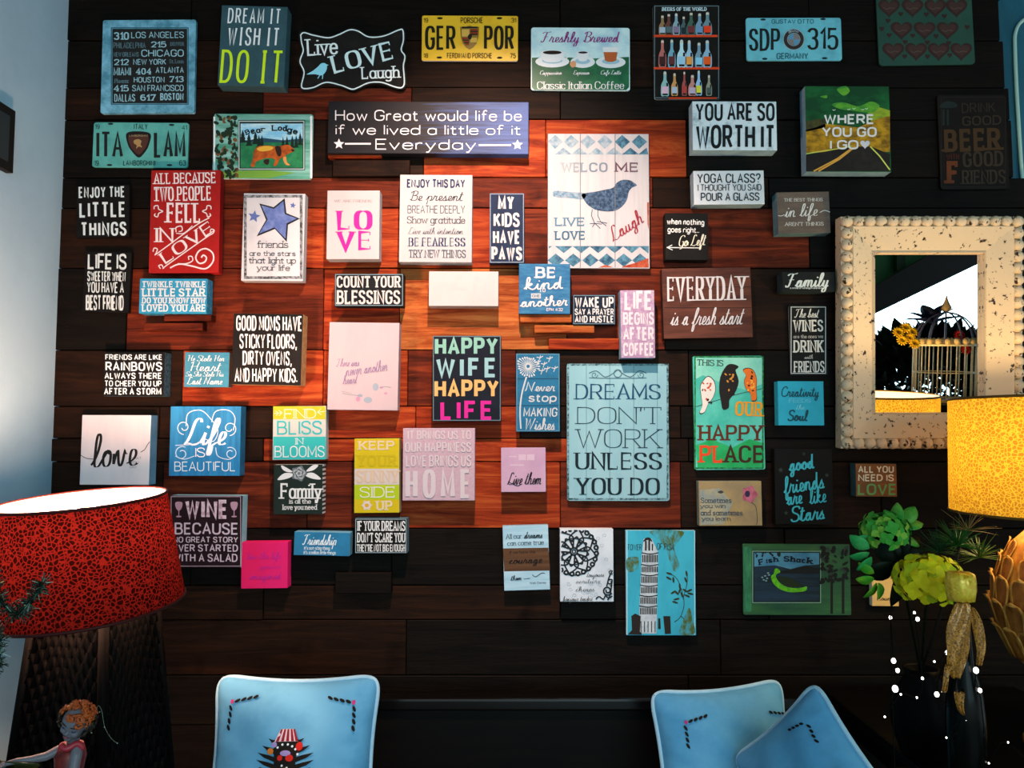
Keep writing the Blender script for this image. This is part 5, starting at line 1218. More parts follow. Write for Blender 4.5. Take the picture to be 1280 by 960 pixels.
for (ya, xa, xb), (yb, xc, xd) in zip(lev, lev[1:]):
    tw(ya, yb, xa, xb, xc, xd, 'tower_print', white, 3)
    n = 10
    if yb < 700:
        for k in range(n):
            u = xa + (xb - xa) * (k + .5) / n
            s.add('arch_print', dark, poly((u - 2.6, ya + 14), (u, ya + 10), (u + 2.6, ya + 14), (u + 2.4, yb - 8), (u - 2.8, yb - 8)), 4)
        s.add('tower_band', dark, line([(xa - 2, ya + 2), ((xa + xb) / 2, ya + 8), (xb + 2, ya + 2)], 5), 5)
    else:
        for k in range(5):
            u = xa + (xb - xa) * (k + .5) / 5
            s.add('arch_print', dark, rect(u - 2, ya + 24, u + 2, yb - 6), 4)
s.add('arch_print', dark, rect(776, 286, 784, 332) + rect(792, 282, 800, 332) + rect(808, 300, 814, 332) + blob((768, 290), (780, 272), (800, 272), (810, 290), (790, 282)), 4)
s.add('building_print', dark, poly((712, 640), (730, 628), (756, 640), (752, 722), (716, 726)) + poly((862, 640), (895, 640), (898, 722), (870, 724)) + poly((838, 650), (848, 650), (850, 700), (838, 700)) + poly((696, 726), (720, 700), (760, 718), (760, 728)), 6)
s.t('TOWER', 692, 762, 302, 330, 'hand', .09, '#2a3a34', rot=0).t('OF PISA', 830, 915, 298, 330, 'hand', .09, '#2a3a34', rot=-3)
s.add('sprig_print', paint('#2c3018'), line([(915, 668), (945, 640), (960, 570), (930, 470), (890, 440)], 3) + line([(945, 640), (962, 655)], 3) + line([(955, 560), (975, 480), (970, 430)], 3), 2)
for x, y, a in ((890, 440, .3), (888, 462, .5), (910, 470, 1.5), (925, 530, .8), (910, 528, 2.6), (940, 520, 2.0), (965, 520, .6), (985, 520, 2.7), (975, 545, .4), (950, 540, 1.2), (925, 560, 2.9), (918, 575, .3), (940, 500, 1.5), (972, 440, 1.4), (990, 535, .2), (968, 470, 1.2)):
    s.add('sprig_leaf', paint('#2c3018'), ell(x, y, 15, 5, 8, a), 3)
s.done()
s = Sign('tin_sign', 'dark green tin sign lettered Fish Shack with a leaping green fish', 'sign', (920, 675), (9, 5, 143, 93.5), -0.2, 0.008, worn('#16402a', '#2a5a2c', .5, (4, 30, 30), .45, .3), None, G_TIN, corner=.004)
q = 155 / 1280
s.add('side_wash', worn('#3a8a5c', '#20503a', .5, (30, 30, 10)), rect(75 * q, 70 * q, 160 * q, 740 * q), 1).add('picture_ground', worn('#22384a', '#18262c', .5, (6, 30, 60)), rect(185 * q, 130 * q, 858 * q, 632 * q), 2)
s.add('sky_print', worn('#4a8aa6', '#356c8c', .4, (20, 20, 20)), poly(*[(x * q, y * q) for x, y in ((185, 130), (858, 130), (858, 250), (700, 265), (560, 300), (400, 260), (185, 275))]), 3)
s.add('picture_border', paint('#7aa08c'), frame(168 * q, 112 * q, 876 * q, 650 * q, 7 * q), 3).add('picture_border_dark', paint('#14201a'), frame(178 * q, 122 * q, 866 * q, 640 * q, 9 * q), 4)
s.add('hill_print', paint('#141a16'), poly(*[(x * q, y * q) for x, y in ((460, 320), (600, 300), (720, 262), (856, 300), (856, 345), (460, 345))]), 4)
s.add('fish_print', worn('#5cb81e', '#2f7a1c', .4, (80, 80, 80)), blob(*[(x * q, y * q) for x, y in ((400, 300), (430, 295), (455, 330), (420, 352), (410, 380), (450, 440), (520, 482), (600, 495), (680, 490), (728, 480), (722, 520), (660, 535), (560, 538), (470, 515), (400, 468), (366, 410), (362, 372), (385, 350))]), 5)
s.add('fish_fin', paint('#1c2a14'), blob(*[(x * q, y * q) for x, y in ((430, 380), (540, 385), (640, 440), (710, 470), (600, 485), (500, 465))]), 4)
s.add('spray_print', paint('#6f9a9c'), sum((ell(x * q, y * q, 12 * q, 8 * q, 7) for x, y in ((270, 385), (300, 370), (320, 395), (285, 410), (310, 420), (340, 360), (330, 340))), []), 4)
for ch, x0, x1, y0, y1, r in (('F', 230, 285, 195, 255, 14), ('i', 305, 325, 185, 240, 8), ('s', 330, 372, 180, 235, 6), ('h', 385, 435, 170, 225, 4), ('S', 490, 550, 165, 222, 0), ('h', 560, 610, 165, 225, -2), ('a', 620, 665, 175, 232, -4), ('c', 675, 715, 180, 236, -6), ('k', 730, 795, 180, 245, -10)):
    s.t(ch, x0 * q, x1 * q, y0 * q, y1 * q, 'slab', .26, '#100e0c', rot=r, lift=6)
rg = random.Random(4)
s.add('tree_trunk_print', paint('#15130f'), rect(975 * q, 330 * q, 1000 * q, 760 * q) + rect(1092 * q, 380 * q, 1118 * q, 760 * q), 3)
for k in range(60):
    s.add('tree_leaf_print', paint('#131710' if k % 4 else '#2c3a30'), ell(rg.uniform(880, 1150) * q, rg.uniform(60, 450) * q, rg.uniform(16, 40) * q, rg.uniform(10, 24) * q, 7, rg.random() * 3), 4 + k % 2)
for k in range(14):
    s.add('leaf_print', paint('#14241c'), ell(rg.uniform(195, 460) * q, rg.uniform(128, 165) * q, rg.uniform(10, 20) * q, rg.uniform(6, 12) * q, 7, rg.random() * 3), 5)
s.done()
s = Sign('wall_card', 'cream card sign half hidden behind the hydrangeas', 'sign', 'P', (565, 600, 690, 744), -0.5, 0.02, worn('#d0b070', '#c4a264', .4, (10, 10, 10)), paint('#d8d0b8'))
s.t('Count', 585, 668, 692, 718, 'script', .1, '#2a2018', rot=-1)
s.done()
GAIN[0] = 1.0
# ================================================================ mirror
def T(*a):
    return Matrix.Translation(a)
DKWOOD = worn('#080605', '#0d0a07', .4, (4, 30, 30), .4, .12)
MT = R(3.5)
mc = at(1163, 415, YW - 0.055)
cream = worn('#dcc4a4', '#c9b08e', .35, (9, 9, 9), .5, .25)
chip = worn('#dcc3a0', '#2c1710', .29, (60, 60, 60), .5, .25, sharp=.02)
mw, mh = (at(1276, 415, YW - .055) - at(1050, 415, YW - .055)).length, (at(1163, 272, YW - .055) - at(1163, 559, YW - .055)).length
mir = thing('wall_mirror', 'mirror in a chipped cream frame with a beaded rim', 'mirror', (mc.x, YW - .004, mc.z), (0, 0, 0))
tilt = Matrix.Rotation(MT, 4, 'X')
mir.rotation_euler = (MT, 0, 0)
mir.location = (mc.x, YW - 0.022, mc.z)
fw = 0.108
def frame_side(a, b, c, d, ya, yb, yc):
    """one mitred side: outer edge a-b, inner edge c-d"""
    bm = bmesh.new()
    prof = [(0.0, 0.0), (0.0, ya), (0.24, ya), (0.30, ya + .012), (0.93, yb), (1.0, yb + .006), (1.0, 0.0)]
    A, B, Cc, D = Vector(a), Vector(b), Vector(c), Vector(d)
    r1 = [bm.verts.new((A.lerp(D, t).x, -y, A.lerp(D, t).y)) for t, y in prof]
    r2 = [bm.verts.new((B.lerp(Cc, t).x, -y, B.lerp(Cc, t).y)) for t, y in prof]
    n = len(prof)
    for i in range(n):
        bm.faces.new((r1[i], r1[(i + 1) % n], r2[(i + 1) % n], r2[i]))
    bm.faces.new(r1[::-1]); bm.faces.new(r2)
    bmesh.ops.recalc_face_normals(bm, faces=list(bm.faces))
    return bm
W2, H2 = mw / 2, mh / 2
iw, ih = W2 - fw, H2 - fw
for a, b, c, d in (((-W2, H2), (W2, H2), (iw, ih), (-iw, ih)), ((W2, -H2), (-W2, -H2), (-iw, -ih), (iw, -ih)), ((-W2, -H2), (-W2, H2), (-iw, ih), (-iw, -ih)), ((W2, H2), (W2, -H2), (iw, -ih), (iw, ih))):
    obj('frame_side', frame_side(a, b, c, d, 0.04, 0.026, 0), [chip], mir)
gm = bpy.data.materials.new('mirror_glass'); gm.use_nodes = True
b_ = gm.node_tree.nodes['Principled BSDF']; b_.inputs['Metallic'].default_value = 1; b_.inputs['Roughness'].default_value = 0.0; b_.inputs['Base Color'].default_value = (.92, .93, .93, 1)
obj('glass', box(-iw - .003, iw + .003, -0.012, 0, -ih - .003, ih + .003), [gm], mir)
bm = bmesh.new(); bm_ball(bm, (0, 0, 0), 0.0185, 2, (1, .9, 1))
bead = obj('bead', bm, [chip], mir)
first = True
br = W2 - 0.0165, H2 - 0.0165
spots = []
nx, nz = 16, 20
for k in range(nx):
    x = -br[0] + 2 * br[0] * k / (nx - 1)
    spots += [(x, br[1]), (x, -br[1])]
for k in range(1, nz - 1):
    z = -br[1] + 2 * br[1] * k / (nz - 1)
    spots += [(br[0], z), (-br[0], z)]
for x, z in spots:
    o = bead if first else bead.copy()
    if not first:
        COL.objects.link(o); o.parent = mir
    first = False
    o.location = (x, -0.043, z)

# ---------------------------------------------------------------- what the mirror looks out on (built where it stands, behind and beside the camera)
gp = Vector((mc.x, YW - 0.022, mc.z)) + (tilt @ Vector((0, -0.012, 0)))
gn = (tilt @ Vector((0, -1, 0))).normalized()
def refl(px, py, Yv):
    p = at(px, py, Yv)
    return p - 2 * (p - gp).dot(gn) * gn
# birdcage on a tall plinth
YV = 0.75
c0, c1 = refl(1179, 502, YV), refl(1179, 431, YV)
cr = (refl(1214, 465, YV) - refl(1144, 465, YV)).length / 2
chh = abs(c1.z - c0.z)
cage = thing('birdcage', 'cream wire birdcage with a domed top, seen in the mirror', 'birdcage', (c0.x, c0.y, c0.z))
cw = paint('#e0d0a0', .4, .4)
def ringo(name, r, z, t, mat, par):
    bm = bmesh.new()
    bm_tube(bm, [(r * math.cos(2 * math.pi * k / 32), r * math.sin(2 * math.pi * k / 32), z) for k in range(33)], t, 6, False)
    return obj(name, bm, [mat], par)
ringo('base_ring', cr, 0.008, .007, cw, cage); ringo('middle_ring', cr, chh * .52, .0025, cw, cage); ringo('top_ring', cr, chh, .005, cw, cage)
bm = bmesh.new(); bm_lathe(bm, [(0.001, 0), (cr, 0), (cr, .008), (0.001, .008)], 32); obj('tray', bm, [paint('#6a6248')], cage)
bm = bmesh.new(); bm_tube(bm, [(0, 0, 0.005), (0, 0, chh)], .0026, 6)
bar = obj('bar', bm, [cw], cage)
for k in range(22):
    o = bar if k == 0 else bar.copy()
    if k:
        COL.objects.link(o); o.parent = cage
    a = 2 * math.pi * k / 22
    o.location = (cr * math.cos(a), cr * math.sin(a), 0)
bm = bmesh.new()
for k in range(22):
    a = 2 * math.pi * k / 22
    bm_ball(bm, (cr * math.cos(a), cr * math.sin(a), chh + .014), .013, 1, (1, 1, 1.3))
obj('scalloped_rim', bm, [paint('#d8b878', .5)], cage)
for k in range(6):
    a = math.pi * k / 6
    bm = bmesh.new()
    bm_tube(bm, [(cr * math.cos(t) * math.cos(a), cr * math.cos(t) * math.sin(a), chh + cr * 1.15 * math.sin(t)) for t in [math.pi * i / 16 for i in range(17)]], .0028, 6)
    obj('dome_wire', bm, [paint('#4a4a66', .4)], cage)
bm = bmesh.new(); bm_lathe(bm, [(0.001, 0), (.016, .006), (.02, .02), (.012, .035), (.006, .05), (.001, .07)], 12, (0, 0, chh + cr * 1.15)); obj('finial', bm, [paint('#b89a6a', .4)], cage)
pl = thing('plinth', 'dark plinth carrying the birdcage', 'plinth', (c0.x, c0.y, 0))
obj('base', box(-.16, .16, -.16, .16, 0, .08, .004), [DKWOOD], pl)
obj('column', box(-.11, .11, -.11, .11, .08, c0.z - .03, .004), [DKWOOD], pl)
obj('top', box(-.17, .17, -.17, .17, c0.z - .03, c0.z, .004), [DKWOOD], pl)
def flower(name, label, p, r, col, ctr, n=12, tilt_=(0, 0, 0)):
    f = thing(name, label, 'flower', p, tilt_, 'flowers wired to the birdcage')
    bm = bmesh.new()
    for j in range(2):
        for k in range(n):
            a = 2 * math.pi * (k + .5 * j) / n
            M = Matrix.Rotation(a, 4, 'Z') @ Matrix.Rotation(R(-14 - 18 * j), 4, 'Y')
            bm_ball(bm, M @ Vector((r * .6, 0, .002 + .004 * j)), r * .4, 1, (1, .38, .12), M=M.to_3x3().to_4x4())
    obj('petals', bm, [paint(col, .6)], f)
    bm = bmesh.new(); bm_ball(bm, (0, 0, .006), r * .3, 2, (1, 1, .6)); obj('flower_centre', bm, [paint(ctr, .7)], f)
    bm = bmesh.new(); bm_tube(bm, [(0, 0, 0), (.004, 0, -.02), (0, 0, -r * 1.4)], .0025, 6); obj('stem', bm, [paint('#2a4a1e')], f)
    return f
fy = [(1122, 416, .034), (1131, 410, .034), (1139, 416, .032), (1127, 426, .032), (1142, 430, .034), (1136, 423, .03)]
fx = [(1198, 420, .032), (1206, 438, .03)]
wh = ['at the far left', 'topmost of the yellow ones', 'nearest the cage rim', 'lower left in the clump', 'lowest, over the bars', 'in the middle of the clump']
for (px, py, r), w_ in zip(fy, wh):
    p = refl(px, py, YV - .12)
    flower('yellow_daisy', 'yellow daisy in the mirror, ' + w_, p, r * .8, '#e0b416', '#8a5a14', tilt_=(R(-70), R(random.uniform(-20, 20)), 0))
for (px, py, r), w_ in zip(fx, ('the upper one', 'the lower one')):
    p = refl(px, py, YV - .12)
    flower('red_daisy', 'red daisy on the birdcage in the mirror, ' + w_, p, r * .8, '#c41f1a', '#e0b43a', tilt_=(R(-70), R(random.uniform(-20, 20)), 0))
def leaf_bm(bm, M, L, w, mi=0, fold=.25, n=6):
    rows = []
    for i in range(n + 1):
        t = i / n
        ww = w * math.sin(math.pi * min(1, t * .96 + .02)) ** .75
        z = -.22 * L * t * t
        rows.append([bm.verts.new(M @ Vector(v)) for v in ((t * L, -ww, z + fold * ww), (t * L, 0, z), (t * L, ww, z + fold * ww))])
    for a, b in zip(rows, rows[1:]):
        for k in range(2):
            f = bm.faces.new((a[k], a[k + 1], b[k + 1], b[k])); f.smooth = True; f.material_index = mi
lf = thing('silk_leaves', 'dark blue silk leaves on top of the birdcage in the mirror', 'leaves', refl(1165, 405, YV))
for k, (a, e, L) in enumerate(((200, 40, .1), (170, 20, .12), (150, 60, .1), (30, 50, .1), (10, 25, .12), (60, 70, .09))):
    bm = bmesh.new()
    leaf_bm(bm, Matrix.Rotation(R(a), 4, 'Z') @ Matrix.Rotation(R(-e), 4, 'Y'), L, .035)
    o = obj('leaf', bm, [worn('#14182c', '#26306a', .3, (20, 20, 20))], lf); md = o.modifiers.new('s', 'SOLIDIFY'); md.thickness = .0015
# shrubs and eave beyond
def shrub(name, label, p, rx, rz, n, cols, seed, group=None):
    t = thing(name, label, 'shrub', (p.x, p.y, 0), (0, 0, 0), group)
    rg = random.Random(seed)
    bm = bmesh.new()
    for k in range(n):
        th, u = rg.uniform(0, 2 * math.pi), rg.uniform(-1, 1)
        d = Vector((math.sqrt(1 - u * u) * math.cos(th), math.sqrt(1 - u * u) * math.sin(th), u))
        c = Vector((d.x * rx * rg.uniform(.7, 1), d.y * rx * rg.uniform(.7, 1), p.z + d.z * rz * rg.uniform(.7, 1)))
        leaf_bm(bm, T(*c) @ d.to_track_quat('X', 'Z').to_matrix().to_4x4() @ Matrix.Rotation(rg.uniform(-1.5, 1.5), 4, 'X'), rg.uniform(.07, .14), .028, rg.choice((0, 0, 1)), n=3)
    obj('foliage', bm, [paint(c) for c in cols], t)
    bm = bmesh.new(); bm_tube(bm, [(0, 0, 0), (.02, 0, p.z * .5), (0, 0, p.z + rz * .5)], [.03, .025, .01], 8); obj('trunk', bm, [paint('#1c140e')], t)
    return t
p = refl(1165, 512, 2.2)
shrub('shrub', 'dark leafy hedge shrub behind the birdcage, seen in the mirror', p, .75, .44, 7500, ('#0b1c11', '#17321d'), 20)
ev = thing('eave', 'black eave beam under a green roof slope, seen in the mirror', 'roof edge', refl(1160, 360, 3.4))
o0 = ev.location.copy()
def quad_slab(pix, yv, thick):
    bm = bmesh.new()
    P = [refl(px, py, yv) - o0 for px, py in pix]
    nn = (P[1] - P[0]).cross(P[2] - P[0]).normalized() * thick
    a = [bm.verts.new(p) for p in P]; b = [bm.verts.new(p + nn) for p in P]
    bm.faces.new(a); bm.faces.new(b[::-1])
    for k in range(len(a)):
        bm.faces.new((a[k], b[k], b[(k + 1) % len(a)], a[(k + 1) % len(a)]))
    bmesh.ops.recalc_face_normals(bm, faces=list(bm.faces))
    return bm
obj('beam', quad_slab(((1040, 418), (1260, 312), (1260, 262), (1040, 388)), 3.4, .06), [paint('#0c0b0a')], ev)
obj('roof_slope', quad_slab(((1040, 392), (1260, 270), (1260, 180), (1040, 180)), 3.55, .05), [paint('#1d5a30')], ev)
obj('rafter', quad_slab(((1121, 340), (1132, 334), (1132, 250), (1121, 250)), 3.5, .05), [paint('#12301c')], ev)

# ================================================================ lamps
def crackle(name, base, dark, scale, trans, strength=1.0, width=.12):
    m = bpy.data.materials.new(name); m.use_nodes = True
    nt = m.node_tree
    for n in list(nt.nodes):
        nt.nodes.remove(n)
    out = nt.nodes.new('ShaderNodeOutputMaterial')
    df, tr, mx = nt.nodes.new('ShaderNodeBsdfDiffuse'), nt.nodes.new('ShaderNodeBsdfTranslucent'), nt.nodes.new('ShaderNodeMixShader')
    tc, mp, vo, rp = nt.nodes.new('ShaderNodeTexCoord'), nt.nodes.new('ShaderNodeMapping'), nt.nodes.new('ShaderNodeTexVoronoi'), nt.nodes.new('ShaderNodeValToRGB')
    nz = nt.nodes.new('ShaderNodeTexNoise'); nz.inputs['Scale'].default_value = 30
    ad = nt.nodes.new('ShaderNodeVectorMath'); ad.operation = 'MULTIPLY_ADD'; ad.inputs[1].default_value = (.012, .012, .012)
    vo.feature = 'DISTANCE_TO_EDGE'; vo.inputs['Scale'].default_value = scale
    rp.color_ramp.elements[0].position = width * .55; rp.color_ramp.elements[1].position = width * 1.5
    rp.color_ramp.elements[0].color = lin(base); rp.color_ramp.elements[1].color = lin(dark)
    nt.links.new(tc.outputs['Object'], mp.inputs[0]); nt.links.new(tc.outputs['Object'], nz.inputs['Vector'])
    nt.links.new(nz.outputs['Color'], ad.inputs[0]); nt.links.new(mp.outputs[0], ad.inputs[2]); nt.links.new(ad.outputs[0], vo.inputs['Vector'])
    nt.links.new(vo.outputs['Distance'], rp.inputs[0])
    nt.links.new(rp.outputs[0], df.inputs['Color']); nt.links.new(rp.outputs[0], tr.inputs['Color'])
    mx.inputs[0].default_value = trans
    nt.links.new(df.outputs[0], mx.inputs[1]); nt.links.new(tr.outputs[0], mx.inputs[2]); nt.links.new(mx.outputs[0], out.inputs['Surface'])
    return m
lining = bpy.data.materials.new('shade_lining'); lining.use_nodes = True
nt = lining.node_tree
for n in list(nt.nodes):
    nt.nodes.remove(n)
out = nt.nodes.new('ShaderNodeOutputMaterial'); d1 = nt.nodes.new('ShaderNodeBsdfDiffuse'); d1.inputs[0].default_value = (.85, .8, .74, 1)
t1 = nt.nodes.new('ShaderNodeBsdfTransparent'); m1 = nt.nodes.new('ShaderNodeMixShader'); m1.inputs[0].default_value = .5
nt.links.new(t1.outputs[0], m1.inputs[1]); nt.links.new(d1.outputs[0], m1.inputs[2]); nt.links.new(m1.outputs[0], out.inputs['Surface'])

def shade_parts(root, rt, rb, h, zb, mat, rim, energy, col, bulb_z, seg=64):
    bm = bmesh.new(); bm_lathe(bm, [(rb, zb), (rb + (rt - rb) * .5, zb + h * .5), (rt, zb + h)], seg); obj('lamp_shade', bm, [mat], root)
    sh = root.children[-1]
    bm = bmesh.new(); bm_lathe(bm, [(rb - .003, zb), (rt - .003, zb + h)], seg); obj('lining', bm, [lining], sh)
    for r, z in ((rb, zb), (rt, zb + h)):
        bm = bmesh.new(); bm_tube(bm, [(r * math.cos(2 * math.pi * k / 64), r * math.sin(2 * math.pi * k / 64), z) for k in range(65)], .0035, 6, False); obj('rim', bm, [rim], sh)
    bm = bmesh.new()
    for k in range(3):
        a = 2 * math.pi * k / 3 + .9
        bm_tube(bm, [(0, 0, zb + h - .02), (rt * math.cos(a), rt * math.sin(a), zb + h - .003)], .0018, 6)
    bm_tube(bm, [(0, 0, zb + h * .1), (.045, 0, zb + h * .45), (.03, 0, zb + h * .85), (0, 0, zb + h - .018)], .002, 6); bm_tube(bm, [(0, 0, zb + h * .1), (-.045, 0, zb + h * .45), (-.03, 0, zb + h * .85), (0, 0, zb + h - .018)], .002, 6)
    obj('harp', bm, [paint('#d8c8a8', .3, .5)], root)
    bm = bmesh.new(); bm_lathe(bm, [(.001, .062), (.018, .056), (.029, .035), (.027, .015), (.014, -.02), (.013, -.05), (.001, -.05)], 20, (0, 0, bulb_z)); obj('bulb', bm, [glow('#ffe2b8', 6)], root)
    d = bpy.data.lights.new('lamp_glow', 'POINT'); d.energy = energy; d.color = col; d.shadow_soft_size = .045
    lo = bpy.data.objects.new('lamp_glow', d); COL.objects.link(lo); lo.parent = root; lo.location = (0, 0, bulb_z + .1)

# red lamp on a woven tapering base
YR = -0.65
lb_, lt_ = at(111, 757, YR), at(116, 623, YR)
TZL = 0.70
redl = thing('table_lamp', 'lit table lamp with red crackled shade on a dark woven lattice base', 'lamp', (lb_.x, YR, TZL), (0, 0, 0))
sh_h = (lt_ - lb_).length
zb = lb_.z - TZL
shade_parts(redl, .174, .199, sh_h, 0, crackle('red_crackle', '#4e100d', '#180404', 120, .30, width=.1), paint('#3a0c0a'), 48.0, (1.0, .54, .36), .10)
for o in redl.children:
    o.matrix_basis = T(0, 0, zb) @ Matrix.Rotation(R(-3.2), 4, 'Y') @ Matrix.Rotation(R(4.5), 4, 'X') @ o.matrix_basis
# lattice base: four sloping panels of crossed cane
tw_, bw_ = .082, .115
bh = zb + .03
ang = R(34)
def ring_pt(k, z):
    h = bw_ + (tw_ - bw_) * z / bh
    a = ang + k * math.pi / 2
    return Vector((.02 + h * math.sqrt(2) * math.cos(a), h * math.sqrt(2) * math.sin(a), z))
cane = worn('#050403', '#090604', .4, (40, 40, 40), .6, .05)
for k in range(4):
    bm = bmesh.new(); bm_tube(bm, [ring_pt(k, .013), ring_pt(k, bh)], .011, 8); obj('corner_post', bm, [cane], redl)
    bm = bmesh.new()
    nu, nv = 9, 11
    for sgn in (1, -1):
        for j in range(-nv, nu + nv):
            pts = []
            for i in range(41):
                v = i / 40
                u = (j + sgn * v * nv * .8) / nu
                if -.001 <= u <= 1.001:
                    p = ring_pt(k, 0).lerp(ring_pt(k + 1, 0), u).lerp(ring_pt(k, bh).lerp(ring_pt(k + 1, bh), u), v)
                    pts.append(p)
            if len(pts) > 1:
                bm_tube(bm, [pts[0], pts[-1]], .0082, 5)
    obj('lattice_panel', bm, [cane], redl)
bm = bmesh.new()
for z, e in ((.0145, .012), (bh, .01)):
    for k in range(4):
        bm_tube(bm, [ring_pt(k, z), ring_pt(k + 1, z)], e, 8)
obj('lattice_rim', bm, [cane], redl)
bm = bmesh.new(); q_ = [ring_pt(k, bh - .004) for k in range(4)]
a_ = [bm.verts.new(p) for p in q_]; b__ = [bm.verts.new(p - Vector((0, 0, .006))) for p in q_]
bm.faces.new(a_); bm.faces.new(b__[::-1])
for k in range(4):
    bm.faces.new((a_[k], b__[k], b__[(k + 1) % 4], a_[(k + 1) % 4]))
obj('added_light_block', bm, [cane], redl)  # unseen plate, added to keep the bulb light out of the lattice
bm = bmesh.new(); bm_tube(bm, [(0, 0, bh - .12), (0, 0, bh + .05)], .012, 10); obj('socket', bm, [paint('#2a2018', .4, .4)], redl)

# yellow lamp on an artichoke base
YY = -0.5
TZR = 0.745
yb_, yt_ = at(1318, 641, YY), at(1318, 498, YY)
yl = thing('table_lamp', 'lit table lamp with yellow crackled drum shade on a gold artichoke base', 'lamp', (yb_.x, YY, TZR))
shade_parts(yl, .220, .226, yt_.z - yb_.z, yb_.z - TZR, crackle('yellow_crackle', '#d0b23c', '#a87c28', 120, .5, width=.1), paint('#6a4a1a'), 14.0, (1.0, .70, .34), yb_.z - TZR + .07)
az0, az1 = at(1318, 846, YY).z - TZR, at(1318, 655, YY).z - TZR
ah, ar = az1 - az0, .132
gold = worn('#a8621e', '#d49a3c', .45, (30, 30, 20), .45, .35)
prof = [(.001, 0), (.05, .01), (ar * .75, ah * .15), (ar * .97, ah * .38), (ar, ah * .5), (ar * .93, ah * .68), (ar * .72, ah * .86), (ar * .42, ah * .97), (.001, ah)]
def prof_r(z):
    for (r0, z0), (r1, z1) in zip(prof, prof[1:]):
        if z0 <= z <= z1:
            return r0 + (r1 - r0) * (z - z0) / (z1 - z0)
    return .01
bm = bmesh.new(); bm_lathe(bm, prof, 32, (0, 0, az0)); obj('artichoke_core', bm, [gold], yl)
def petal_mesh():
    bm = bmesh.new()
    nu, nv = 8, 9
    rows = []
    for j in range(nv + 1):
        v = j / nv
        w = (.62 + .38 * math.sin(min(1, v * 1.3) * math.pi / 2)) * (1 if v < .6 else math.sqrt(max(0.0, 1 - ((v - .6) / .4) ** 2)))
        row = []
        for i in range(nu + 1):
            u = -1 + 2 * i / nu
            edge = max(abs(u) ** 4, (max(0, v - .75) / .25) ** 2)
            y = -(.012 + .003 * v + .004 * v * v) - .008 * (1 - u * u) - .006 * edge
            row.append(bm.verts.new((u * w * .0265, y, v * .078)))
        rows.append(row)
    for a, b in zip(rows, rows[1:]):
        for i in range(nu):
            try:
                f = bm.faces.new((a[i], a[i + 1], b[i + 1], b[i])); f.smooth = True
                f.material_index = 1 if i in (0, nu - 1) or a is rows[-2] else 0
            except ValueError:
                pass
    bmesh.ops.remove_doubles(bm, verts=list(bm.verts), dist=1e-5)
    m = bpy.data.meshes.new('petal'); bm.to_mesh(m); bm.free()
    return m
pm = petal_mesh()
first = None
for row, (tipz, n, sc_) in enumerate(((.88, 11, .6), (.77, 14, .8), (.64, 16, 1.0), (.50, 17, 1.1), (.35, 17, 1.1), (.22, 15, 1.0))):
    for k in range(n):
        if first is None:
            o = obj('petal', pm, [worn('#7a4216', '#a86a26', .45, (30, 30, 20), .45, .3), worn('#d8a24a', '#b87a2c', .4, (40, 40, 40), .45, .3)], yl); first = o
            md = o.modifiers.new('s', 'SOLIDIFY'); md.thickness = .003
        else:
            o = first.copy(); COL.objects.link(o); o.parent = yl
        zt = tipz * ah
        zbase = max(.0, zt - .078 * sc_ * .92)
        r0, r1 = prof_r(zbase), prof_r(zt)
        tl = math.atan2(r0 - r1, zt - zbase)
        a = 2 * math.pi * (k + .5 * (row % 2)) / n
        o.matrix_basis = Matrix.Rotation(a, 4, 'Z') @ T(0, -r0 + .007, az0 + zbase) @ Matrix.Rotation(-tl - R(3), 4, 'X') @ Matrix.Diagonal((sc_, sc_, sc_, 1))
bm = bmesh.new(); bm_lathe(bm, [(.001, az0 + .02), (.035, az0 + .012), (.022, az0 - .02), (.03, az0 - .035), (.02, az0 - .05), (.05, .045), (.075, .03), (.085, .012), (.085, 0), (.001, 0)], 28); obj('foot', bm, [gold], yl)
bm = bmesh.new(); bm_tube(bm, [(0, 0, az1 - .02), (0, 0, yb_.z - TZR + .05)], .012, 10); obj('socket', bm, [paint('#6a4a1e', .4, .4)], yl)

# ================================================================ side tables
def side_table(label, x0, x1, y0, y1, z):
    t = thing('side_table', label, 'table', ((x0 + x1) / 2, (y0 + y1) / 2, 0))
    w, d = (x1 - x0) / 2, (y1 - y0) / 2
    obj('table_top', box(-w, w, -d, d, z - .03, z, .006), [DKWOOD], t)
    obj('apron', box(-w + .03, w - .03, -d + .03, d - .03, z - .09, z - .031), [DKWOOD], t)
    for sx in (-1, 1):
        for sy in (-1, 1):
            obj('leg', box(sx * (w - .05) - .02, sx * (w - .05) + .02, sy * (d - .05) - .02, sy * (d - .05) + .02, 0, z - .09, .003), [DKWOOD], t)
side_table('dark side table under the red lamp', -1.395, -.77, -1.15, -.56, TZL)
side_table('dark side table under the yellow lamp', .92, 1.5, -.98, -.05, TZR)

# ================================================================ bench
bn = thing('bench', 'dark wooden bench against the plank wall behind the cushions', 'bench', (.11, -.45, 0))
bx0, bx1 = -.84, .76
obj('seat', box(bx0, bx1, -.28, .27, .39, .43, .008), [DKWOOD], bn)
gl = worn('#080605', '#0d0a07', .4, (4, 30, 30), .2, .4)
obj('back_panel', box(bx0 + .03, bx1 - .03, .27, .295, .43, .73, .004), [DKWOOD], bn)
obj('top_rail', box(bx0, bx1, .255, .31, .722, .757, .012, 4), [gl], bn)
for sx in (-1, 1):
    xx = -.04 + sx * .77
    for sy, zt in ((-.25, .39), (.28, .722)):
        obj('leg', box(xx - .024, xx + .024, sy - .025, sy + .025, 0, zt, .004), [DKWOOD], bn)
    obj('stretcher', box(xx - .012, xx + .012, -.225, .255, .14, .17, .003), [DKWOOD], bn)

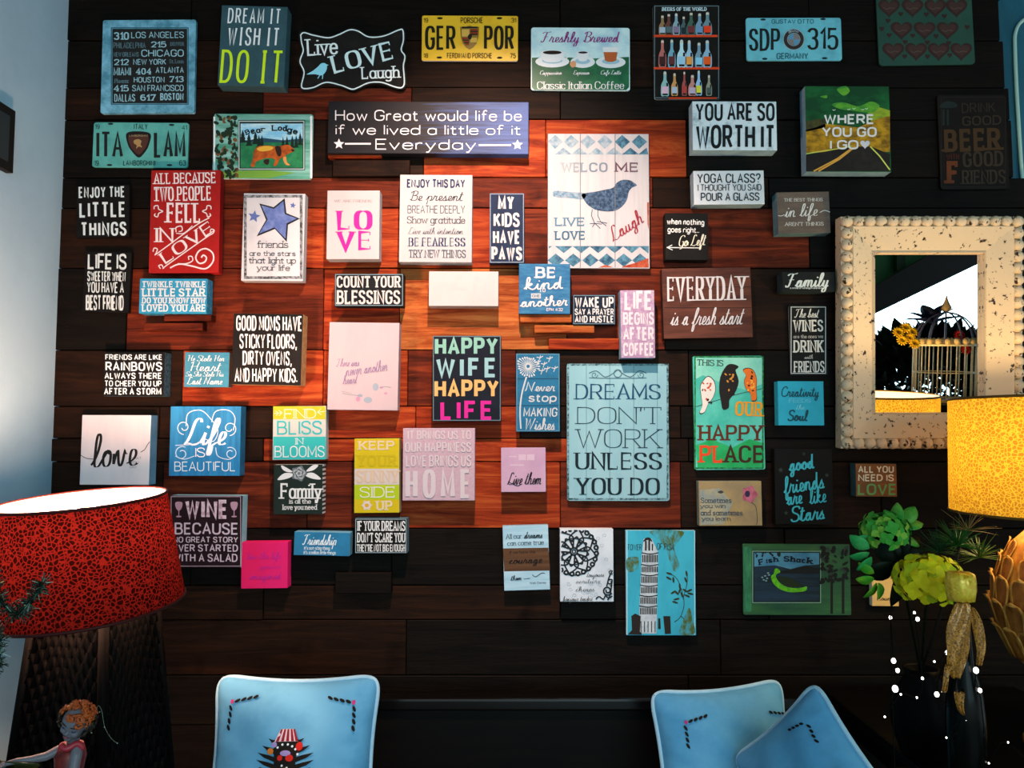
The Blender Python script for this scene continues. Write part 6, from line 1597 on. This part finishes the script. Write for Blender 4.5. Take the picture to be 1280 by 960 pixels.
# ================================================================ cushions
CUSH = worn('#64a8cc', '#5096be', .4, (5, 5, 5), .75, .1, bump=.35)
PIPE = worn('#a8cfe0', '#94c0d6', .4, (20, 20, 20), .7, .1)
def cush_pt(u, v, s, th, side):
    k = 1 - .09 * (1 - v * v) * abs(u) ** 2
    m = 1 - .09 * (1 - u * u) * abs(v) ** 2
    cn = 1 - .07 * max(0, (abs(u) * abs(v) - .82) / .18) ** 1.5
    x, z = u * s * k * cn, v * s * m * cn
    t = th * max(0, 1 - abs(u) ** 2.6) ** .55 * max(0, 1 - abs(v) ** 2.6) ** .55
    wr = .005 * math.sin(9 * u + 5 * v * v) * math.sin(7 * v + 2) * min(1, (1 - max(abs(u), abs(v))) * 5)
    dr = .011 * max(0, abs(u) - .55) * math.sin(26 * v + 6 * u)
    return Vector((x, side * (t + wr + dr * (1 - abs(u)) * 4), z))
def cushion(label, loc, rot, s=.213, th=.075, art=None):
    c = thing('throw_pillow', label, 'cushion', loc, rot, 'blue cushions on the bench')
    bm = bmesh.new()
    n = 28
    G = {}
    for side in (-1, 1):
        for i in range(n + 1):
            for j in range(n + 1):
                e = i in (0, n) or j in (0, n)
                key = (i, j, 0 if e else side)
                if key not in G:
                    G[key] = bm.verts.new(cush_pt(-1 + 2 * i / n, -1 + 2 * j / n, s, th, side))
        for i in range(n):
            for j in range(n):
                q = []
                for a, b in ((i, j), (i + 1, j), (i + 1, j + 1), (i, j + 1)):
                    e = a in (0, n) or b in (0, n)
                    q.append(G[(a, b, 0 if e else side)])
                f = bm.faces.new(q if side < 0 else q[::-1]); f.smooth = True
    bmesh.ops.recalc_face_normals(bm, faces=list(bm.faces))
    obj('cover', bm, [CUSH], c)
    loop = []
    for k in range(40):
        loop.append(cush_pt(-1 + 2 * k / 40, 1, s, 0, 1))
    for k in range(40):
        loop.append(cush_pt(1, 1 - 2 * k / 40, s, 0, 1))
    for k in range(40):
        loop.append(cush_pt(1 - 2 * k / 40, -1, s, 0, 1))
    for k in range(40):
        loop.append(cush_pt(-1, -1 + 2 * k / 40, s, 0, 1))
    # round the corners
    L2 = [sum((loop[(k + d) % 160] for d in range(-3, 4)), Vector()) / 7 for k in range(160)]
    bm = bmesh.new(); bm_tube(bm, L2 + [L2[0]], .0058, 7, False); obj('piping', bm, [PIPE], c)
    for part, mat, polys, lift in (art or []):
        bm = bmesh.new()
        for p in polys:
            vs = []
            for v in p:
                q = cush_pt(v.x, v.y, s, th, -1)
                vs.append(bm.verts.new((v.x * s, q.y - .0022 - .0004 * lift, v.y * s)))
            if len(vs) > 2:
                bm.faces.new(vs)
        if bm.faces:
            obj(part, bm, [mat], c)
    return c
K = paint('#15120f', .8)
def sprigs(cx, cy, sx, sy=1):
    out = []
    for k in range(4):
        out += ell(cx + sx * (.06 + .07 * k), cy + .014 * k * sy, .036, .017, 8, .5 * sx)
        out += ell(cx - sx * .012, cy - .08 - .07 * k, .017, .036, 8, .45)
    return out
art = [('sprig_embroidery', K, sprigs(-.70, .72, 1) + sprigs(.72, .71, -1), 1), ('knot_embroidery', paint('#c43a7a', .8), ell(-.70, .71, .02, .025) + ell(.72, .70, .02, .025), 2)]
sp = []
for k in range(9):
    zz = .30 - .075 * k
    w = (.2, .27, .32, .33, .30, .28, .26, .24, .22)[k]
    for sg in (-1, 1):
        sp += poly((sg * .03, zz - .04), (sg * w * .6, zz + .01), (sg * w, zz + .035), (sg * w * .75, zz - .02), (sg * .05, zz - .09))
for k in range(14):
    z_ = .32 - .052 * k
    w_ = .135 - .0025 * k
    for c_ in range(4):
        sp += poly((-w_ + w_ * c_ / 2, z_), (-w_ + w_ * (c_ + 1) / 2, z_), (-w_ + w_ * (c_ + 1) / 2, z_ - .053), (-w_ + w_ * c_ / 2, z_ - .053))
art.append(('leaf_embroidery', K, sp, 1))
art.append(('crown_embroidery', paint('#d8c0c8', .8), sum((poly((-.13 + .065 * c_, .30), (-.104 + .052 * c_, .365), (-.052 + .052 * c_, .365), (-.065 + .065 * c_, .30)) + poly((-.104 + .052 * c_, .365), (-.075 + .0375 * c_, .43), (-.0375 + .0375 * c_, .43), (-.052 + .052 * c_, .365)) for c_ in range(4)), []), 2))
art.append(('stripe_embroidery', paint('#8a1c2a', .8), sum((poly((x * 1.6 - .012, .302), (x - .008, .428), (x + .012, .428), (x * 1.6 + .02, .302)) for x in (-.065, -.03, .005, .04, .07)), []), 3))
art.append(('bead_embroidery', paint('#d8e4ea', .8), sum((ell(x, z, .013, .013, 8) for x, z in ((-.09, .24), (-.04, .27), (.02, .27), (.07, .25), (.11, .22), (.14, .17), (-.1, .02), (-.03, .05), (.03, .03), (.07, .0), (-.06, -.05), (.05, -.07), (0, -.1), (-.04, -.15), (.04, -.16))), []), 3))
art.append(('red_embroidery', paint('#c4241c', .8), ell(.15, .25, .04, .045) + ell(-.06, .13, .03, .03) + ell(.05, .13, .045, .035), 3))
art.append(('flower_embroidery', paint('#c8762a', .8), ell(-.17, .2, .035, .035) + ell(0, -.0, .03, .03), 3))
art.append(('lilac_embroidery', paint('#9a8ac0', .8), ell(-.13, .27, .03, .03) + ell(0, .18, .06, .03), 3))
pc = at(366, 955, -.42)
cushion('blue cushion with dark piped edge and embroidered pineapple, at the left of the bench', (pc.x, -.42, pc.z), (R(-12), 0, 0), art=art)
pc = at(908, 955, -.36)
art2 = [('sprig_embroidery', K, sprigs(-.64, .62, 1) + sprigs(.86, .58, -1), 1), ('knot_embroidery', paint('#c43a7a', .8), ell(-.64, .61, .02, .025) + ell(.86, .57, .02, .025), 2),
        ('star_embroidery', K, star(.05, .02, .11, .05, 9) + poly((-.2, -.12), (-.02, -.03), (.1, -.03), (.28, -.08), (.1, -.16), (-.05, -.16)), 1), ('red_embroidery', paint('#6a2a22', .8), ell(.05, .0, .05, .05), 2)]
cushion('blue cushion standing upright second from the right, a dark star stitched on it', (pc.x, -.36, pc.z), (R(-12), R(-.5), R(14)), s=.194, art=art2)
art3 = [('sprig_embroidery', K, sprigs(.62, .62, -1), 1)]
cushion('blue cushion leaning against the right end of the bench, half hidden by its neighbour', (at(1018, 985, -.62).x, -.62, at(1018, 985, -.62).z), (Matrix.Rotation(R(-56), 4, 'Z') @ Matrix.Rotation(R(-8), 4, 'X') @ Matrix.Rotation(R(-48), 4, 'Y')).to_euler(), s=.164, th=.055, art=art3)
# ================================================================ flowers, bottle and lights on the right table
YF = -.55
def hydrangea(label, px, py, r, cols, seed, squash=(1, 1, .85), Y=YF, zb=TZR, n=46):
    c = at(px, py, Y)
    t = thing('hydrangea', label, 'flower', (c.x, Y, c.z), (0, 0, 0), 'hydrangea heads in the dark vase')
    rg = random.Random(seed)
    bm = bmesh.new()
    for k in range(n):
        u = 1 - 1.75 * (k + .5) / n
        a = k * 2.399963
        d = Vector((math.sqrt(max(0, 1 - u * u)) * math.cos(a), math.sqrt(max(0, 1 - u * u)) * math.sin(a), u))
        p = Vector((d.x * r * squash[0], d.y * r * squash[1], d.z * r * squash[2])) * rg.uniform(.88, 1.06)
        M = T(*p) @ d.to_track_quat('Z', 'Y').to_matrix().to_4x4() @ Matrix.Rotation(rg.uniform(0, 3), 4, 'Z')
        for j in range(4):
            q = M @ Matrix.Rotation(j * math.pi / 2, 4, 'Z') @ Matrix.Rotation(R(rg.uniform(-30, 0)), 4, 'Y')
            leaf_bm(bm, q, r * .36, r * .17, rg.choice((0, 0, 1)), .3, 4)
    o = obj('flower_head', bm, [paint(c_, .6, .15) for c_ in cols], t)
    bm = bmesh.new(); bm_tube(bm, [(0, 0, -r * .3), (vx - c.x) * .4 and (.4 * (vx - c.x), .4 * (vy - Y), -r * 1.2) or (0, 0, -r), (vx - c.x, vy - Y, vz - c.z)], .003, 6)
    obj('stem', bm, [paint('#0b1608', .7, .05)], t)
    return t
vp = at(1150, 800, YF)
vx, vy, vz = vp.x, YF - 0.0, TZR + .19
va = thing('flower_vase', 'dark rounded vase holding the hydrangeas, among fairy lights', 'vase', (vx, vy, TZR))
bm = bmesh.new(); bm_lathe(bm, [(.001, 0), (.045, 0), (.05, .01), (.066, .06), (.07, .1), (.055, .15), (.036, .185), (.04, .205), (.034, .2), (.03, .18), (.001, .17)], 28); obj('body', bm, [paint('#050404', .5, .05)], va)
hydrangea('yellow hydrangea head, the brightest and lowest', 1161, 725, .064, ('#ece01e', '#b8c41e'), 1, (1.1, 1, .82), Y=-.60)
gh = hydrangea('green hydrangea head, upper left above the yellow one', 1106, 664, .05, ('#3f9a34', '#7ab03a'), 2, (1.1, 1, .8), n=40)
def leaves(name, label, px, py, specs, cols, Y=YF):
    c = at(px, py, Y)
    ofs = Vector((c.x, Y, c.z)) - gh.location
    t = gh
    for a, e, L, w, dx, dz in specs:
        bm = bmesh.new()
        leaf_bm(bm, T(ofs.x + dx, ofs.y - .01, ofs.z + dz) @ Matrix.Rotation(R(-a), 4, 'Y') @ Matrix.Rotation(R(e), 4, 'X'), L, w)
        o = obj('leaf', bm, [worn(cols[0], cols[1], .4, (30, 30, 30), .5, .2)], t); md = o.modifiers.new('s', 'SOLIDIFY'); md.thickness = .001
leaves('leaf_spray', 'green leaves standing up to the right of the green hydrangea', 1122, 655, ((100, 40, .05, .016, 0, 0), (60, 60, .05, .017, .012, 0), (20, 50, .05, .014, .01, -.01), (-20, 70, .055, .01, 0, -.03), (130, 60, .04, .014, -.01, 0)), ('#2f8a2e', '#6aa83a'))
leaves('leaf_spray', 'bright green leaves at the left below the green hydrangea', 1084, 690, ((200, 50, .045, .016, 0, 0), (150, 60, .05, .017, 0, .01), (230, 60, .045, .016, .005, -.01), (180, 70, .04, .014, .01, .03)), ('#2a9a4a', '#54b060'))
leaves('leaf_spray', 'small green leaves low at the left, above the cream card', 1090, 722, ((190, 60, .04, .014, 0, 0), (240, 50, .045, .016, .005, -.01), (150, 60, .04, .012, 0, .012), (280, 60, .04, .014, .01, -.01)), ('#3f9a24', '#8abe2e'))
leaves('leaf_spray', 'dark leaves filling the middle of the bouquet', 1118, 705, ((120, 60, .08, .03, 0, 0), (60, 50, .08, .03, .01, 0), (200, 60, .08, .03, 0, 0), (330, 60, .08, .03, 0, -.01), (270, 60, .08, .03, 0, -.02), (90, 30, .09, .03, .01, .01)), ('#0c160b', '#122010'), Y=-.53)
# pine pick
pp = at(1200, 690, -.58)
pn = thing('pine_sprig', 'bushy green pine sprig under the yellow lampshade', 'pine sprig', (pp.x, -.58, pp.z))
rg = random.Random(6)
for nm, ox, oz, cc, nn in (('needle_tuft', -.005, .015, '#1f5a1c', 110), ('needle_tuft', .045, -.012, '#5a6a1c', 60), ('needle_tuft', .02, .05, '#7a5a2a', 24), ('needle_tuft', -.05, .0, '#123a14', 50)):
    bm = bmesh.new()
    for k in range(nn):
        a, e = rg.uniform(-20, 200), rg.uniform(-60, 60)
        d = Vector((math.cos(R(a)) * math.cos(R(e)), -math.sin(R(e)), math.sin(R(a)) * math.cos(R(e))))
        L = rg.uniform(.035, .075)
        o_ = Vector((ox, 0, oz))
        s_ = d.orthogonal().normalized() * .0009
        bm_tube(bm, [o_, o_ + d * L * .5 + Vector((0, 0, .002)), o_ + d * L], [.0011, .001, .0003], 3, False)
    obj(nm, bm, [paint(cc, .5, .2)], pn)
bm = bmesh.new(); bm_tube(bm, [(0, 0, .02), (-.02, 0, -.06), (vx - pp.x, vy + .58, vz - pp.z)], .004, 6); obj('stem', bm, [paint('#1c120a')], pn)

# bottle dressed with gold foil and glitter ribbon
YB = -.75
bp = at(1203, 800, YB)
ctop = at(1203, 715, YB).z - TZR
bo = thing('gift_bottle', 'dark bottle with crinkled gold foil cap and gold glitter ribbon', 'bottle', (bp.x, YB, TZR))
bm = bmesh.new(); bm_lathe(bm, [(.001, 0), (.036, 0), (.038, .01), (.038, .16), (.034, .21), (.02, .27), (.0145, ctop - .07), (.0145, ctop - .02), (.001, ctop - .02)], 28); obj('glass_body', bm, [paint('#060705', .2, .12)], bo)
def glitter(name, a, b, sc):
    m = bpy.data.materials.new(name); m.use_nodes = True
    nt = m.node_tree; p = nt.nodes['Principled BSDF']; p.inputs['Metallic'].default_value = .2; p.inputs['Roughness'].default_value = .3
    tc, vo, rp, bp_ = nt.nodes.new('ShaderNodeTexCoord'), nt.nodes.new('ShaderNodeTexVoronoi'), nt.nodes.new('ShaderNodeValToRGB'), nt.nodes.new('ShaderNodeBump')
    vo.inputs['Scale'].default_value = sc
    rp.color_ramp.elements[0].color = lin(a); rp.color_ramp.elements[1].color = lin(b)
    nt.links.new(tc.outputs['Object'], vo.inputs['Vector']); nt.links.new(vo.outputs['Color'], rp.inputs[0]); nt.links.new(rp.outputs[0], p.inputs['Base Color'])
    nt.links.new(vo.outputs['Color'], bp_.inputs['Height']); bp_.inputs['Strength'].default_value = .9; bp_.inputs['Distance'].default_value = .004; nt.links.new(bp_.outputs[0], p.inputs['Normal'])
    return m
foil, glit = glitter('gold_foil', '#d89a10', '#ffdc48', 160), glitter('gold_glitter', '#1c0c02', '#e0942c', 420)
bm = bmesh.new()
prof_ = [(.001, 0), (.02, 0), (.028, -.004), (.03, -.02), (.029, -.04), (.026, -.058), (.02, -.06)]
bm_lathe(bm, [(r, ctop + z) for r, z in prof_], 40)
rg = random.Random(3)
for v in bm.verts:
    v.co.x += rg.uniform(-.0016, .0016); v.co.y += rg.uniform(-.0016, .0016); v.co.z += rg.uniform(-.0012, .0012)
obj('foil_cap', bm, [foil], bo)
def tail(px_rows, dy, name='ribbon_tail'):
    bm = bmesh.new()
    rows = []
    for xl, xr, y, bulge in px_rows:
        row = []
        for i in range(9):
            t = i / 8
            p = at(xl + (xr - xl) * t, y, YB - dy)
            row.append(bm.verts.new((p.x - bp.x, -dy - bulge * .4 * math.sin(math.pi * t) + .007 * math.cos(4 * math.pi * t + y * .12), p.z - TZR)))
        rows.append(row)
    for a, b in zip(rows, rows[1:]):
        for i in range(8):
            f = bm.faces.new((a[i], a[i + 1], b[i + 1], b[i])); f.smooth = True
    o = obj(name, bm, [glit], bo); md = o.modifiers.new('s', 'SOLIDIFY'); md.thickness = .0012; md2 = o.modifiers.new('ss', 'SUBSURF'); md2.levels = 1; md2.render_levels = 1
tail(((1192, 1212, 752, .006), (1186, 1214, 770, .012), (1182, 1214, 790, .016), (1182, 1211, 812, .014), (1184, 1207, 835, .01), (1190, 1202, 848, .004)), .045)
tail(((1210, 1216, 758, .004), (1214, 1228, 775, .008), (1218, 1233, 795, .008), (1220, 1231, 815, .006), (1221, 1227, 832, .002)), .04)
tail(((1183, 1190, 830, .002), (1178, 1186, 850, .003), (1176, 1182, 866, .001)), .05)
tail(((1190, 1205, 864, .003), (1194, 1204, 880, .004), (1202, 1206, 894, .001)), .048)

# string of fairy lights wound round the vase and bottle
YS = -.78
sl = thing('string_lights', 'string of small white fairy lights on dark wire, draped before vase and bottle', 'string lights', (at(1170, 860, YS).x, YS, TZR))
lp = [(1113, 772), (1117, 826), (1122, 838), (1119, 861), (1106, 896), (1126, 868), (1146, 872), (1153, 848), (1143, 766), (1147, 774), (1168, 827), (1184, 816), (1171, 868), (1208, 900), (1183, 922), (1225, 863), (1220, 838), (1217, 946), (1236, 954), (1260, 928)]
pts3 = []
for px, py in lp:
    yy = YS + (.06 if py < 800 else 0)
    p = at(px, py, yy)
    pts3.append(Vector((p.x - sl.location.x, yy - YS, max(.004, p.z - TZR))))
# the wire ends lie on the table
wire = [Vector((pts3[0].x - .03, 0, .003))] + pts3 + [Vector((pts3[-1].x + .1, 0, .003))]
bm = bmesh.new(); bm_tube(bm, catmull(wire, 4), .0011, 5); obj('wire', bm, [paint('#050805', .6, .05)], sl)
sizes = [5, 7, 6, 9, 3, 3, 3, 4, 4, 6, 3, 6, 7, 6, 2.5, 6, 8, 2.5, 2.5, 2.5]
for p, s_ in zip(pts3, sizes):
    bm = bmesh.new(); bm_ball(bm, (0, 0, 0), .00066 * s_, 2, (1, 1, 1.25))
    o = obj('bulb', bm, [glow('#fff0e4', 5)], sl); o.location = p

def tinsel(name, label, path, r, n, cols, seed, group=None):
    P = catmull(path, 8)
    base = P[-1].copy()
    t = thing(name, label, 'garland', base, (0, 0, 0), group)
    rg = random.Random(seed)
    bm = bmesh.new(); bm_tube(bm, [p - base for p in P], .003, 6); obj('cord', bm, [paint('#0a140c')], t)
    bm = bmesh.new()
    for k in range(n):
        i = rg.randrange(len(P) - 1)
        p = P[i].lerp(P[i + 1], rg.random()) - base
        d = Vector((rg.gauss(0, 1), rg.gauss(0, 1), rg.gauss(0, 1))).normalized()
        L = r * rg.uniform(.6, 1.1)
        s_ = d.orthogonal().normalized() * .0011
        s_ = Matrix.Rotation(rg.uniform(0, 6), 3, d) @ s_
        q = p + d * L
        f = bm.faces.new([bm.verts.new(v) for v in (p - s_, p + s_, q + s_ * .6, q - s_ * .6)])
        f.material_index = rg.choice((0, 0, 0, 0, 1, 2))
    o = obj('tinsel_strands', bm, [paint(cols[0], .25, .5), paint(cols[1], .2, .5), paint(cols[2], .15, .5, .6)], t)
    o['kind'] = 'stuff'
    return t
tinsel('tinsel_garland', 'dark green tinsel garland at the left edge before the red lamp', [at(54, 727, -1.02), at(40, 750, -1.02), at(18, 768, -1.0), at(-4, 742, -.98), at(-16, 716, -.98), at(-18, 760, -.98), at(-3, 800, -.98), at(-5, 830, -.98), at(-22, 856, -.98), at(-40, 920, -.98), Vector((at(-40, 980, -.98).x, -.98, TZL + .012))], .023, 1500, ('#0d1f14', '#1c4a34', '#9fd0b4'), 8)
tinsel('tinsel_garland', 'dark green tinsel lying on the table below the fairy lights', [Vector((1.04, -.80, TZR + .03)), Vector((1.1, -.76, TZR + .034)), Vector((1.18, -.72, TZR + .03)), Vector((1.26, -.70, TZR + .036)), Vector((1.38, -.72, TZR + .03))], .026, 700, ('#0d1a10', '#16301f', '#a8c0a4'), 9)
# glass dish
dp = at(1148, 900, -.62)
di = thing('glass_dish', 'shallow olive glass dish on the table before the vase', 'dish', (at(1150, 895, -.72).x - .028, -.75, TZR))
bm = bmesh.new(); bm_lathe(bm, [(.001, .004), (.03, .004), (.055, .02), (.062, .032), (.064, .032), (.058, .017), (.032, 0), (.001, 0)], 36); obj('bowl', bm, [paint('#2a2812', .15, .5)], di)

# ================================================================ fairy figurine on the left table
YG = -.95
fs = at(92, 940, YG)
u = (at(140, 900, YG) - at(40, 900, YG)).length / 100      # metres per photo pixel there
def g(px, py, dy=0.0):
    p = at(px, py, YG)
    return Vector((p.x - fs.x, dy, p.z - TZL))
fig = thing('fairy_figurine', 'painted fairy figurine with curly orange brown hair, red dress and pale face', 'figurine', (fs.x, YG, TZL))
HM = T(*g(94, 905, 0)) @ Matrix.Rotation(R(22), 4, 'Y') @ Matrix.Rotation(R(18), 4, 'X')
hr = 17 * u
bm = bmesh.new()
def hb(x, y, z, r, sc=(1, 1, 1), sub=3):
    bm_ball(bm, HM @ Vector((x * hr, y * hr, z * hr)), r * hr, sub, sc, M=HM.to_3x3().to_4x4())
hb(0, .1, .35, 1.0, (.95, 1, 1)); hb(0, -.12, -.3, .78, (.95, .9, 1)); hb(0, -.5, -.82, .3)
hb(-.38, -.5, -.25, .32); hb(.38, -.5, -.25, .32)                    # cheeks
hb(0, -.86, -.18, .15, (.9, 1.1, .9)); hb(0, -.8, .08, .1, (.8, 1, 2))   # nose
hb(-.34, -.66, .3, .25, (1.3, .7, .5)); hb(.34, -.66, .3, .25, (1.3, .7, .5))  # brow
hb(0, -.74, -.52, .16, (1.5, .8, .6))                                 # mouth mound
hb(-.95, .1, 0, .2, (.5, .8, 1.2)); hb(.95, .1, 0, .2, (.5, .8, 1.2))  # ears
nk = HM @ Vector((0, .25 * hr, -.75 * hr))
sh0 = g(88, 938, .004)
bm_tube(bm, [nk, sh0], [.42 * hr, .45 * hr], 10)
tor = [g(88, 934, .004), g(86, 950, .004), g(84, 985, .0), g(82, 1015, -.004), Vector((g(82, 1015).x, -.01, .03))]
bm_tube(bm, tor, [.7 * hr, .95 * hr, .72 * hr, 1.0 * hr, 1.05 * hr], 12)
bm_tube(bm, [g(98, 928, -.004), g(100, 940, -.012), g(99, 962, -.02), g(96, 985, -.026)], [.36 * hr, .42 * hr, .36 * hr, .28 * hr], 10)
bm_tube(bm, [g(96, 985, -.026), g(90, 1003, -.04), g(84, 1014, -.05)], [.29 * hr, .24 * hr, .18 * hr], 10)
bm_tube(bm, [g(76, 936, 0), g(64, 941, -.016), g(50, 942, -.026)], [.34 * hr, .32 * hr, .27 * hr], 10)
bm_tube(bm, [g(50, 942, -.026), g(36, 941, -.036), g(28, 942, -.042)], [.27 * hr, .21 * hr, .17 * hr], 10)
def hand(c, d, up):
    d, up = d.normalized(), up.normalized()
    s_ = d.cross(up).normalized()
    bm_ball(bm, c + d * .22 * hr, .27 * hr, 2, (1, 1, .8))
    for k, (o_, L) in enumerate(((-.24, .5), (-.08, .6), (.08, .56), (.22, .42))):
        p0 = c + d * .38 * hr + s_ * o_ * hr
        bm_tube(bm, [p0, p0 + d * L * .5 * hr, p0 + d * L * .85 * hr - up * .2 * hr], [.085 * hr, .08 * hr, .06 * hr], 6)
    bm_tube(bm, [c + d * .1 * hr - s_ * .2 * hr, c + d * .3 * hr - s_ * .46 * hr, c + d * .52 * hr - s_ * .5 * hr], [.1 * hr, .09 * hr, .07 * hr], 6)
hand(g(28, 942, -.042), Vector((-1, -.3, -.2)), Vector((0, 0, 1)))
hand(g(84, 1014, -.05), Vector((-.8, -.4, -.4)), Vector((0, -.3, 1)))
for sx in (-.5, .5):   # folded legs
    hp = Vector((tor[-1].x + sx * .9 * hr, -.01, .03))
    bm_tube(bm, [hp, hp + Vector((sx * .02, -.06, .012)), hp + Vector((sx * .01, -.075, .0)), hp + Vector((-sx * .01, -.05, -.012))], [.5 * hr, .42 * hr, .36 * hr, .26 * hr], 10)
body = obj('body', bm, [paint('#6a666c', .35, .3)], fig)
rm = body.modifiers.new('r', 'REMESH'); rm.mode = 'VOXEL'; rm.voxel_size = .0016; rm.use_smooth_shade = True
smd = body.modifiers.new('sm', 'SMOOTH'); smd.factor = .5; smd.iterations = 3
for sx in (-1, 1):
    bm = bmesh.new()
    bm_ball(bm, HM @ Vector((sx * .36 * hr, -.74 * hr, .08 * hr)), .15 * hr, 2, (1.25, .5, .7), M=HM.to_3x3().to_4x4())
    obj('eye', bm, [paint('#1c2a4a', .2, .5)], fig)
    bm = bmesh.new(); bm_tube(bm, [HM @ Vector((sx * hr * x, hr * y, hr * z)) for x, y, z in ((.14, -.84, .38), (.36, -.86, .46), (.6, -.7, .38))], .045 * hr, 5); obj('eyebrow', bm, [paint('#3a2a22')], fig)
bm = bmesh.new(); bm_tube(bm, [HM @ Vector((hr * x, hr * y, hr * z)) for x, y, z in ((-.24, -.84, -.5), (-.1, -.93, -.47), (0, -.93, -.5), (.1, -.93, -.47), (.24, -.84, -.5))], [.02 * hr, .07 * hr, .08 * hr, .07 * hr, .02 * hr], 6); obj('lips', bm, [paint('#7a3a44', .3, .4)], fig)
# hair: curls over the skull
bm = bmesh.new()
rg = random.Random(12)
for k in range(200):
    th, uu = rg.uniform(0, 2 * math.pi), rg.uniform(-.95, 1)
    d = Vector((math.sqrt(1 - uu * uu) * math.cos(th), math.sqrt(1 - uu * uu) * math.sin(th), uu))
    if d.y < -.35 and d.z < .38:
        continue
    c = Vector((d.x * 1.12, .12 + d.y * 1.1, .35 + d.z * 1.08))
    a0 = rg.uniform(0, 6)
    t1_ = d.orthogonal().normalized(); t2_ = d.cross(t1_)
    loop = [c + (t1_ * math.cos(a0 + .7 * i) + t2_ * math.sin(a0 + .7 * i)) * .26 * (1 - i / 14) + d * .03 * i for i in range(9)]
    bm_tube(bm, [HM @ (p * hr) for p in loop], [.12 * hr * (1 - i / 16) for i in range(9)], 5, mi=0 if d.z > .3 else 1)
obj('hair', bm, [worn('#b4521a', '#7a3414', .4, (200, 200, 200), .4, .3), paint('#2c2114', .5, .3)], fig)
bm = bmesh.new()
bm_tube(bm, [g(88, 930, .004), g(87, 945, .003), g(85, 975, 0), g(82, 1000, -.006), g(82, 1040, -.01), Vector((g(82, 1040).x, -.015, .004))], [.8 * hr, 1.08 * hr, .86 * hr, 1.25 * hr, 2.0 * hr, 2.6 * hr], 20)
o = obj('dress', bm, [worn('#5a1410', '#7a2416', .4, (60, 60, 60), .4, .3)], fig)
bm = bmesh.new(); bm_tube(bm, catmull([g(84, 926, -.02), g(92, 930, -.022), g(101, 926, -.012), g(106, 934, -.006)], 4), .22 * hr, 7); obj('collar', bm, [paint('#a02a34', .35, .4)], fig)
bm = bmesh.new()
leaf_bm(bm, T(*g(62, 946, -.03)) @ Matrix.Rotation(R(172), 4, 'Y') @ Matrix.Rotation(R(50), 4, 'X'), 62 * u, 16 * u)
leaf_bm(bm, T(*g(60, 975, -.03)) @ Matrix.Rotation(R(200), 4, 'Y') @ Matrix.Rotation(R(50), 4, 'X'), 60 * u, 18 * u)
o = obj('leaf_skirt', bm, [paint('#2c3214', .4, .3)], fig); md = o.modifiers.new('s', 'SOLIDIFY'); md.thickness = .002
bm = bmesh.new()
for px, py in ((126, 889), (117, 904), (132, 908), (148, 928), (116, 915)):
    bm_ball(bm, g(px, py, -.004), .9 * u, 1)
bm_tube(bm, catmull([g(112, 900, .01), g(120, 884, .006), g(127, 888, 0), (g(132, 908, -.003)), g(140, 922, -.003), g(148, 928, -.004)], 4), .16 * u, 5)
obj('sparkle_wire', bm, [paint('#8a9478', .15, .5)], fig)
